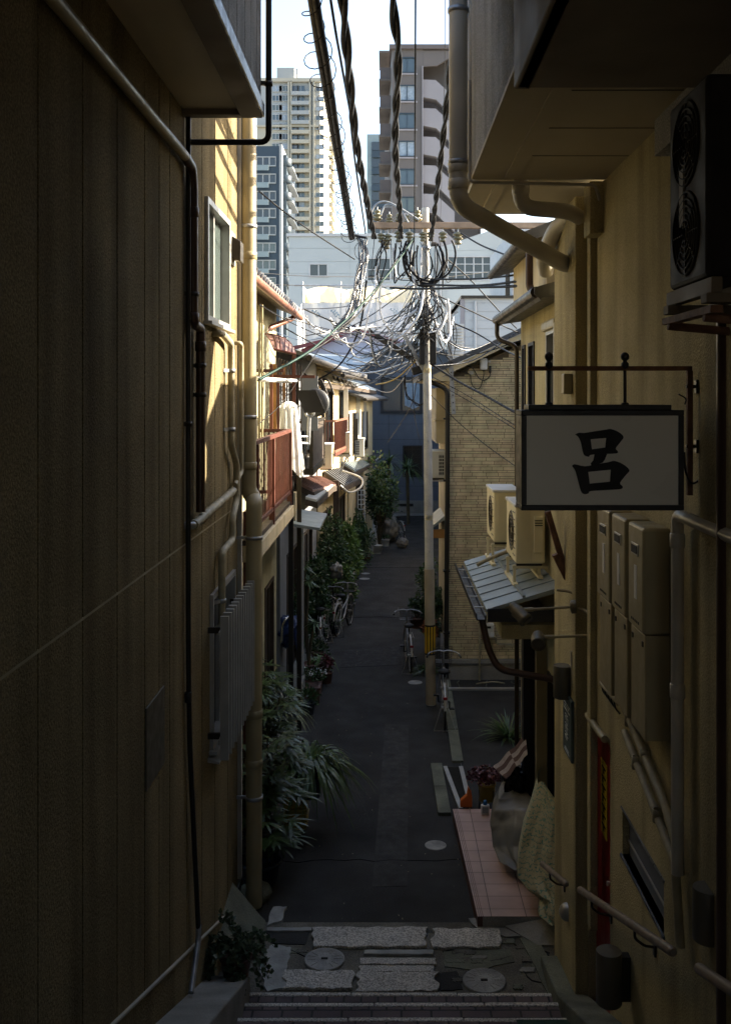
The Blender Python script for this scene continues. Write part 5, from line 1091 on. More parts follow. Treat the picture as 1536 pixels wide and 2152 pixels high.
for k in range(16):
    z = at(0,201+fl_*k,Y).z; m = MB(); m.box(at(613,0,Y).x,at(650,0,Y).x,Y-1.6,Y,z-.2,z+.9); m.build('balcony', mt['twg'] if k < 4 else mt['twr'], tw)
for px in (607,612,652,660):
    m = MB(); x = at(px,0,Y).x; m.box(x-.25,x+.25,Y-1.0,Y,0,zt2); m.build('pier', mt['twr'], tw)
for k in range(16):
    m = MB(); z = at(0,201+fl_*k,Y).z; m.box(X3-1.6,X3+.8,Y+7,Y+20,z,z+1.2); m.build('side_balcony', mt['twr'], tw)
# slate tower left
dk = thing('slate_block','dark slate blue apartment block with rounded balconies left of tower','building',(-20,170,0))
Y=170; X0 = at(520,0,Y).x; X1_ = at(588,0,Y).x; X2 = at(600,0,Y).x; zt3 = at(0,307,Y).z
m = MB(); m.box(X0,X1_,Y,Y+20,-2,zt3); m.build('wall', mt['slate'], dk); m = MB(); m.box(X1_-.05,X1_+.35,Y-.2,Y+20,-2,zt3+.3); m.build('fin', mt['twg'], dk)
m = MB(); m.box(X1_+.35,X2,Y+2,Y+18,-2,zt3-1); m.build('flank', mt['slate'], dk)
grid_windows(dk, [(at(553,0,Y).x, at(0,350+36.2*k,Y).z) for k in range(8)], 4.4, 1.7, 4, 'twg', 'glass', Y-.15)
for k in range(8):
    m = MB(); z = at(0,337+36.2*k,Y).z; m.lathe(((X2-.4),Y+3,z-.4),[(1.1,0),(1.2,.1),(1.2,1.3),(1.1,1.35)],14); m.build('balcony', mt['slate'], dk)
    m = MB(); m.box(X1_+.4,X2+1.0,Y+3,Y+14,z-.6,z-.35); m.build('slab', mt['poly'], dk)
    m = MB(); m.box(at(541,0,Y).x,at(566,0,Y).x,Y-1.0,Y-.9,z-1.9,z-1.0); m.build('rail_panel', mt['grb'], dk)
# slim grey-blue block
sb_ = thing('slim_block','slim grey green building edge left of the taupe apartment block','building',(-2,180,0))
Y=180; X0 = at(771,0,Y).x; X1_ = at(797,0,Y).x; zt4 = at(0,282,Y).z
m = MB(); m.box(X0,X1_+4,Y,Y+15,-2,zt4); m.build('wall', mt['grb'], sb_)
for k in range(8):
    z = at(0,306+35*k,Y).z; m = MB(); m.box(at(781,0,Y).x,X1_+1,Y-.3,Y,z-.9,z+.6); m.build('window', mt['glass'], sb_)
    m = MB(); m.box(at(781,0,Y).x,X1_+1,Y-.8,Y-.31,z-2.3,z-1.1); m.build('balcony', mt['slate'], sb_)
# pale blue-white building
bw = thing('pale_building','wide pale blue white clad building behind the scaffold','building',(0,85,0))
Y=85; X0 = at(607,0,Y).x; Xm = at(905,0,Y).x; X1_ = at(1180,0,Y).x; zt5 = at(0,497,Y).z; p_ = Plane((0,Y,0),(1,0,0),(0,-1,0))
def wz2(px0,px1,py0,py1): a = at(px0,py1,Y); b = at(px1,py0,Y); return (a.x,b.x,a.z,b.z)
ws = [wz2(649,690,553,582),wz2(770,822,541,592)]
js = [(X0,Xm,at(0,py,Y).z-.02,at(0,py,Y).z+.02,.03) for py in (522,550,575,600)]+[(at(px,0,Y).x-.02,at(px,0,Y).x+.02,-2,zt5,.03) for px in (735,)]
m = MB(); relief(m, p_, X0, Xm, -2, zt5, [(*w_,.2) for w_ in ws]+js); m.quad((X0,Y,-2),(X0,Y+15,-2),(X0,Y+15,zt5),(X0,Y,zt5)); m.quad((X0,Y,zt5),(Xm,Y,zt5),(Xm,Y+15,zt5),(X0,Y+15,zt5)); m.build('wall', mt['bwh'], bw)
ws2 = [wz2(938,1030,541,592),wz2(938,965,650,690),wz2(915,922,640,655)]
Y2 = Y-1; p2 = Plane((0,Y2,0),(1,0,0),(0,-1,0)); m = MB(); relief(m, p2, Xm, X1_, -2, zt5-1, [(*w_,.25) for w_ in ws2]+[(Xm,X1_,at(0,py,Y).z-.02,at(0,py,Y).z+.02,.03) for py in (530,605,640)]+[(at(px,0,Y).x-.02,at(px,0,Y).x+.02,-2,zt5,.03) for px in (935,1040,1070)]); m.quad((Xm,Y2,-2),(Xm,Y,-2),(Xm,Y,zt5-1),(Xm,Y2,zt5-1))
m.add([p2.p(Xm+1,zt5-1),p2.p(X1_,zt5-1),p2.p(X1_,zt5+.4),p2.p(at(1030,0,Y).x,zt5+.4)],[(0,1,2,3)]); m.build('projecting_wall', mt['bwh'], bw)
m = MB(); m.box(X0-.2,Xm+.2,Y-.15,Y+.2,zt5,zt5+.25); m.build('parapet_cap', mt['siding'], bw)
window(bw,p_,*ws[0],'siding','glass',2,1,.15,.12,.03,sill=True); window(bw,p_,*ws[1],'siding','glass',2,2,.15,.12,.03,sill=True)
window(bw,p2,*ws2[0],'siding','glass',5,3,.2,.12,.03,sill=True); window(bw,p2,*ws2[1],'siding','glass',3,3,.2,.12,.03); 
for px in (916,925,1040,1074):
    m = MB(); x = at(px,0,Y2).x; m.tube([(x,Y2-.15,0),(x,Y2-.15,zt5-1.2)],.09,8); m.build('downpipe', mt['siding'], bw)
m = MB(); m.box(at(1095,0,Y).x,at(1110,0,Y).x,Y2-.4,Y2,at(0,524,Y).z,at(0,508,Y).z); m.build('awning_box', mt['slate'], bw)
# white siding house right
sh = thing('siding_house','white horizontal siding house with dark parapet cap above brick roof','house',(4,38,0))
Y=38; p_ = Plane((0,Y,0),(1,0,0),(0,-1,0)); a = at(968,770,Y); zc = at(0,627,Y).z; Xs = at(1075,0,Y).x
m = MB(); sl_ = [(a.x+.15,9,at(0,py,Y).z-.012,at(0,py,Y).z+.012,.02) for py in (637,655,673,691,708,726)]; relief(m, p_, a.x+.15, Xs, 0, zc, sl_); m.quad((a.x+.15,Y,0),(a.x+.15,Y+8,0),(a.x+.15,Y+8,zc),(a.x+.15,Y,zc)); m.quad((a.x,Y,zc),(Xs,Y,zc),(Xs,Y+8,zc),(a.x,Y+8,zc))
relief(m, p_, Xs, 9, 0, at(0,480,Y).z, [(Xs,9,at(0,py,Y).z-.012,at(0,py,Y).z+.012,.02) for py in range(500,740,18)]); m.quad((Xs,Y,0),(Xs,Y+8,0),(Xs,Y+8,at(0,480,Y).z),(Xs,Y,at(0,480,Y).z)); m.build('wall', mt['siding'], sh)
m = MB(); m.box(a.x,Xs+.1,Y-.12,Y+8,zc,zc+.10); m.build('parapet_cap', mt['brownal'], sh); m = MB(); m.box(a.x-.02,a.x+.14,Y-.03,Y+.1,0,zc-.01); m.build('corner_brick', mt['mauve'], sh)
m = MB(); x = at(998,0,Y).x; m.tube([(x,Y-.06,at(0,740,Y).z),(x,Y-.06,at(0,633,Y).z)],.05,8); m.build('downpipe', mt['siding'], sh)
m = MB(); m.box(Xs-.25,Xs-.08,Y-.1,Y-.0,zc+.11,at(0,560,Y).z); m.build('window_edge', mt['brownal'], sh)
# roofs / houses filling behind brick house and louvred shed
lo = thing('louvred_shed','white louvred enclosure just behind the service mast','enclosure',(2.2,30,5)); Y=30
a = at(950,770,Y); b = at(968,684,Y); m = MB()
for k in range(14): z = a.z+(b.z-a.z)*k/13; m.box(a.x,b.x+.1,Y,Y+.05,z,z+.05)
m.build('louvres', mt['siding'], lo); m = MB(); m.box(a.x,b.x+.1,Y+.07,Y+1,0,b.z); m.build('box', mt['siding'], lo)
# ------------------------------------------------------------------ utility pole
PX, PY = .75, 16.9
pole = thing('utility_pole','slim concrete utility pole crowded with cables at the right of the road','utility pole',(PX,PY,0))
pt = at(893,440,PY)
def pp(z): return Vector((PX+(pt.x-PX)*z/8.4, PY, z))
m = MB(); m.tube([pp(-.1),pp(8.4)],[.082,.062],20); m.build('shaft', mt['steel'] if 0 else M('pole concrete',(.40,.39,.36),.75,.15,5,.3,60,grain=.2,dirt=.25), pole)
m = MB(); m.tube([pp(0.02),pp(2.3)],.0865,20); m.build('sleeve', M('pole lower sleeve',(.33,.28,.20),.6,.15,4,dirt=.25), pole)
z0 = H-(1375-CY)/FP*PY; z1 = H-(1312-CY)/FP*PY
m = MB(); m.tube([pp(z0),pp(z1)],.0885,20); m.build('warning_band', mt['ink'], pole)
for k in range(6):
    a = -math.pi/2+(k-2.5)*.55; m = MB(); c = pp((z0+z1)/2)+Vector((math.cos(a)*.089,math.sin(a)*.089,0)); m.obox(c,(-math.sin(a),math.cos(a),0),(0,0,1),(math.cos(a),math.sin(a),0),.013,(z1-z0)/2-.03,.003); m.build('yellow_stripe', mt['yellow'], pole)
for py in (778,1087):
    z = H-(py-CY)/FP*PY; m = MB(); c = pp(z)-Vector((0,.07,0)); m.grid(lambda u,v: pp(z-.04+.08*v)+Vector((math.sin((u-.5)*1.9)*.078, -math.cos((u-.5)*1.9)*.078,0)),8,1); m.build('number_plate', mt['sheety'], pole)
    m = MB()
    for k in range(3): m.box(c.x-.03,c.x+.03-.01*k,c.y-.012,c.y-.008,z+.02-k*.022,z+.026-k*.022)
    m.build('plate_print', mt['tinb'], pole)
m = MB()
for k in range(9):
    z = 2.6+k*.62; c = pp(z); s = 1 if k%2 else -1; m.tube([c,c+Vector((0,-.085,0))],.012,8)
m.build('step_bolt', mt['steel'], pole)
zc = at(0,474,PY-.15).z; xa, xb = at(783,0,PY-.15).x, at(1190,0,PY-.15).x
m = MB(); m.box(xa,xb,PY-.2,PY-.10,zc-.05,zc+.05); m.build('crossarm', M('buff crossarm',(.36,.24,.15),.6,.2,6,dirt=.2), pole, bevel=.006)
m = MB(); m.box(pp(6.6).x-.12,pp(6.6).x-.03,PY-.2,PY-.09,5.75,6.35); m.box(pp(6.6).x+.05,pp(6.6).x+.16,PY-.2,PY-.09,5.75,6.35); m.build('junction_case', mt['black'], pole, bevel=.01)
m = MB(); m.bar(pp(5.55),at(850,705,PY-.1),.05,.05); m.build('brace', mt['steel'], pole)
for k in range(4):
    z = 6.2+k*.5; q = MB(); q.lathe(pp(z),[(.078,0),(.084,.0),(.084,.05),(.078,.05)],18,caps=False); q.build('band', mt['steel'], pole)
def insulator(px, py, up=1, s=1.0):
    c = at(px,py,PY-.15); t = thing('insulator','brown porcelain insulator on the crossarm of the utility pole','insulator',c,group='porcelain insulators around the crossarm')
    m = MB(); pr_ = [(.03,0),(.05,.01),(.075,.03),(.075,.045),(.045,.05),(.045,.07),(.07,.085),(.07,.1),(.04,.105),(.035,.13),(.05,.14),(.045,.17),(.001,.175)]
    m.lathe(c,[(r*s,z*s) for r,z in pr_],18,(0,0,up)); m.build('porcelain', mt['porc'], t); m = MB(); m.tube([c-Vector((0,0,.08*up)),c],.012,8); m.tube([c+Vector((0,0,.17*up*s)),c+Vector((0,0,.22*up*s))],.01,8); m.build('pin', mt['steel'], t)
for a in ((793,465,1,1.1),(815,492,-1,1),(818,470,1,.9),(838,468,1,.9),(838,485,-1,1.1),(856,470,1,.8),(877,466,1,1.1),(860,487,-1,1),(888,488,-1,.9),(905,487,-1,.9),(930,487,-1,1.0),(962,488,-1,1.2),(812,500,-1,1.1),(800,490,-1,.9)): insulator(*a)

# ------------------------------------------------------------------ cables
def cable(label, P, r, mat='blacks', group=None, twist=0, name='cable', n=6, cat='cable'):
    m = MB()
    if twist:
        Q = []; acc = 0
        fine = smooth_path(P,1) if 0 else P
        for s in range(2):
            L_ = 0; pts = []
            for i, p in enumerate(fine):
                if i: L_ += (p-fine[i-1]).length
                d = (fine[min(i+1,len(fine)-1)]-fine[max(i-1,0)]).normalized(); u = d.cross(Vector((0,0,1))).normalized() if abs(d.z)<.98 else Vector((1,0,0)); v = d.cross(u)
                a = L_/twist*2*math.pi+s*math.pi; pts.append(p+(u*math.cos(a)+v*math.sin(a))*r*.58)
            m.tube(pts, r*.6, 8)
    else: m.tube(P, r, n)
    return solo(name, m, mt[mat], label, cat, group)
def overhead(pxs, Yp, b=.009, sub=14, ext=None):
    """cable climbing from pole depth Yp toward the viewer through photo points, real slope z = zp + b*(Yp-Y)^2"""
    zp = H-(pxs[0][1]-CY)/FP*Yp; out = [at(pxs[0][0],pxs[0][1],Yp)]
    for px, py in pxs[1:]:
        lo_, hi = .5, Yp
        for _ in range(40):
            Y = (lo_+hi)/2; z = zp+b*(Yp-Y)**2; yy = CY-FP*(z-H)/Y
            if yy < py: lo_ = Y
            else: hi = Y
        out.append(at(px,py,Y))
    a, c = out[-2], out[-1]; d = (c-a).normalized()
    out.append(c+d*4+Vector((0,0,.2))); out.append(c+d*11+Vector((0,0,1.0)))
    return smooth_path(out, sub)
G1 = 'heavy cables climbing overhead from the utility pole'
P1 = overhead([(738,500),(722,400),(705,300),(680,150),(657,0)],16.6)
cable('thickest black overhead cable, wound with spiral hanger wire', P1, .042, group=G1, n=10)
P1b = overhead([(742,500),(716,330),(689,150),(664,0)],16.5)
cable('black cable tight beside the thickest overhead cable', P1b, .034, group=G1, n=8)
def resample(P, step):
    out = [P[0]]; acc = 0
    for i in range(1, len(P)):
        d = (P[i]-P[i-1]).length; t = step-acc
        while t <= d: out.append(P[i-1].lerp(P[i], t/d)); t += step
        acc = (acc+d)%step
    return out
Q = resample(P1, .03); m = MB(); pts = []
for i, p in enumerate(Q[:500]):
    a = i/14*2*math.pi; rr2 = .115+.03*math.sin(i*.11); pts.append(p+Vector((math.cos(a)*rr2-.02, math.sin(a)*.05, math.sin(a)*rr2)))
m.tube(pts,.0055,5); solo('spiral_hanger', m, mt['blacks'], 'thin spiral hanger wire looping round the thickest overhead cable', 'wire')
cable('twisted thick black overhead cable second from the left', resample(overhead([(786,500),(755,340),(738,200),(720,0)],16.6),.06), .042, group=G1, twist=1.7)
cable('thinner companion of the second overhead cable', overhead([(768,490),(745,330),(732,190),(717,0)],16.6), .014, group=G1)
cable('single thin overhead cable crossing between the two thick ones', overhead([(775,480),(745,290),(715,120),(695,0)],16.6), .014, group=G1)
cable('twisted black overhead cable in the middle of the sky', resample(overhead([(842,500),(838,420),(830,300),(836,120),(825,0)],16.6),.06), .038, group=G1, twist=1.6)
cable('twisted black overhead cable swinging right past the white drainpipe', resample(overhead([(905,505),(918,400),(935,250),(950,110),(962,0)],16.6),.06), .033, group=G1, twist=1.6)
cable('hair thin vertical wire in front of the taupe block', overhead([(870,580),(871,400),(872,200),(873,0)],16.6), .007, group=G1)
cable('faintest wire near the top right of the sky', overhead([(925,470),(933,200),(935,0)],60,.002), .012, group=G1)
# cables crossing
def cx(label, pts, r, mat='blacks', n=8, group='cables strung between pole and houses', **k): return cable(label, smooth_path([at(*p) for p in pts], n), r, mat, group, **k)
cx('green sheathed cable sloping down to the red balcony',[(870,500,16.6),(820,570,15.8),(760,640,15),(690,705,14),(640,745,13.3),(545,797,12.2)],.016,'green')
cx('black cable twinned with the green sheathed one',[(850,520,16.6),(770,640,15.4),(700,708,14.4),(630,752,13.5),(543,800,12.4)],.012)
cx('thin straight cable from the top of thick drainpipe to the pole',[(545,402,11.5),(600,447,12.5),(660,490,13.8),(745,545,16.5)],.010)
cx('upper of three cables running right to the cream house',[(905,587,16.7),(1000,586,14.5),(1090,577,12.5),(1195,560,9.6)],.014)
cx('middle of three cables running right to the cream house',[(880,598,16.7),(1000,600,14.3),(1100,590,12),(1195,577,9.6)],.016)
cx('lower of three cables running right to the cream house',[(820,605,16.7),(880,607,16),(1000,604,14),(1100,600,12),(1195,583,9.6)],.018)
cx('cable rising along the right end of the crossarm to the cream house',[(968,490,16.6),(1010,515,15.2),(1060,535,13.6),(1120,560,12),(1195,592,9.6)],.014)
cx('thin wire from crossarm to the brick roof corner',[(940,545,16.7),(990,590,17),(1050,655,17.3),(1085,690,17.8)],.011)
cx('sagging wire above the siding house',[(900,612,16.8),(960,640,17),(1020,668,17.3),(1090,700,17.9)],.011)
cx('wire crossing the gable of brick house toward upper right',[(955,680,17.4),(1000,700,17.2),(1050,730,16),(1100,755,13),(1160,780,11)],.013)
cx('thick black cable sloping down across the brick wall',[(905,765,16.8),(960,800,16),(1020,832,14.5),(1085,868,12.9),(1180,910,11)],.018)
cx('first of two thin wires crossing the brick wall',[(905,790,16.8),(980,830,16),(1040,868,14),(1100,905,12.5)],.006)
cx('second of two thin wires crossing the brick wall',[(905,798,16.8),(980,840,16),(1040,876,14),(1100,912,12.5)],.006)
cx('thin wire slanting steeply down to behind the shop sign',[(905,830,16.8),(960,885,16),(1020,935,14.5),(1090,985,12.8)],.006)
cx('wire from the pole along brick gable edge',[(905,738,16.8),(950,747,17.5),(1010,742,17.9),(1095,715,18)],.010)
cx('fine horizontal wire in front of the pale building',[(540,573,40),(640,580,45),(760,582,50),(900,585,55),(1040,570,60)],.016)
cx('second fine horizontal wire in front of the scaffold',[(540,598,40),(640,600,45),(760,604,50),(900,600,55)],.014)
cx('thin wire from pole down to the left roofs',[(890,640,16.7),(820,665,18),(740,690,20),(640,715,22),(560,690,24)],.012,'grayc')
cx('long slack wire crossing above the second house roof',[(640,650,14.5),(690,672,15.2),(760,700,16.2),(830,718,16.7)],.012)
cx('black wire hanging from the pole to the left row eaves',[(885,700,16.8),(840,760,19),(790,800,22),(740,815,24)],.012)
cx('wire sweeping down from the spiral bundle to the second roof',[(770,590,16.2),(755,690,17),(715,765,18),(660,800,19),(640,785,19.5)],.016)
cx('short black wire to the distant grey house eave',[(880,790,16.9),(850,800,25),(800,790,38)],.012)
cx('thin wire falling in front of the grey house wall',[(876,800,17),(860,860,22),(815,930,34)],.008)
cx('wire dropping to the window of the far grey house',[(866,790,17),(872,880,22),(884,935,40)],.008)
cx('yellow sleeved wire end beside the left eaves',[(872,760,17),(840,790,18),(815,803,19),(790,808,20)],.012,'yellow')
cx('black wire in front of the second left house',[(600,690,16),(640,712,17),(700,742,20),(760,760,24),(790,770,30)],.012)
cx('thin pair wire near the near left eaves',[(545,640,12.5),(600,672,14),(660,700,15.5),(720,725,16.5)],.008)
cx('diagonal wire down to the balcony front',[(690,705,15),(640,780,14.5),(590,850,14),(545,890,13.2)],.006)
# large drip loops at the pole
for i, (cx_, cy_, rx, ry, lab) in enumerate(((893,540,46,62,'widest drip loop'),(890,545,40,52,'inner drip loop'),(900,552,33,45,'tight drip loop'),(880,556,28,34,'small round drip loop'),(905,535,52,56,'outermost drip loop'),(897,548,22,60,'tall narrow drip loop'))):
    P = [at(cx_+rx*math.cos(a), cy_-ry*math.sin(a), 16.6-.03*i) for a in [math.pi*.82+ (math.pi*1.36)*k/26 for k in range(27)]]
    cable(lab+' of black cable hanging under the crossarm', P, (.02,.016,.022,.014,.018,.012)[i], group='drip loops under the crossarm')
cx('arched white cable over the insulators',[(776,455,16.5),(790,430,16.5),(812,424,16.5),(845,440,16.5),(880,462,16.5)],.018,'grayc')
cx('second arched cable over the insulators',[(800,452,16.5),(812,430,16.5),(840,440,16.5),(858,468,16.5)],.016,'grayc')
cx('pale looped cable hanging below the pole brace',[(890,610,16.6),(880,660,16.5),(850,700,16.5),(826,715,16.5)],.022,'silver')
cx('pale drooping cable loop over the grey gable',[(826,690,16.5),(822,735,16.5),(805,765,16.5),(790,762,16.5),(782,735,16.5),(775,690,16.5)],.014,'grayc')
cx('black drooping companion of the pale loop',[(778,690,16.4),(785,740,16.4),(800,772,16.4),(830,760,16.5)],.01)
rnd2 = random.Random(11)
B0 = [(762,505),(765,540),(758,580),(752,620),(735,660),(712,690)]
m = MB()
for s in range(15):
    P = smooth_path([at(x+rnd2.uniform(-11,11), y+rnd2.uniform(-6,6), 16.5-.05*s-(i*.25)) for i,(x,y) in enumerate(B0)],6); m.tube(P, rnd2.choice((.008,.012,.018)), 5)
solo('cable_bundle', m, mt['blackg'], 'tangled bundle of black cables curving down left of the pole', 'cable bundle')
Q = resample(smooth_path([at(752,510,16.4),at(760,560,16.3),at(750,620,16),at(722,690,15.3)],10),.025); m = MB()
pts = [p+Vector((math.cos(i*.5)*.085,math.sin(i*.5)*.04,math.sin(i*.5)*.085)) for i,p in enumerate(Q)]; m.tube(pts,.005,4); solo('spiral_hanger', m, mt['blacks'], 'spiral wire wound round the tangled bundle left of the pole', 'wire')
def coil(pts, rad, label, r=.008, k=.45, mat='silver'):
    Q = resample(smooth_path([at(*p) for p in pts],10),.022); m = MB(); m.tube(Q,.014,6)
    m.tube([p+Vector((math.cos(i*k)*rad*.6,math.sin(i*k)*rad*.6,math.sin(i*k+.6)*rad)) for i,p in enumerate(Q)], r, 4)
    return solo('spiral_sleeve', m, mt[mat], label, 'cable sleeve', 'silver spiral sleeves on the slack loops')
coil([(700,680,16),(712,710,16),(735,722,16),(760,712,16),(770,685,16)],.07,'glittering silver spiral hanging in a U left of the brace')
coil([(690,672,15.6),(720,690,15.8),(770,688,16.2),(830,680,16.5),(875,650,16.6)],.04,'long silver spiral sagging toward the pole')
coil([(800,600,16.4),(798,640,16.4),(806,675,16.4),(822,695,16.5)],.035,'black and silver spiral dropping beside the bundle')
coil([(868,560,16.5),(872,600,16.5),(885,630,16.6),(893,600,16.6)],.04,'white spiral loop right under the drip loops')
coil([(900,700,16.6),(925,690,16.7),(938,655,16.8),(935,630,16.9)],.04,'bright spiral loop at the right side of the pole')
coil([(850,790,17),(855,830,17.3),(880,850,17),(893,845,16.9)],.03,'dark spiral loop in front of the grey house window', mat='blacks')
coil([(885,520,16.5),(884,560,16.5),(880,600,16.5)],.035,'blue white spiral sleeve vertical beside the pole top')
m = MB()
for s in range(34):
    a = (rnd2.uniform(865,918), rnd2.uniform(590,660)); b = (rnd2.uniform(865,915), rnd2.uniform(660,730)); q = (a[0]+rnd2.uniform(-28,28),(a[1]+b[1])/2)
    m.tube(smooth_path([at(*a,16.7),at(*q,16.6),at(*b,16.7)],6), rnd2.choice((.006,.009,.013)),5)
for s in range(12):
    a = (rnd2.uniform(840,880), rnd2.uniform(745,775)); b = (rnd2.uniform(850,905), rnd2.uniform(690,750)); q = ((a[0]+b[0])/2+rnd2.uniform(-20,12),(a[1]+b[1])/2+rnd2.uniform(0,26))
    m.tube(smooth_path([at(*a,17),at(*q,17),at(*b,16.8)],6), rnd2.choice((.005,.008,.01)),5)
solo('cable_bundle', m, mt['blackg'], 'dense knot of cables wrapped round the pole below the loops', 'cable bundle')
m = MB()
for s in range(22):
    a = (rnd2.uniform(780,930), rnd2.uniform(495,520)); b = (a[0]+rnd2.uniform(-40,40), rnd2.uniform(560,610)); m.tube(smooth_path([at(*a,16.6),at((a[0]+b[0])/2+rnd2.uniform(-25,25),rnd2.uniform(540,590),16.5),at(*b,16.6)],6), rnd2.choice((.006,.008,.012)),5)
solo('cable_bundle', m, mt['blacks'], 'slack jumper wires hanging from insulators on the crossarm', 'cable bundle')
m = MB()
for s in range(9):
    a = (rnd2.uniform(906,940), rnd2.uniform(600,680)); b = (rnd2.uniform(925,960), rnd2.uniform(690,760)); m.tube(smooth_path([at(*a,16.9),at((a[0]+b[0])/2+rnd2.uniform(-18,25),(a[1]+b[1])/2,17.3),at(*b,17.8)],6), rnd2.choice((.006,.008,.011)),5)
solo('cable_bundle', m, mt['blacks'], 'wires fanning from pole to the perforated service mast', 'cable bundle')
m = MB(); m.bar(at(790,705,17.5),at(868,755,17.3),.09,.1); m.tube([at(775,690,17.6),at(790,705,17.5)],.02,6); m.tube([at(868,755,17.3),at(880,775,17.2)],.025,6); solo('splice_case', m, mt['black'], 'thick black splice case slung diagonally left of the pole', 'splice case', bevel=.02)
m = MB(); m.obox(at(876,778,17),(1,0,.3),(0,1,0),(-.3,0,1),.09,.06,.07); solo('splice_case', m, mt['black'], 'small black closure hanging at lower end of the splice case', 'splice case', bevel=.02)
m = MB(); m.bar(at(752,500,16.5),at(765,520,16.5),.09,.06); m.tube([at(745,495,16.5),at(770,500,16.5)],.02,6); solo('cable_clamp', m, mt['black'], 'black clamp where the thickest cable reaches the bundle', 'clamp')

# extra slack runs: each a countable cable between the pole and the houses on the left
rx = random.Random(23)
ends = [((884,640),16.7),((880,700),16.8),((876,755),17),((868,600),16.6),((900,720),16.9)]
lefts = [(700,742,21),(742,760,26),(770,778,31),(642,706,17),(655,742,19.5),(785,800,36),(600,668,15.6),(690,770,22),(730,790,27),(760,735,24),(720,812,25),(668,690,18),(775,812,33),(628,650,17)]
for i, (x,y,Yl) in enumerate(lefts):
    (e, Ye) = ends[i%5]; mid = ((x+e[0])/2+rx.uniform(-15,15), (y+e[1])/2+rx.uniform(14,46), (Yl+Ye)/2)
    cable(['thin','slack','long','low','fine'][i%5]+' service cable '+['to the nearest left gutter','over the second left roof','to the third left house','to the farthest left eaves','above the small red balcony','behind the spiral bundle','crossing the white roofing','above the traffic mirror','below the pale loop','past the splice case','toward the tin awning','under the green cable','at the end of the row','beside the copper gutter'][i], smooth_path([at(e[0],e[1],Ye), at(*mid), at(x,y,Yl)], 10), rx.choice((.008,.010,.013)), rx.choice(('blackg','silver','greyw')), 'service cables fanning to the left row')
rights = [(955,770,18.2),(1000,735,18.1),(1040,716,18.1),(962,800,18.3),(948,690,18.1),(1092,694,17.9)]
for i, (x,y,Yl) in enumerate(rights):
    cable(['thin','slack','looping','low','short','highest'][i]+' service cable '+['to the corner of brick house','to the white telecom box','to the brick gable','below the roof edge of brick house','to the perforated mast','to the top of the brick gable'][i], smooth_path([at(906,640+i*26,16.9), at((906+x)/2+rx.uniform(-8,12),(640+i*26+y)/2+rx.uniform(12,34),17.5), at(x,y,Yl)], 10), rx.choice((.008,.010,.012)), 'blackg', 'service cables fanning to the brick house')
coil([(905,650,16.8),(920,690,16.9),(935,720,17),(945,700,17.2),(950,670,17.4)],.05,'bright spiral looped between the pole and the mast')
coil([(640,668,15),(665,690,15.2),(700,700,15.6),(735,690,16)],.045,'silver spiral run over the barrel canopy')
coil([(790,560,16.5),(788,600,16.5),(776,640,16.4),(770,685,16.4)],.03,'thin spiral falling beside the scaffold sheet')
for (px,py,ln,lab) in ((943,640,60,'right of the pole'),(826,520,70,'under the left insulators'),(864,525,60,'beside the pole top')):
    P = [at(px,py,16.6), at(px+rx.uniform(-6,6),py+ln,16.6)]; cable('pale spirally banded jumper hanging '+lab, [P[0].lerp(P[1],i/10) for i in range(11)], .022, 'silver', 'pale jumpers by the insulators', n=8)
m = MB()
for i in range(5):
    m.tube(smooth_path([at(906+i*3,690+i*3,16.8),at(922+i*4,690-i*5,16.8),at(934+i*2,665-i*4,16.8),at(937+i,640-i*3,16.8)],6),.011,6)
solo('cable_bundle', m, mt['silver'], 'bundle of bright white cables curving up right of the pole', 'cable bundle')

m = MB()
for i in range(20):
    a = at(rx.uniform(870,900), rx.uniform(600,720), 16.8); b = at(rx.uniform(655,790), rx.uniform(665,790), rx.uniform(16.5,22)); c = (a+b)/2+Vector((rx.uniform(-.3,.3),0,-rx.uniform(.1,.65)))
    m.tube(smooth_path([a,c,b],9), rx.choice((.006,.008,.011)), 5)
solo('cable_bundle', m, mt['blackg'], 'loose web of sunlit wires between the pole and left roofs', 'cable bundle')
for i,(x,y,w_,lab) in enumerate(((835,720,20,'over the grey gable'),(760,735,22,'above the third left house'),(720,700,18,'farthest left over the roofs'))):
    P = [at(x+w_*math.cos(t*.5),y+w_*.8*math.sin(t*.5),17) for t in range(14)]; cable('coiled slack loop of pale cable '+lab, P, .011, 'silver', 'coiled slack loops over the roofs')
# ------------------------------------------------------------------ plants
def blade(mb, base, d, L, w_, droop=.5, seg=5, rise=.6, twist=0):
    """arching strap leaf"""
    d = Vector(d).normalized(); hz = Vector((d.x,d.y,0)); hz = hz.normalized() if hz.length > 1e-3 else Vector((1,0,0)); side = hz.cross(Vector((0,0,1))).normalized()
    vs = []
    for i in range(seg+1):
        t = i/seg; p = base+d*L*t-Vector((0,0,droop*L*t*t)); ww = w_*math.sin(math.pi*(.12+.86*t))**.7*.5*(1-.3*t)
        if i == seg: ww = w_*.03
        s_ = (side+Vector((0,0,twist*t))).normalized(); vs += [p-s_*ww, p+s_*ww+Vector((0,0,.0))]
    mb.add(vs, [(2*i,2*i+1,2*i+3,2*i+2) for i in range(seg)], False)
def leaf(mb, p, d, L, w_):
    d = Vector(d).normalized(); s = d.orthogonal().normalized(); s = (s*random.uniform(-1,1)+d.cross(s)*random.uniform(-1,1)).normalized(); n = d.cross(s)
    mb.add([p, p+d*L*.45+s*w_*.5, p+d*L-n*L*.12, p+d*L*.45-s*w_*.5], [(0,1,2),(0,2,3)])
def rdir(zmin=-1, zmax=1):
    z = random.uniform(zmin,zmax); a = random.uniform(0,2*math.pi); r = math.sqrt(max(0,1-z*z)); return Vector((r*math.cos(a), r*math.sin(a), z))
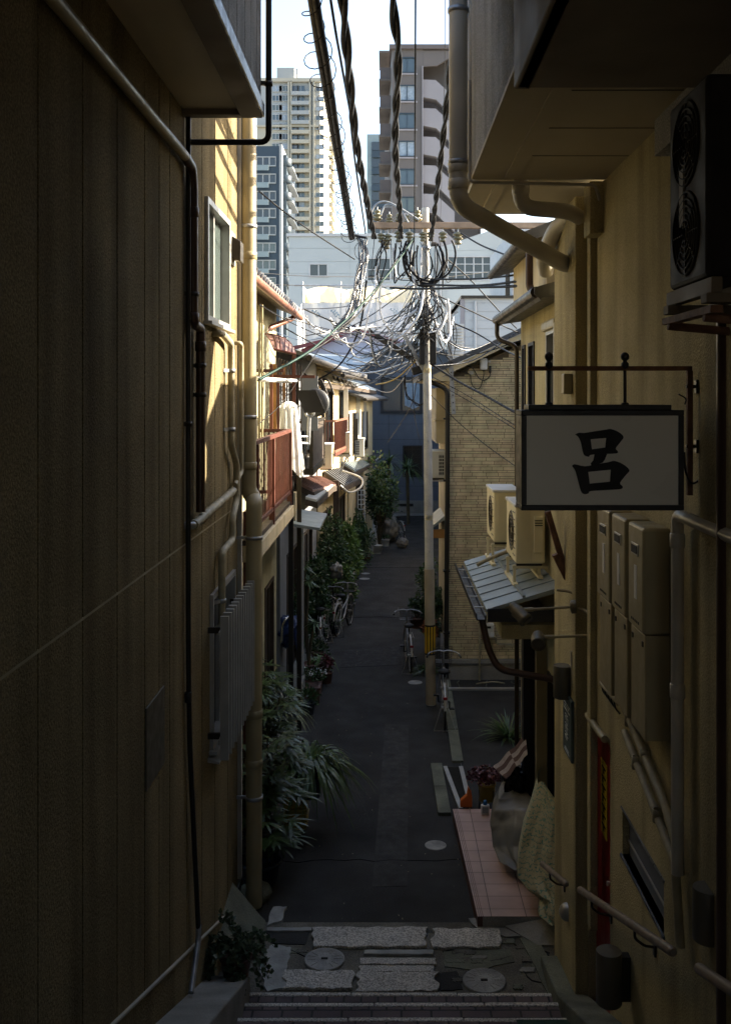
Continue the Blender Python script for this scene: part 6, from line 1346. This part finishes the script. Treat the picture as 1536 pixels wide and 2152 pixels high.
def pot(t, c, r, h, mat, taper=.8, soil=True, sq=False):
    m = MB(); m.lathe(c,[(r*taper,0),(r*.98,h*.9),(r*1.06,h*.9),(r*1.06,h),(r*.94,h),(r*.92,h*.88),(.001,h*.88)],24); return m.build('pot', mt[mat], t)
def rhapis(loc, h, n, label, rad=.35, seed=1, potm='potb', ph=.4):
    random.seed(seed); c = Vector(loc); t = thing('potted_palm', label, 'potted plant', c); pot(t, c, .22, ph, potm)
    st_ = MB(); lf = MB()
    for k in range(n):
        a = random.uniform(0,2*math.pi); r = rad*random.random()**.6; top = c+Vector((r*math.cos(a), r*math.sin(a), ph+(h-ph)*random.uniform(.25,1)))
        b = c+Vector((.14*math.cos(a),.14*math.sin(a),ph*.85)); st_.tube(smooth_path([b,b.lerp(top,.5)+Vector((0,0,.1)),top],4),.009,5)
        for f in range(4):
            fd = rdir(-.1,.7); hub = top+fd*random.uniform(.12,.30)-Vector((0,0,.05*f)); st_.tube([top-Vector((0,0,.04*f)),hub],.004,4)
            nb = random.randint(7,10); az = math.atan2(fd.y,fd.x)
            for i in range(nb):
                s_ = (i/(nb-1)-.5)*3.1; dd = Vector((math.cos(az+s_), math.sin(az+s_), .28-abs(s_)*.12+random.uniform(-.06,.06))); blade(lf, hub, dd, random.uniform(.2,.31), .044, random.uniform(.1,.5), 4)
    st_.build('stem', mt['stem'], t); lf.build('foliage', mt['rhapis'], t); return t
def strappy(loc, h, n, L, w_, label, mat='grass_', seed=1, potm=None, ph=.3, pr_=.18, droop=.9, name='potted_plant', spread=.15, zr=(.5,1.6)):
    random.seed(seed); c = Vector(loc); t = thing(name, label, 'potted plant' if potm else 'plant', c)
    if potm: pot(t, c, pr_, ph, potm)
    lf = MB(); core = c+Vector((0,0,ph if potm else 0))
    for k in range(n):
        a = random.uniform(0,2*math.pi); z = random.uniform(*zr); b = core+Vector((math.cos(a)*spread*random.random(), math.sin(a)*spread*random.random(), random.uniform(0,h)))
        blade(lf, b, (math.cos(a),math.sin(a),z), L*random.uniform(.6,1.15), w_, droop*random.uniform(.7,1.3), 7, twist=random.uniform(-.4,.4))
    lf.build('foliage', mt[mat], t)
    if h > .25: s = MB(); s.tube([core,core+Vector((0,0,h))],.02,7); s.build('stem', mt['stem'], t)
    return t
def shrub(loc, rx, ry, rz, n, L, w_, label, mat='bush', seed=1, potm=None, ph=.3, name='shrub', clumps=14, zc=None, wig=.45, trunk=True, cat='shrub'):
    random.seed(seed); c = Vector(loc); t = thing(name, label, cat, c); b = 0
    if potm: pot(t, c, min(rx,ry)*.75, ph, potm); b = ph
    zc = b+rz if zc is None else zc; lf = MB(); st_ = MB(); cl = []
    for k in range(clumps):
        d = rdir(-.8,1); cl.append((c+Vector((d.x*rx*random.uniform(.3,.85), d.y*ry*random.uniform(.3,.85), zc+d.z*rz*random.uniform(.3,.9))), random.uniform(.25,.5)))
    for q, s in cl:
        if trunk: st_.tube([c+Vector((0,0,b)), c.lerp(q,.5)+Vector((0,0,zc*.1)), q], [.012,.009,.004], 5)
        for i in range(n//clumps):
            d = rdir(-.7,1); p = q+Vector((d.x*rx*s, d.y*ry*s, d.z*rz*s))*random.random()**.4; leaf(lf, p, (d+rdir()*.9+Vector((0,0,-.1))), L*random.uniform(.6,1.2), w_*random.uniform(.7,1.2))
    if trunk: st_.build('stem', mt['stem'], t)
    lf.build('foliage', mt[mat], t); return t
# left foreground
rhapis((-1.42,11.0,0), 1.45, 16, 'big lady palm in dark pot right beside the thick drainpipe', .2, 5, ph=.5)
rhapis((-1.66,12.9,0), 1.5, 20, 'second lady palm behind the first, with pale upper leaves', .36, 9, ph=.4)
rhapis((-1.35,10.7,0), .95, 6, 'low young lady palm at the foot of the drainpipe', .2, 12, ph=.25)
m = MB(); m.lathe((-1.35,10.35,0),[(.13,0),(.17,.06),(.16,.12),(.08,.17),(.001,.18)],9); solo('stone', m, mt['oldconc'], 'rough stone under the dark pot near drainpipe foot', 'stone')
cr_ = thing('plastic_crate','yellow brown stack of crates under the drooping plant','crate',(-1.08,12.1,0))
for k in range(3):
    m = MB(); z = k*.125; m.box(-1.24,-.96,12.0,12.35,z+.0,z+.06); m.box(-1.22,-.98,12.02,12.33,z+.06,z+.10); m.box(-1.25,-.95,11.99,12.36,z+.1,z+.12); m.build('layer', mt['ycr'], cr_, bevel=.006)
strappy((-.93,12.1,.37), .2, 330, .74, .036, 'fountain like strap leaf plant drooping over the yellow crates', seed=4, potm='potb', ph=.26, pr_=.16, droop=1.0, spread=.14, zr=(.4,1.7))
strappy((-1.5,14.6,.35), .05, 90, .45, .022, 'variegated spider plant on the low planter wall', 'varieg', 6, potm='potb', ph=.2, droop=1.0)
pw = MB(); pw.prism([(-1.55,12.8,0),(-1.48,17.2,0),(-1.40,17.2,0),(-1.46,12.8,0)],(0,0,.42)); solo('planter_wall', pw, mt['concrete'], 'low grey concrete planter wall along the left edge of the road', 'low wall', bevel=.01)
strappy((-1.75,15.5,.4), .1, 70, .5, .04, 'dark strap leaf plant behind the planter wall', 'rhapis', 8, potm='potb', ph=.2)
rhapis((-1.8,14.2,0), 1.3, 9, 'third lady palm deeper behind the planter wall', .3, 21, ph=.4)
# potted dracaena
random.seed(31); dr_ = thing('dracaena','tall thin stemmed dracaena with spiky heads in a brown pot','potted plant',(-1.42,18.4,0)); pot(dr_, Vector((-1.42,18.4,0)), .17, .3, 'terra')
for (px,py,n) in ((648,1222,34),(660,1310,20),(640,1195,14)):
    hd_ = at(px,py,18.4); s = MB(); s.tube(smooth_path([(-1.42,18.4,.25),((-1.42+hd_.x)/2-.04,18.42,hd_.z*.5),hd_],5),[.028]*6+[.024]*5,8); s.build('stem', mt['stem'], dr_)
    lf = MB()
    for i in range(n): a = i*2.4; blade(lf, hd_, (math.cos(a),math.sin(a),random.uniform(-.2,1.2)), random.uniform(.22,.34), .03, random.uniform(.2,.8), 5)
    lf.build('leaf_head', mt['grass_'], dr_)
bx_ = thing('planter_box','brown rectangular planter with tiny white flowers on left road edge','planter',(-1.33,17.1,0))
m = MB(); X0,X1_,Ya,Yb = -1.50,-1.14,16.95,17.75
m.prism([(X0+.03,Ya,0),(X1_-.03,Ya,0),(X1_,Ya,.24),(X0,Ya,.24)],(0,.02,0)); m.prism([(X0+.03,Yb,0),(X1_-.03,Yb,0),(X1_,Yb,.24),(X0,Yb,.24)],(0,.02,0)); m.box(X0,X0+.02,Ya+.02,Yb,0,.24); m.box(X1_-.02,X1_,Ya+.02,Yb,0,.24); m.box(X0+.02,X1_-.02,Ya+.02,Yb,.1,.17); m.build('box', mt['terra'], bx_)
m = MB(); m.box(X0-.02,X1_+.02,Ya-.02,Ya+.03,.24,.27); m.box(X0-.02,X1_+.02,Yb-.01,Yb+.04,.24,.27); m.box(X0-.02,X0+.03,Ya+.03,Yb-.01,.24,.27); m.box(X1_-.03,X1_+.02,Ya+.03,Yb-.01,.24,.27); m.build('rim', mt['terra'], bx_)
lf = MB(); wf = MB()
for k in range(260): p = Vector((random.uniform(X0,X1_+.05),random.uniform(Ya+.35,Yb),.24+random.random()*.16)); leaf(lf,p,rdir(-.2,1),.06,.03)
for k in range(40): p = Vector((random.uniform(X0,X1_+.1),random.uniform(Ya+.3,Yb),.38+random.random()*.06)); leaf(wf,p,rdir(0,1),.035,.035)
lf.build('foliage', mt['bush'], bx_); props(wf.build('flowers', mt['white'], bx_), kind='stuff')
strappy((-1.22,18.6,0), .03, 60, .35, .03, 'pale green leafy pot plant behind the brown planter', 'bushl', 41, potm='terra', ph=.28, pr_=.15)
shrub((-1.1,18.2,0), .16,.16,.14, 220, .06,.04, 'small reddish flowering pot beside the brown planter', 'redleaf', 42, potm='terra', ph=.2, name='potted_plant', cat='potted plant', clumps=6)
# blue tarp bundle and chrome rail
random.seed(5); bt = MB(); c = at(607,1325,17.8)
def bf(u, v):
    th = u*2*math.pi; ph_ = (v-.5)*math.pi; d = Vector((math.cos(th)*math.cos(ph_), math.sin(th)*math.cos(ph_), math.sin(ph_))); n_ = noise.noise(d*3.1)*.3+noise.noise(d*8)*.12
    return Vector((c.x+d.x*.24*(1+n_), 17.8+d.y*.35*(1+n_), c.z+d.z*.27*(1+n_)))
bt.grid(bf, 40, 24); solo('tarp_bundle', bt, mt['blue'], 'crumpled dark blue tarp bundle beside the dracaena', 'tarp', weld=True)
m = MB(); m.tube(smooth_path([at(592,1350,17.3),at(594,1318,17.3),at(600,1303,17.3),at(606,1297,17.4)],6),.022,10); solo('metal_rail', m, mt['chrome'], 'curved polished metal tube in front of blue tarp', 'rail')
m = MB(); m.tube(smooth_path([at(620,1330,17.4),at(628,1390,17.2),at(634,1420,17)],6),.01,6); solo('hose', m, mt['blue'], 'blue cord hanging from the tarp bundle', 'cord')
# bushes along the left
shrub((-1.45,21.5,0), .35,.7,.9, 2600, .11,.05, 'dark bushy shrub against the grey house, widest on the left', 'bush', 51, clumps=20)
shrub((-1.4,24.5,0), .45,1.0,1.15, 3200, .12,.05, 'tall dark shrub left of the glossy pale leaved shrub', 'bush', 52, clumps=24)
shrub((-1.05,26.6,0), .4,.6,.95, 1500, .20,.07, 'glossy shrub with bright pale green leaves', 'bushl', 53, clumps=18, wig=.6)
shrub((-1.0,23.8,0), .32,.4,.42, 700, .13,.06, 'low leafy plant behind the parked bicycles', 'bushl', 54, potm='potb', clumps=10, name='potted_plant', cat='potted plant')
shrub((-.75,30.2,0), .4,.6,.75, 1300, .12,.05, 'rounded shrub above the white bucket', 'bush', 55, clumps=16)
shrub((-.25,34.5,0), .6,.9,1.25, 3000, .16,.06, 'tall dark tree like shrub near the far end of the alley', 'bush', 56, clumps=26, zc=1.9)
shrub((-.1,36.5,0), .45,.7,1.1, 1500, .14,.06, 'dark shrub beside the covered bicycle at far end', 'bush', 57, clumps=16)
shrub((-.9,32.4,0), .3,.5,.8, 1200, .12,.05, 'slender dark shrub under the silver corrugated awning', 'bush', 58, clumps=14)
shrub((-1.75,19.6,0), .3,.6,.8, 1300, .10,.05, 'shadowed shrub beside the pale corner post', 'bush', 59, clumps=14)
random.seed(77); fp = thing('fan_palm','spiky fan palm in front of the far grey house window','palm',(.9,41,0)); s = MB(); s.tube([(.9,41,0),(.85,41,2.2)],.07,8); s.build('trunk', mt['stem'], fp); lf = MB()
for i in range(90): blade(lf, Vector((.85,41,2.25)), rdir(-.3,1), random.uniform(.6,1.1), .05, random.uniform(.2,.9), 5)
lf.build('crown', mt['grass_'], fp)
fp2 = thing('fan_palm','spiky palm crown over the tall dark shrub','palm',(.1,37.5,0)); s = MB(); s.tube([(.1,37.5,0),(.1,37.5,2.7)],.06,8); s.build('trunk', mt['stem'], fp2); lf = MB()
for i in range(80): blade(lf, Vector((.1,37.5,2.75)), rdir(-.3,1), random.uniform(.5,.9), .05, random.uniform(.2,.9), 5)
lf.build('crown', mt['rhapis'], fp2)
bu = thing('bucket','white plastic bucket at the left road edge','bucket',gp(793,1163)); m = MB(); c = gp(793,1163); m.lathe(c,[(.12,0),(.15,.26),(.16,.26),(.16,.28),(.145,.28),(.14,.05),(.001,.05)],20); m.build('body', mt['potw'], bu); m = MB(); m.tube([c+Vector((0,.1,.2)),c+Vector((-.12,.1,.95))],.012,6); m.build('stick', mt['potw'], bu)
c = gp(810,1148); tt = thing('potted_plant','small white pot behind the bucket','potted plant',c); pot(tt, c, .14,.24,'potw'); lf = MB()
for k in range(60): leaf(lf, c+Vector((0,0,.25))+rdir(0,1)*.12, rdir(0,1), .1,.05)
lf.build('foliage', mt['bush'], tt)
# covered bicycle / bags far end
random.seed(9)
def lump(name, label, cat, c, rx, ry, rz, mat, seed=1, sharp=.3, nu=36, nv=22, z0=None):
    o_ = Vector((seed*3.3,seed*1.7,0)); m = MB(); c = Vector(c)
    def f(u, v):
        th = u*2*math.pi; ph_ = (v-.5)*math.pi; d = Vector((math.cos(th)*math.cos(ph_), math.sin(th)*math.cos(ph_), math.sin(ph_))); n_ = noise.noise(d*2.2+o_)*sharp+noise.noise(d*6+o_)*sharp*.35+noise.noise(Vector((d.x*9,d.y*9,d.z*2))+o_)*sharp*.2
        p = Vector((c.x+d.x*rx*(1+n_), c.y+d.y*ry*(1+n_), c.z+d.z*rz*(1+n_))); 
        if z0 is not None: p.z = max(p.z, z0)
        return p
    m.grid(f, nu, nv); return solo(name, m, mt[mat], label, cat, weld=True)
lump('covered_scooter','grey covered scooter shape near the far end of the road','covered scooter',(.15,36.0,.45),.3,.5,.42,'clothg',3,z0=.01)
lump('rubbish_bag','pale plastic bag on the ground beside the covered scooter','bag',(.55,34.5,.17),.2,.2,.17,'clothg',4,z0=.01)
# ivy pot on the ledge
random.seed(8); iv = thing('potted_plant','ivy spilling from a brown pot on the bottom left ledge','potted plant',(-1.26,8.55,.3)); c = Vector((-1.27,8.45,.30)); pot(iv, c, .13,.18,'terra')
lf = MB(); st_ = MB()
for k in range(46):
    a = random.uniform(0,2*math.pi); p = c+Vector((0,0,.2)); d = Vector((math.cos(a)*.6,math.sin(a)*.6,random.uniform(.3,1.5))); pts = [p]
    for i in range(9): d = (d+Vector((random.uniform(-.3,.3),random.uniform(-.3,.3),-.28))).normalized(); p = p+d*.045; p.x = max(p.x,-1.49); pts.append(p)
    st_.tube(pts,.002,4)
    for q in pts[1:]:
        for j in range(3): leaf(lf, q, (rdir(-.3,.9)+Vector((.3,-.5,.1))), random.uniform(.035,.06), random.uniform(.035,.05))
st_.build('stem', mt['stem'], iv); lf.build('foliage', mt['ivy'], iv)
m = MB(); m.prism([(-1.50,9.9,.3),(-1.2,9.9,.0),(-1.2,9.2,0.04),(-1.5,9.0,.35)],(0,0,.02)); m.prism([(-1.515,9.85,0),(-1.515,9.85,.42),(-1.18,9.85,.02)],(0,-.6,0)); solo('mortar_ramp', m, mt['oldconc'], 'sloping mortar ramp at the foot of the corner drainpipe', 'ramp')

# right side small things
c = at(1022,1690,12.35); rp = thing('potted_plant','dark red leaved plant in a wire stand at the end of the tiled step','potted plant',(c.x,12.5,.0))
c = Vector((at(1022,1690,12.6).x,12.6,.08)); pot(rp, c+Vector((0,0,.04)), .11,.22,'ycr'); st_ = MB()
for k in range(4): a = k*math.pi/2+.6; st_.tube([c+Vector((math.cos(a)*.12,math.sin(a)*.12,-.08)), c+Vector((math.cos(a)*.125,math.sin(a)*.125,.2))],.005,6)
st_.build('wire_stand', mt['black'], rp)
random.seed(3); lf = MB()
for k in range(750): d = rdir(-.2,1); leaf(lf, c+Vector((-.02,0,.33))+Vector((d.x*.24,d.y*.2,d.z*.13))*random.random()**.5, rdir(-.8,.6), .05,.03)
lf.build('foliage', mt['redleaf'], rp)
du = thing('dustpan','orange plastic dustpan standing beside the red leaved plant','dustpan',at(981,1697,12.2)); m = MB(); c = at(981,1697,12.25)
m.prism([at(967,1697,12.3),at(992,1697,12.3),at(992,1675,12.3),at(990,1665,12.3),at(984,1655,12.3),at(981,1672,12.3),at(968,1683,12.3)],(0,.08,0)); m.build('body', mt['orp'], du, bevel=.008)
bo = thing('spray_bottle','white bottle with blue cap on the tiled step','bottle',at(1019,1698,12.1)); c = at(1019,1700,12.1); m = MB(); m.box(c.x-.05,c.x+.05,12.07,12.13,.152,.27); m.build('body', mt['white'], bo, bevel=.012)
m = MB(); m.lathe(Vector((c.x,12.1,.27)),[(.025,0),(.025,.03),(.018,.05),(.001,.052)],14); m.build('cap', mt['bluecap'], bo); m = MB(); m.box(c.x-.035,c.x+.035,12.066,12.069,.175,.25); m.build('label_panel', mt['tinb'], bo)
# rug on a rail
rg = thing('woven_rug','brown and cream checked rug draped on a rail beside black bags','rug',at(1070,1600,13)); 
A_ = at(1104,1545,11.6); B_ = at(1036,1612,11.9); C_ = at(1062,1638,11.4); D_ = at(1108,1585,11.3)
def rf(u, v): return (A_.lerp(B_,u)).lerp(D_.lerp(C_,u), v)+Vector((0,0,.012*math.sin(u*14)))
for i in range(2):
    for j in range(4):
        m = MB(); m.grid(lambda u,v: rf((i+u)/2,(j+v)/4), 8, 3); m.grid(lambda u,v: rf((i+u)/2,(j+v)/4)-Vector((0,0,.008)), 8, 3); m.build('rug_panel', M('rug brown',(.10,.06,.055),.95,.2,20,.6,150) if (i+j)%2 == 0 else M('rug cream',(.38,.33,.32),.95,.2,20,.6,150), rg)
lump('rubbish_bag','large black bin bag leaning at the doorway under the rug','bag',(1.50,11.7,.5),.17,.3,.45,'bag',6,.4,z0=.01)
def drape(name, label, rows, mat, thick, cu=3, cv=4, seed=0):
    """draped sheet: rows of (left px, right px, py, Y left, Y right) top to bottom, folded back round its left side"""
    m = MB(); n = len(rows)
    def f(u, v):
        i = min(int(v*(n-1)), n-2); t = v*(n-1)-i; r = [rows[i][k]*(1-t)+rows[i+1][k]*t for k in range(5)]
        w_ = max(0, (u-.18)/.82); p = at(r[0]+(r[1]-r[0])*w_, r[2], r[3]+(r[4]-r[3])*w_)
        q = Vector((u*2.3+seed, v*1.1, seed)); fold = abs(noise.noise(q))*.14+abs(noise.noise(Vector((u*1.3+v*3.2+seed,v*2.2-u*2,4))))*.07-abs(noise.noise(Vector((u*6+seed,v*5+u*3,2))))*.025
        for k in range(1, cu): fold += .010*max(0,1-abs(w_-k/cu)*28)
        for k in range(1, cv): fold += .010*max(0,1-abs(v+.06*w_-k/cv)*36)
        p += Vector((-.35,-.9,0))*(fold-.06)
        if u < .18: e = (.18-u)/.18; p += Vector((.10*e*e, thick*e, 0))
        return p
    m.grid(f, 60, 48); return solo(name, m, mt[mat], label, 'cover')
drape('vinyl_cover','dark grey vinyl cover over something beside the tiled step',[(1060,1108,1664,11.3,11.6),(1047,1118,1680,11.1,11.2),(1034,1125,1705,11.0,10.7),(1030,1128,1740,10.9,10.5),(1035,1122,1780,10.8,10.4),(1052,1112,1808,10.6,10.3),(1082,1105,1828,10.4,10.25)],'clothg',.5,2,2,3)
pcm = M('patterned cloth',(.46,.42,.27),.9,.1,3,.4,30,dirt=.1); t = pcm.node_tree; N = t.nodes; b_ = N['Principled BSDF']
g_ = N.new('ShaderNodeNewGeometry'); mp_ = N.new('ShaderNodeMapping'); mp_.inputs['Scale'].default_value = (1,1,1); mp_.inputs['Rotation'].default_value = (0,.5,0); t.links.new(g_.outputs['Position'], mp_.inputs[0])
wv = N.new('ShaderNodeTexWave'); wv.inputs['Scale'].default_value = 8; wv.inputs['Distortion'].default_value = 7; wv.inputs['Detail'].default_value = 2; wv.inputs['Detail Scale'].default_value = 3; wv.bands_direction = 'Z'; t.links.new(mp_.outputs[0], wv.inputs[0])
mr_ = N.new('ShaderNodeMapRange'); mr_.inputs[1].default_value = .86; mr_.inputs[2].default_value = .93; t.links.new(wv.outputs[1], mr_.inputs[0])
mx = N.new('ShaderNodeMix'); mx.data_type = 'RGBA'; src = b_.inputs['Base Color'].links[0].from_socket; t.links.new(mr_.outputs[0], mx.inputs[0]); t.links.new(src, mx.inputs[6]); mx.inputs[7].default_value = (.13,.27,.22,1); t.links.new(mx.outputs[2], b_.inputs['Base Color']); mt['pcloth'] = pcm
drape('patterned_cover','beige cloth cover with green line pattern leaning at the pilaster',[(1130,1142,1646,10.1,9.9),(1116,1185,1700,10.05,9.5),(1100,1190,1745,10.0,9.45),(1090,1190,1795,9.95,9.4),(1086,1190,1850,9.85,9.35),(1108,1190,1878,9.7,9.3),(1136,1185,1895,9.55,9.3),(1132,1182,1925,9.45,9.28),(1158,1180,1950,9.32,9.25)],'pcloth',.45,3,5,7)
m = MB(); m.lathe(gp(1140,1885,.15),[(.05,0),(.06,.1),(.05,.14)],12); solo('pot', m, mt['wrap'], 'small clay pot under the patterned cover', 'pot')
shrub((1.75,16.1,0), .3,.4,.35, 10, .05,.03, 'x', 'bush', 60, clumps=2) if 0 else None
strappy((1.85,15.2,0), .05, 130, .6, .02, 'spiky grass like palm in the yard before the brick wall', 'grass_', 61, name='yard_palm', droop=.4, spread=.06, zr=(.2,1.8))
shrub((.98,20.6,0), .30,.7,.62, 1500, .11,.04, 'leafy bush behind the base of the utility pole', 'bush', 62, clumps=14)
shrub((.62,20.4,.5), .2,.3,.25, 500, .09,.04, 'flower pot plant perched behind the bicycle seat, green leaves', 'bush', 63, potm='terra', ph=.2, name='potted_plant', cat='potted plant', clumps=8)
strappy((.75,18.9,0), .03, 80, .45, .025, 'low strap leaf plant left of the pole base', 'rhapis', 64)
shrub((.86,20.0,.3), .16,.3,.3, 420, .09,.04, 'orange brown leaved plant just left of the pole', 'orl', 65, clumps=8)
shrub((1.0,23.5,0), .25,.6,.8, 1100, .1,.04, 'dark bush right of the pole under the small awning', 'bush', 66, clumps=12)

# ------------------------------------------------------------------ bicycles
def bicycle(loc, rz, label, lean=0, basket=True, seatm='rubber', framem='steel', group='bicycles parked in the alley'):
    t = thing('bicycle', label, 'bicycle', loc, rz, group); t.rotation_euler[1] = lean; OFF[t.name] = Vector((0,0,0))
    wr = .33
    for y in (-.52,.55):
        m = MB(); m.tube([(0,y+wr*math.cos(a),wr+wr*math.sin(a)) for a in [2*math.pi*k/36 for k in range(37)]],.017,8,False); w_ = m.build('wheel', mt['rubber'], t)
        m = MB(); m.tube([(0,y+(wr-.02)*math.cos(a),wr+(wr-.02)*math.sin(a)) for a in [2*math.pi*k/36 for k in range(37)]],.009,6,False)
        for k in range(18): a = 2*math.pi*k/18; m.tube([(.02*(1 if k%2 else -1),y,wr),(0,y+(wr-.02)*math.cos(a),wr+(wr-.02)*math.sin(a))],.0017,4,False)
        m.build('rim', mt['alu'], w_); m = MB(); m.tube([(-.05,y,wr),(.05,y,wr)],.022,10); m.build('hub', mt['alu'], w_)
        m = MB(); m.tube([(0,y+(wr+.035)*math.cos(a),wr+(wr+.035)*math.sin(a)) for a in ([math.pi*(.95-.75*k/12) for k in range(13)] if y < 0 else [math.pi*(.9-.7*k/12) for k in range(13)])],[.022]*13,6); m.build('mudguard', mt['alu'], t)
    m = MB()
    bb = (0,-.05,.28); st_ = (0,-.2,.72); hd0 = (0,.37,.78); hd1 = (0,.33,.92)
    m.tube([bb,st_],.016,8); m.tube([bb,(0,.1,.36),(0,.37,.72)],.02,8); m.tube([(0,-.14,.5),(0,.38,.66)],.014,8)
    for s in (-.05,.05): m.tube([bb,(s,-.52,.33)],.01,6); m.tube([(0,-.17,.62),(s,-.52,.33)],.009,6); m.tube([hd0,(s,.42,.6),(s,.55,.33)],.011,6)
    m.tube([hd0,hd1,(0,.32,1.0)],.016,8); m.build('frame', mt[framem], t)
    m = MB(); m.lathe((0,-.24,.80),[(.001,-.01),(.07,-.01),(.10,.01),(.095,.04),(.06,.055),(.001,.06)],16); m.tube([(0,-.2,.70),(0,-.21,.80)],.013,8); m.build('saddle', mt[seatm], t)
    m = MB(); m.tube(smooth_path([(-.27,.12,.98),(-.22,.25,1.0),(-.08,.34,1.01),(0,.33,1.0),(.08,.34,1.01),(.22,.25,1.0),(.27,.12,.98)],4),.011,8); m.build('handlebar', mt['steel'], t)
    for s in (-1,1): m = MB(); m.tube([(s*.255,.16,.985),(s*.275,.05,.975)],.017,8); m.build('grip', mt['rubber'], t)
    m = MB(); m.tube([(-.09,-.05,.28),(.09,-.05,.28)],.012,8); m.bar((.09,-.05,.28),(.09,.05,.14),.02,.012); m.bar((-.09,-.05,.28),(-.09,-.15,.42),.02,.012); m.box(.09,.17,.02,.09,.13,.15); m.box(-.17,-.09,-.19,-.12,.41,.43); m.build('pedal', mt['black'], t)
    m = MB(); [m.tube([(x_,-.72,.705),(x_,-.3,.705)],.005,5) for x_ in (-.05,-.02,.02,.05)]; m.tube([(-.05,-.66,.70),(-.04,-.52,.35)],.006,6); m.tube([(.05,-.66,.70),(.04,-.52,.35)],.006,6); m.build('rear_rack', mt['alu'], t)
    m = MB(); m.box(-.03,.03,-.9,-.875,.56,.60); m.build('reflector', mt['red'], t)
    m = MB(); m.tube([(-.06,-.56,.33),(-.17,-.66,.01),(.17,-.66,.01),(.06,-.56,.33)],.007,6); m.build('stand', mt['alu'], t)
    if basket:
        m = MB()
        for k in range(7): z = .78+k*.035; s = .85+.03*k; m.tube([(-.15*s,.42,z),(.15*s,.42,z),(.15*s,.42+.27*s,z),(-.15*s,.42+.27*s,z),(-.15*s,.42,z)],.004,4)
        for k in range(8):
            x = -.13+.26*k/7; m.tube([(x,.42+.23,.78),(x*1.15,.42+.275,1.0)],.003,4); m.tube([(x,.42,.78),(x*1.1,.42,1.0)],.003,4)
        m.box(-.13,.13,.42,.65,.775,.782); m.build('basket', mt['brownal'], t)
    return t
bicycle((.93,16.2,0), R(-2), 'bicycle parked right of the utility pole, seen from behind')
bicycle((.42,19.4,0), R(3), 'bicycle in the right cluster with a flower pot behind its seat')
bicycle((-.95,22.3,0), R(-12), 'silver bicycle standing outermost on the left side of the road')
bicycle((-1.22,21.8,0), R(-6), 'bicycle between the outer silver one and the shrubs', framem='black')
bicycle((-1.38,20.9,0), R(4), 'innermost bicycle against the wall at left, mostly in the dark', basket=False, framem='black')
bicycle((.35,36.8,0), R(20), 'distant bicycle beside the covered scooter at the far end', basket=False)
lump('basket_cover','crumpled clear plastic cover over the basket of the left bicycles','cover',at(708,1200,22.6),.14,.2,.17,'clothg',12,.35)
# things on the left wall base: street-side bits
m = MB(); m.tube(smooth_path([gp(1000,1437,.02),gp(1035,1433,.02),gp(1060,1436,.02)],4),.012,5); solo('hose', m, mt['wrap'], 'pale hose lying at the foot of brick wall', 'hose')
for i,(px,py,mat,r,hh,lab) in enumerate(((668,1392,'terra',.13,.2,'small terracotta pot plant at the left road edge near the dracaena'),(700,1330,'potb',.13,.22,'dark pot plant between bicycles and planter'),(728,1290,'potw',.11,.18,'small white pot plant by the parked bicycles'),(770,1180,'terra',.14,.22,'terracotta pot under the glossy pale shrub'),(645,1500,'potb',.14,.2,'low dark pot against the planter wall'))):
    c = gp(px,py); tt = thing('potted_plant', lab, 'potted plant', c); pot(tt, c, r, hh, mat); random.seed(200+i); lf = MB()
    for k in range(170): d = rdir(-.1,1); leaf(lf, c+Vector((0,0,hh))+Vector((d.x*.2,d.y*.2,d.z*.24))*random.random()**.5, d+rdir()*.7, .09, .035)
    lf.build('foliage', mt[('bush','bushl','grass_','varieg','bush')[i]], tt)
# leaf litter / pebbles on the asphalt
random.seed(2); m = MB()
for k in range(120):
    x = random.uniform(-1.3,1.0); y = 9.9+random.random()**1.5*20; leaf(m, Vector((x,y,.012)), (random.uniform(-1,1),random.uniform(-1,1),.15), random.uniform(.01,.028), .012)
props(m.build('leaf_litter', mt['wrap']), 'scattered bits of dry leaf on the asphalt', 'leaf litter', kind='stuff')

# ------------------------------------------------------------------ surroundings out of view that shade the alley
rear = None and thing('rear_building','plain building closing the alley behind the viewer','building',(0,-4,0)); 
yh = thing('neighbour_house','plain house at the back of the small yard, right of the brick house','house',(6,15,0)); m = MB(); m.box(4.05,10,12.9,22.4,0,6.6); m.build('wall', mt['plaster'], yh)
m = MB(); m.box(3.95,10.1,12.85,22.5,6.61,6.7); m.build('roof', mt['tin'], yh)
sh2 = thing('low_house','low house along the right side of alley beyond the brick house','house',(3,30,0)); m = MB(); m.box(2.45,8,22.2,44,0,4.7); m.build('wall', mt['plaster'], sh2)
m = MB(); m.box(2.35,8.1,22.15,44.2,4.71,4.8); m.build('roof', mt['tin'], sh2)
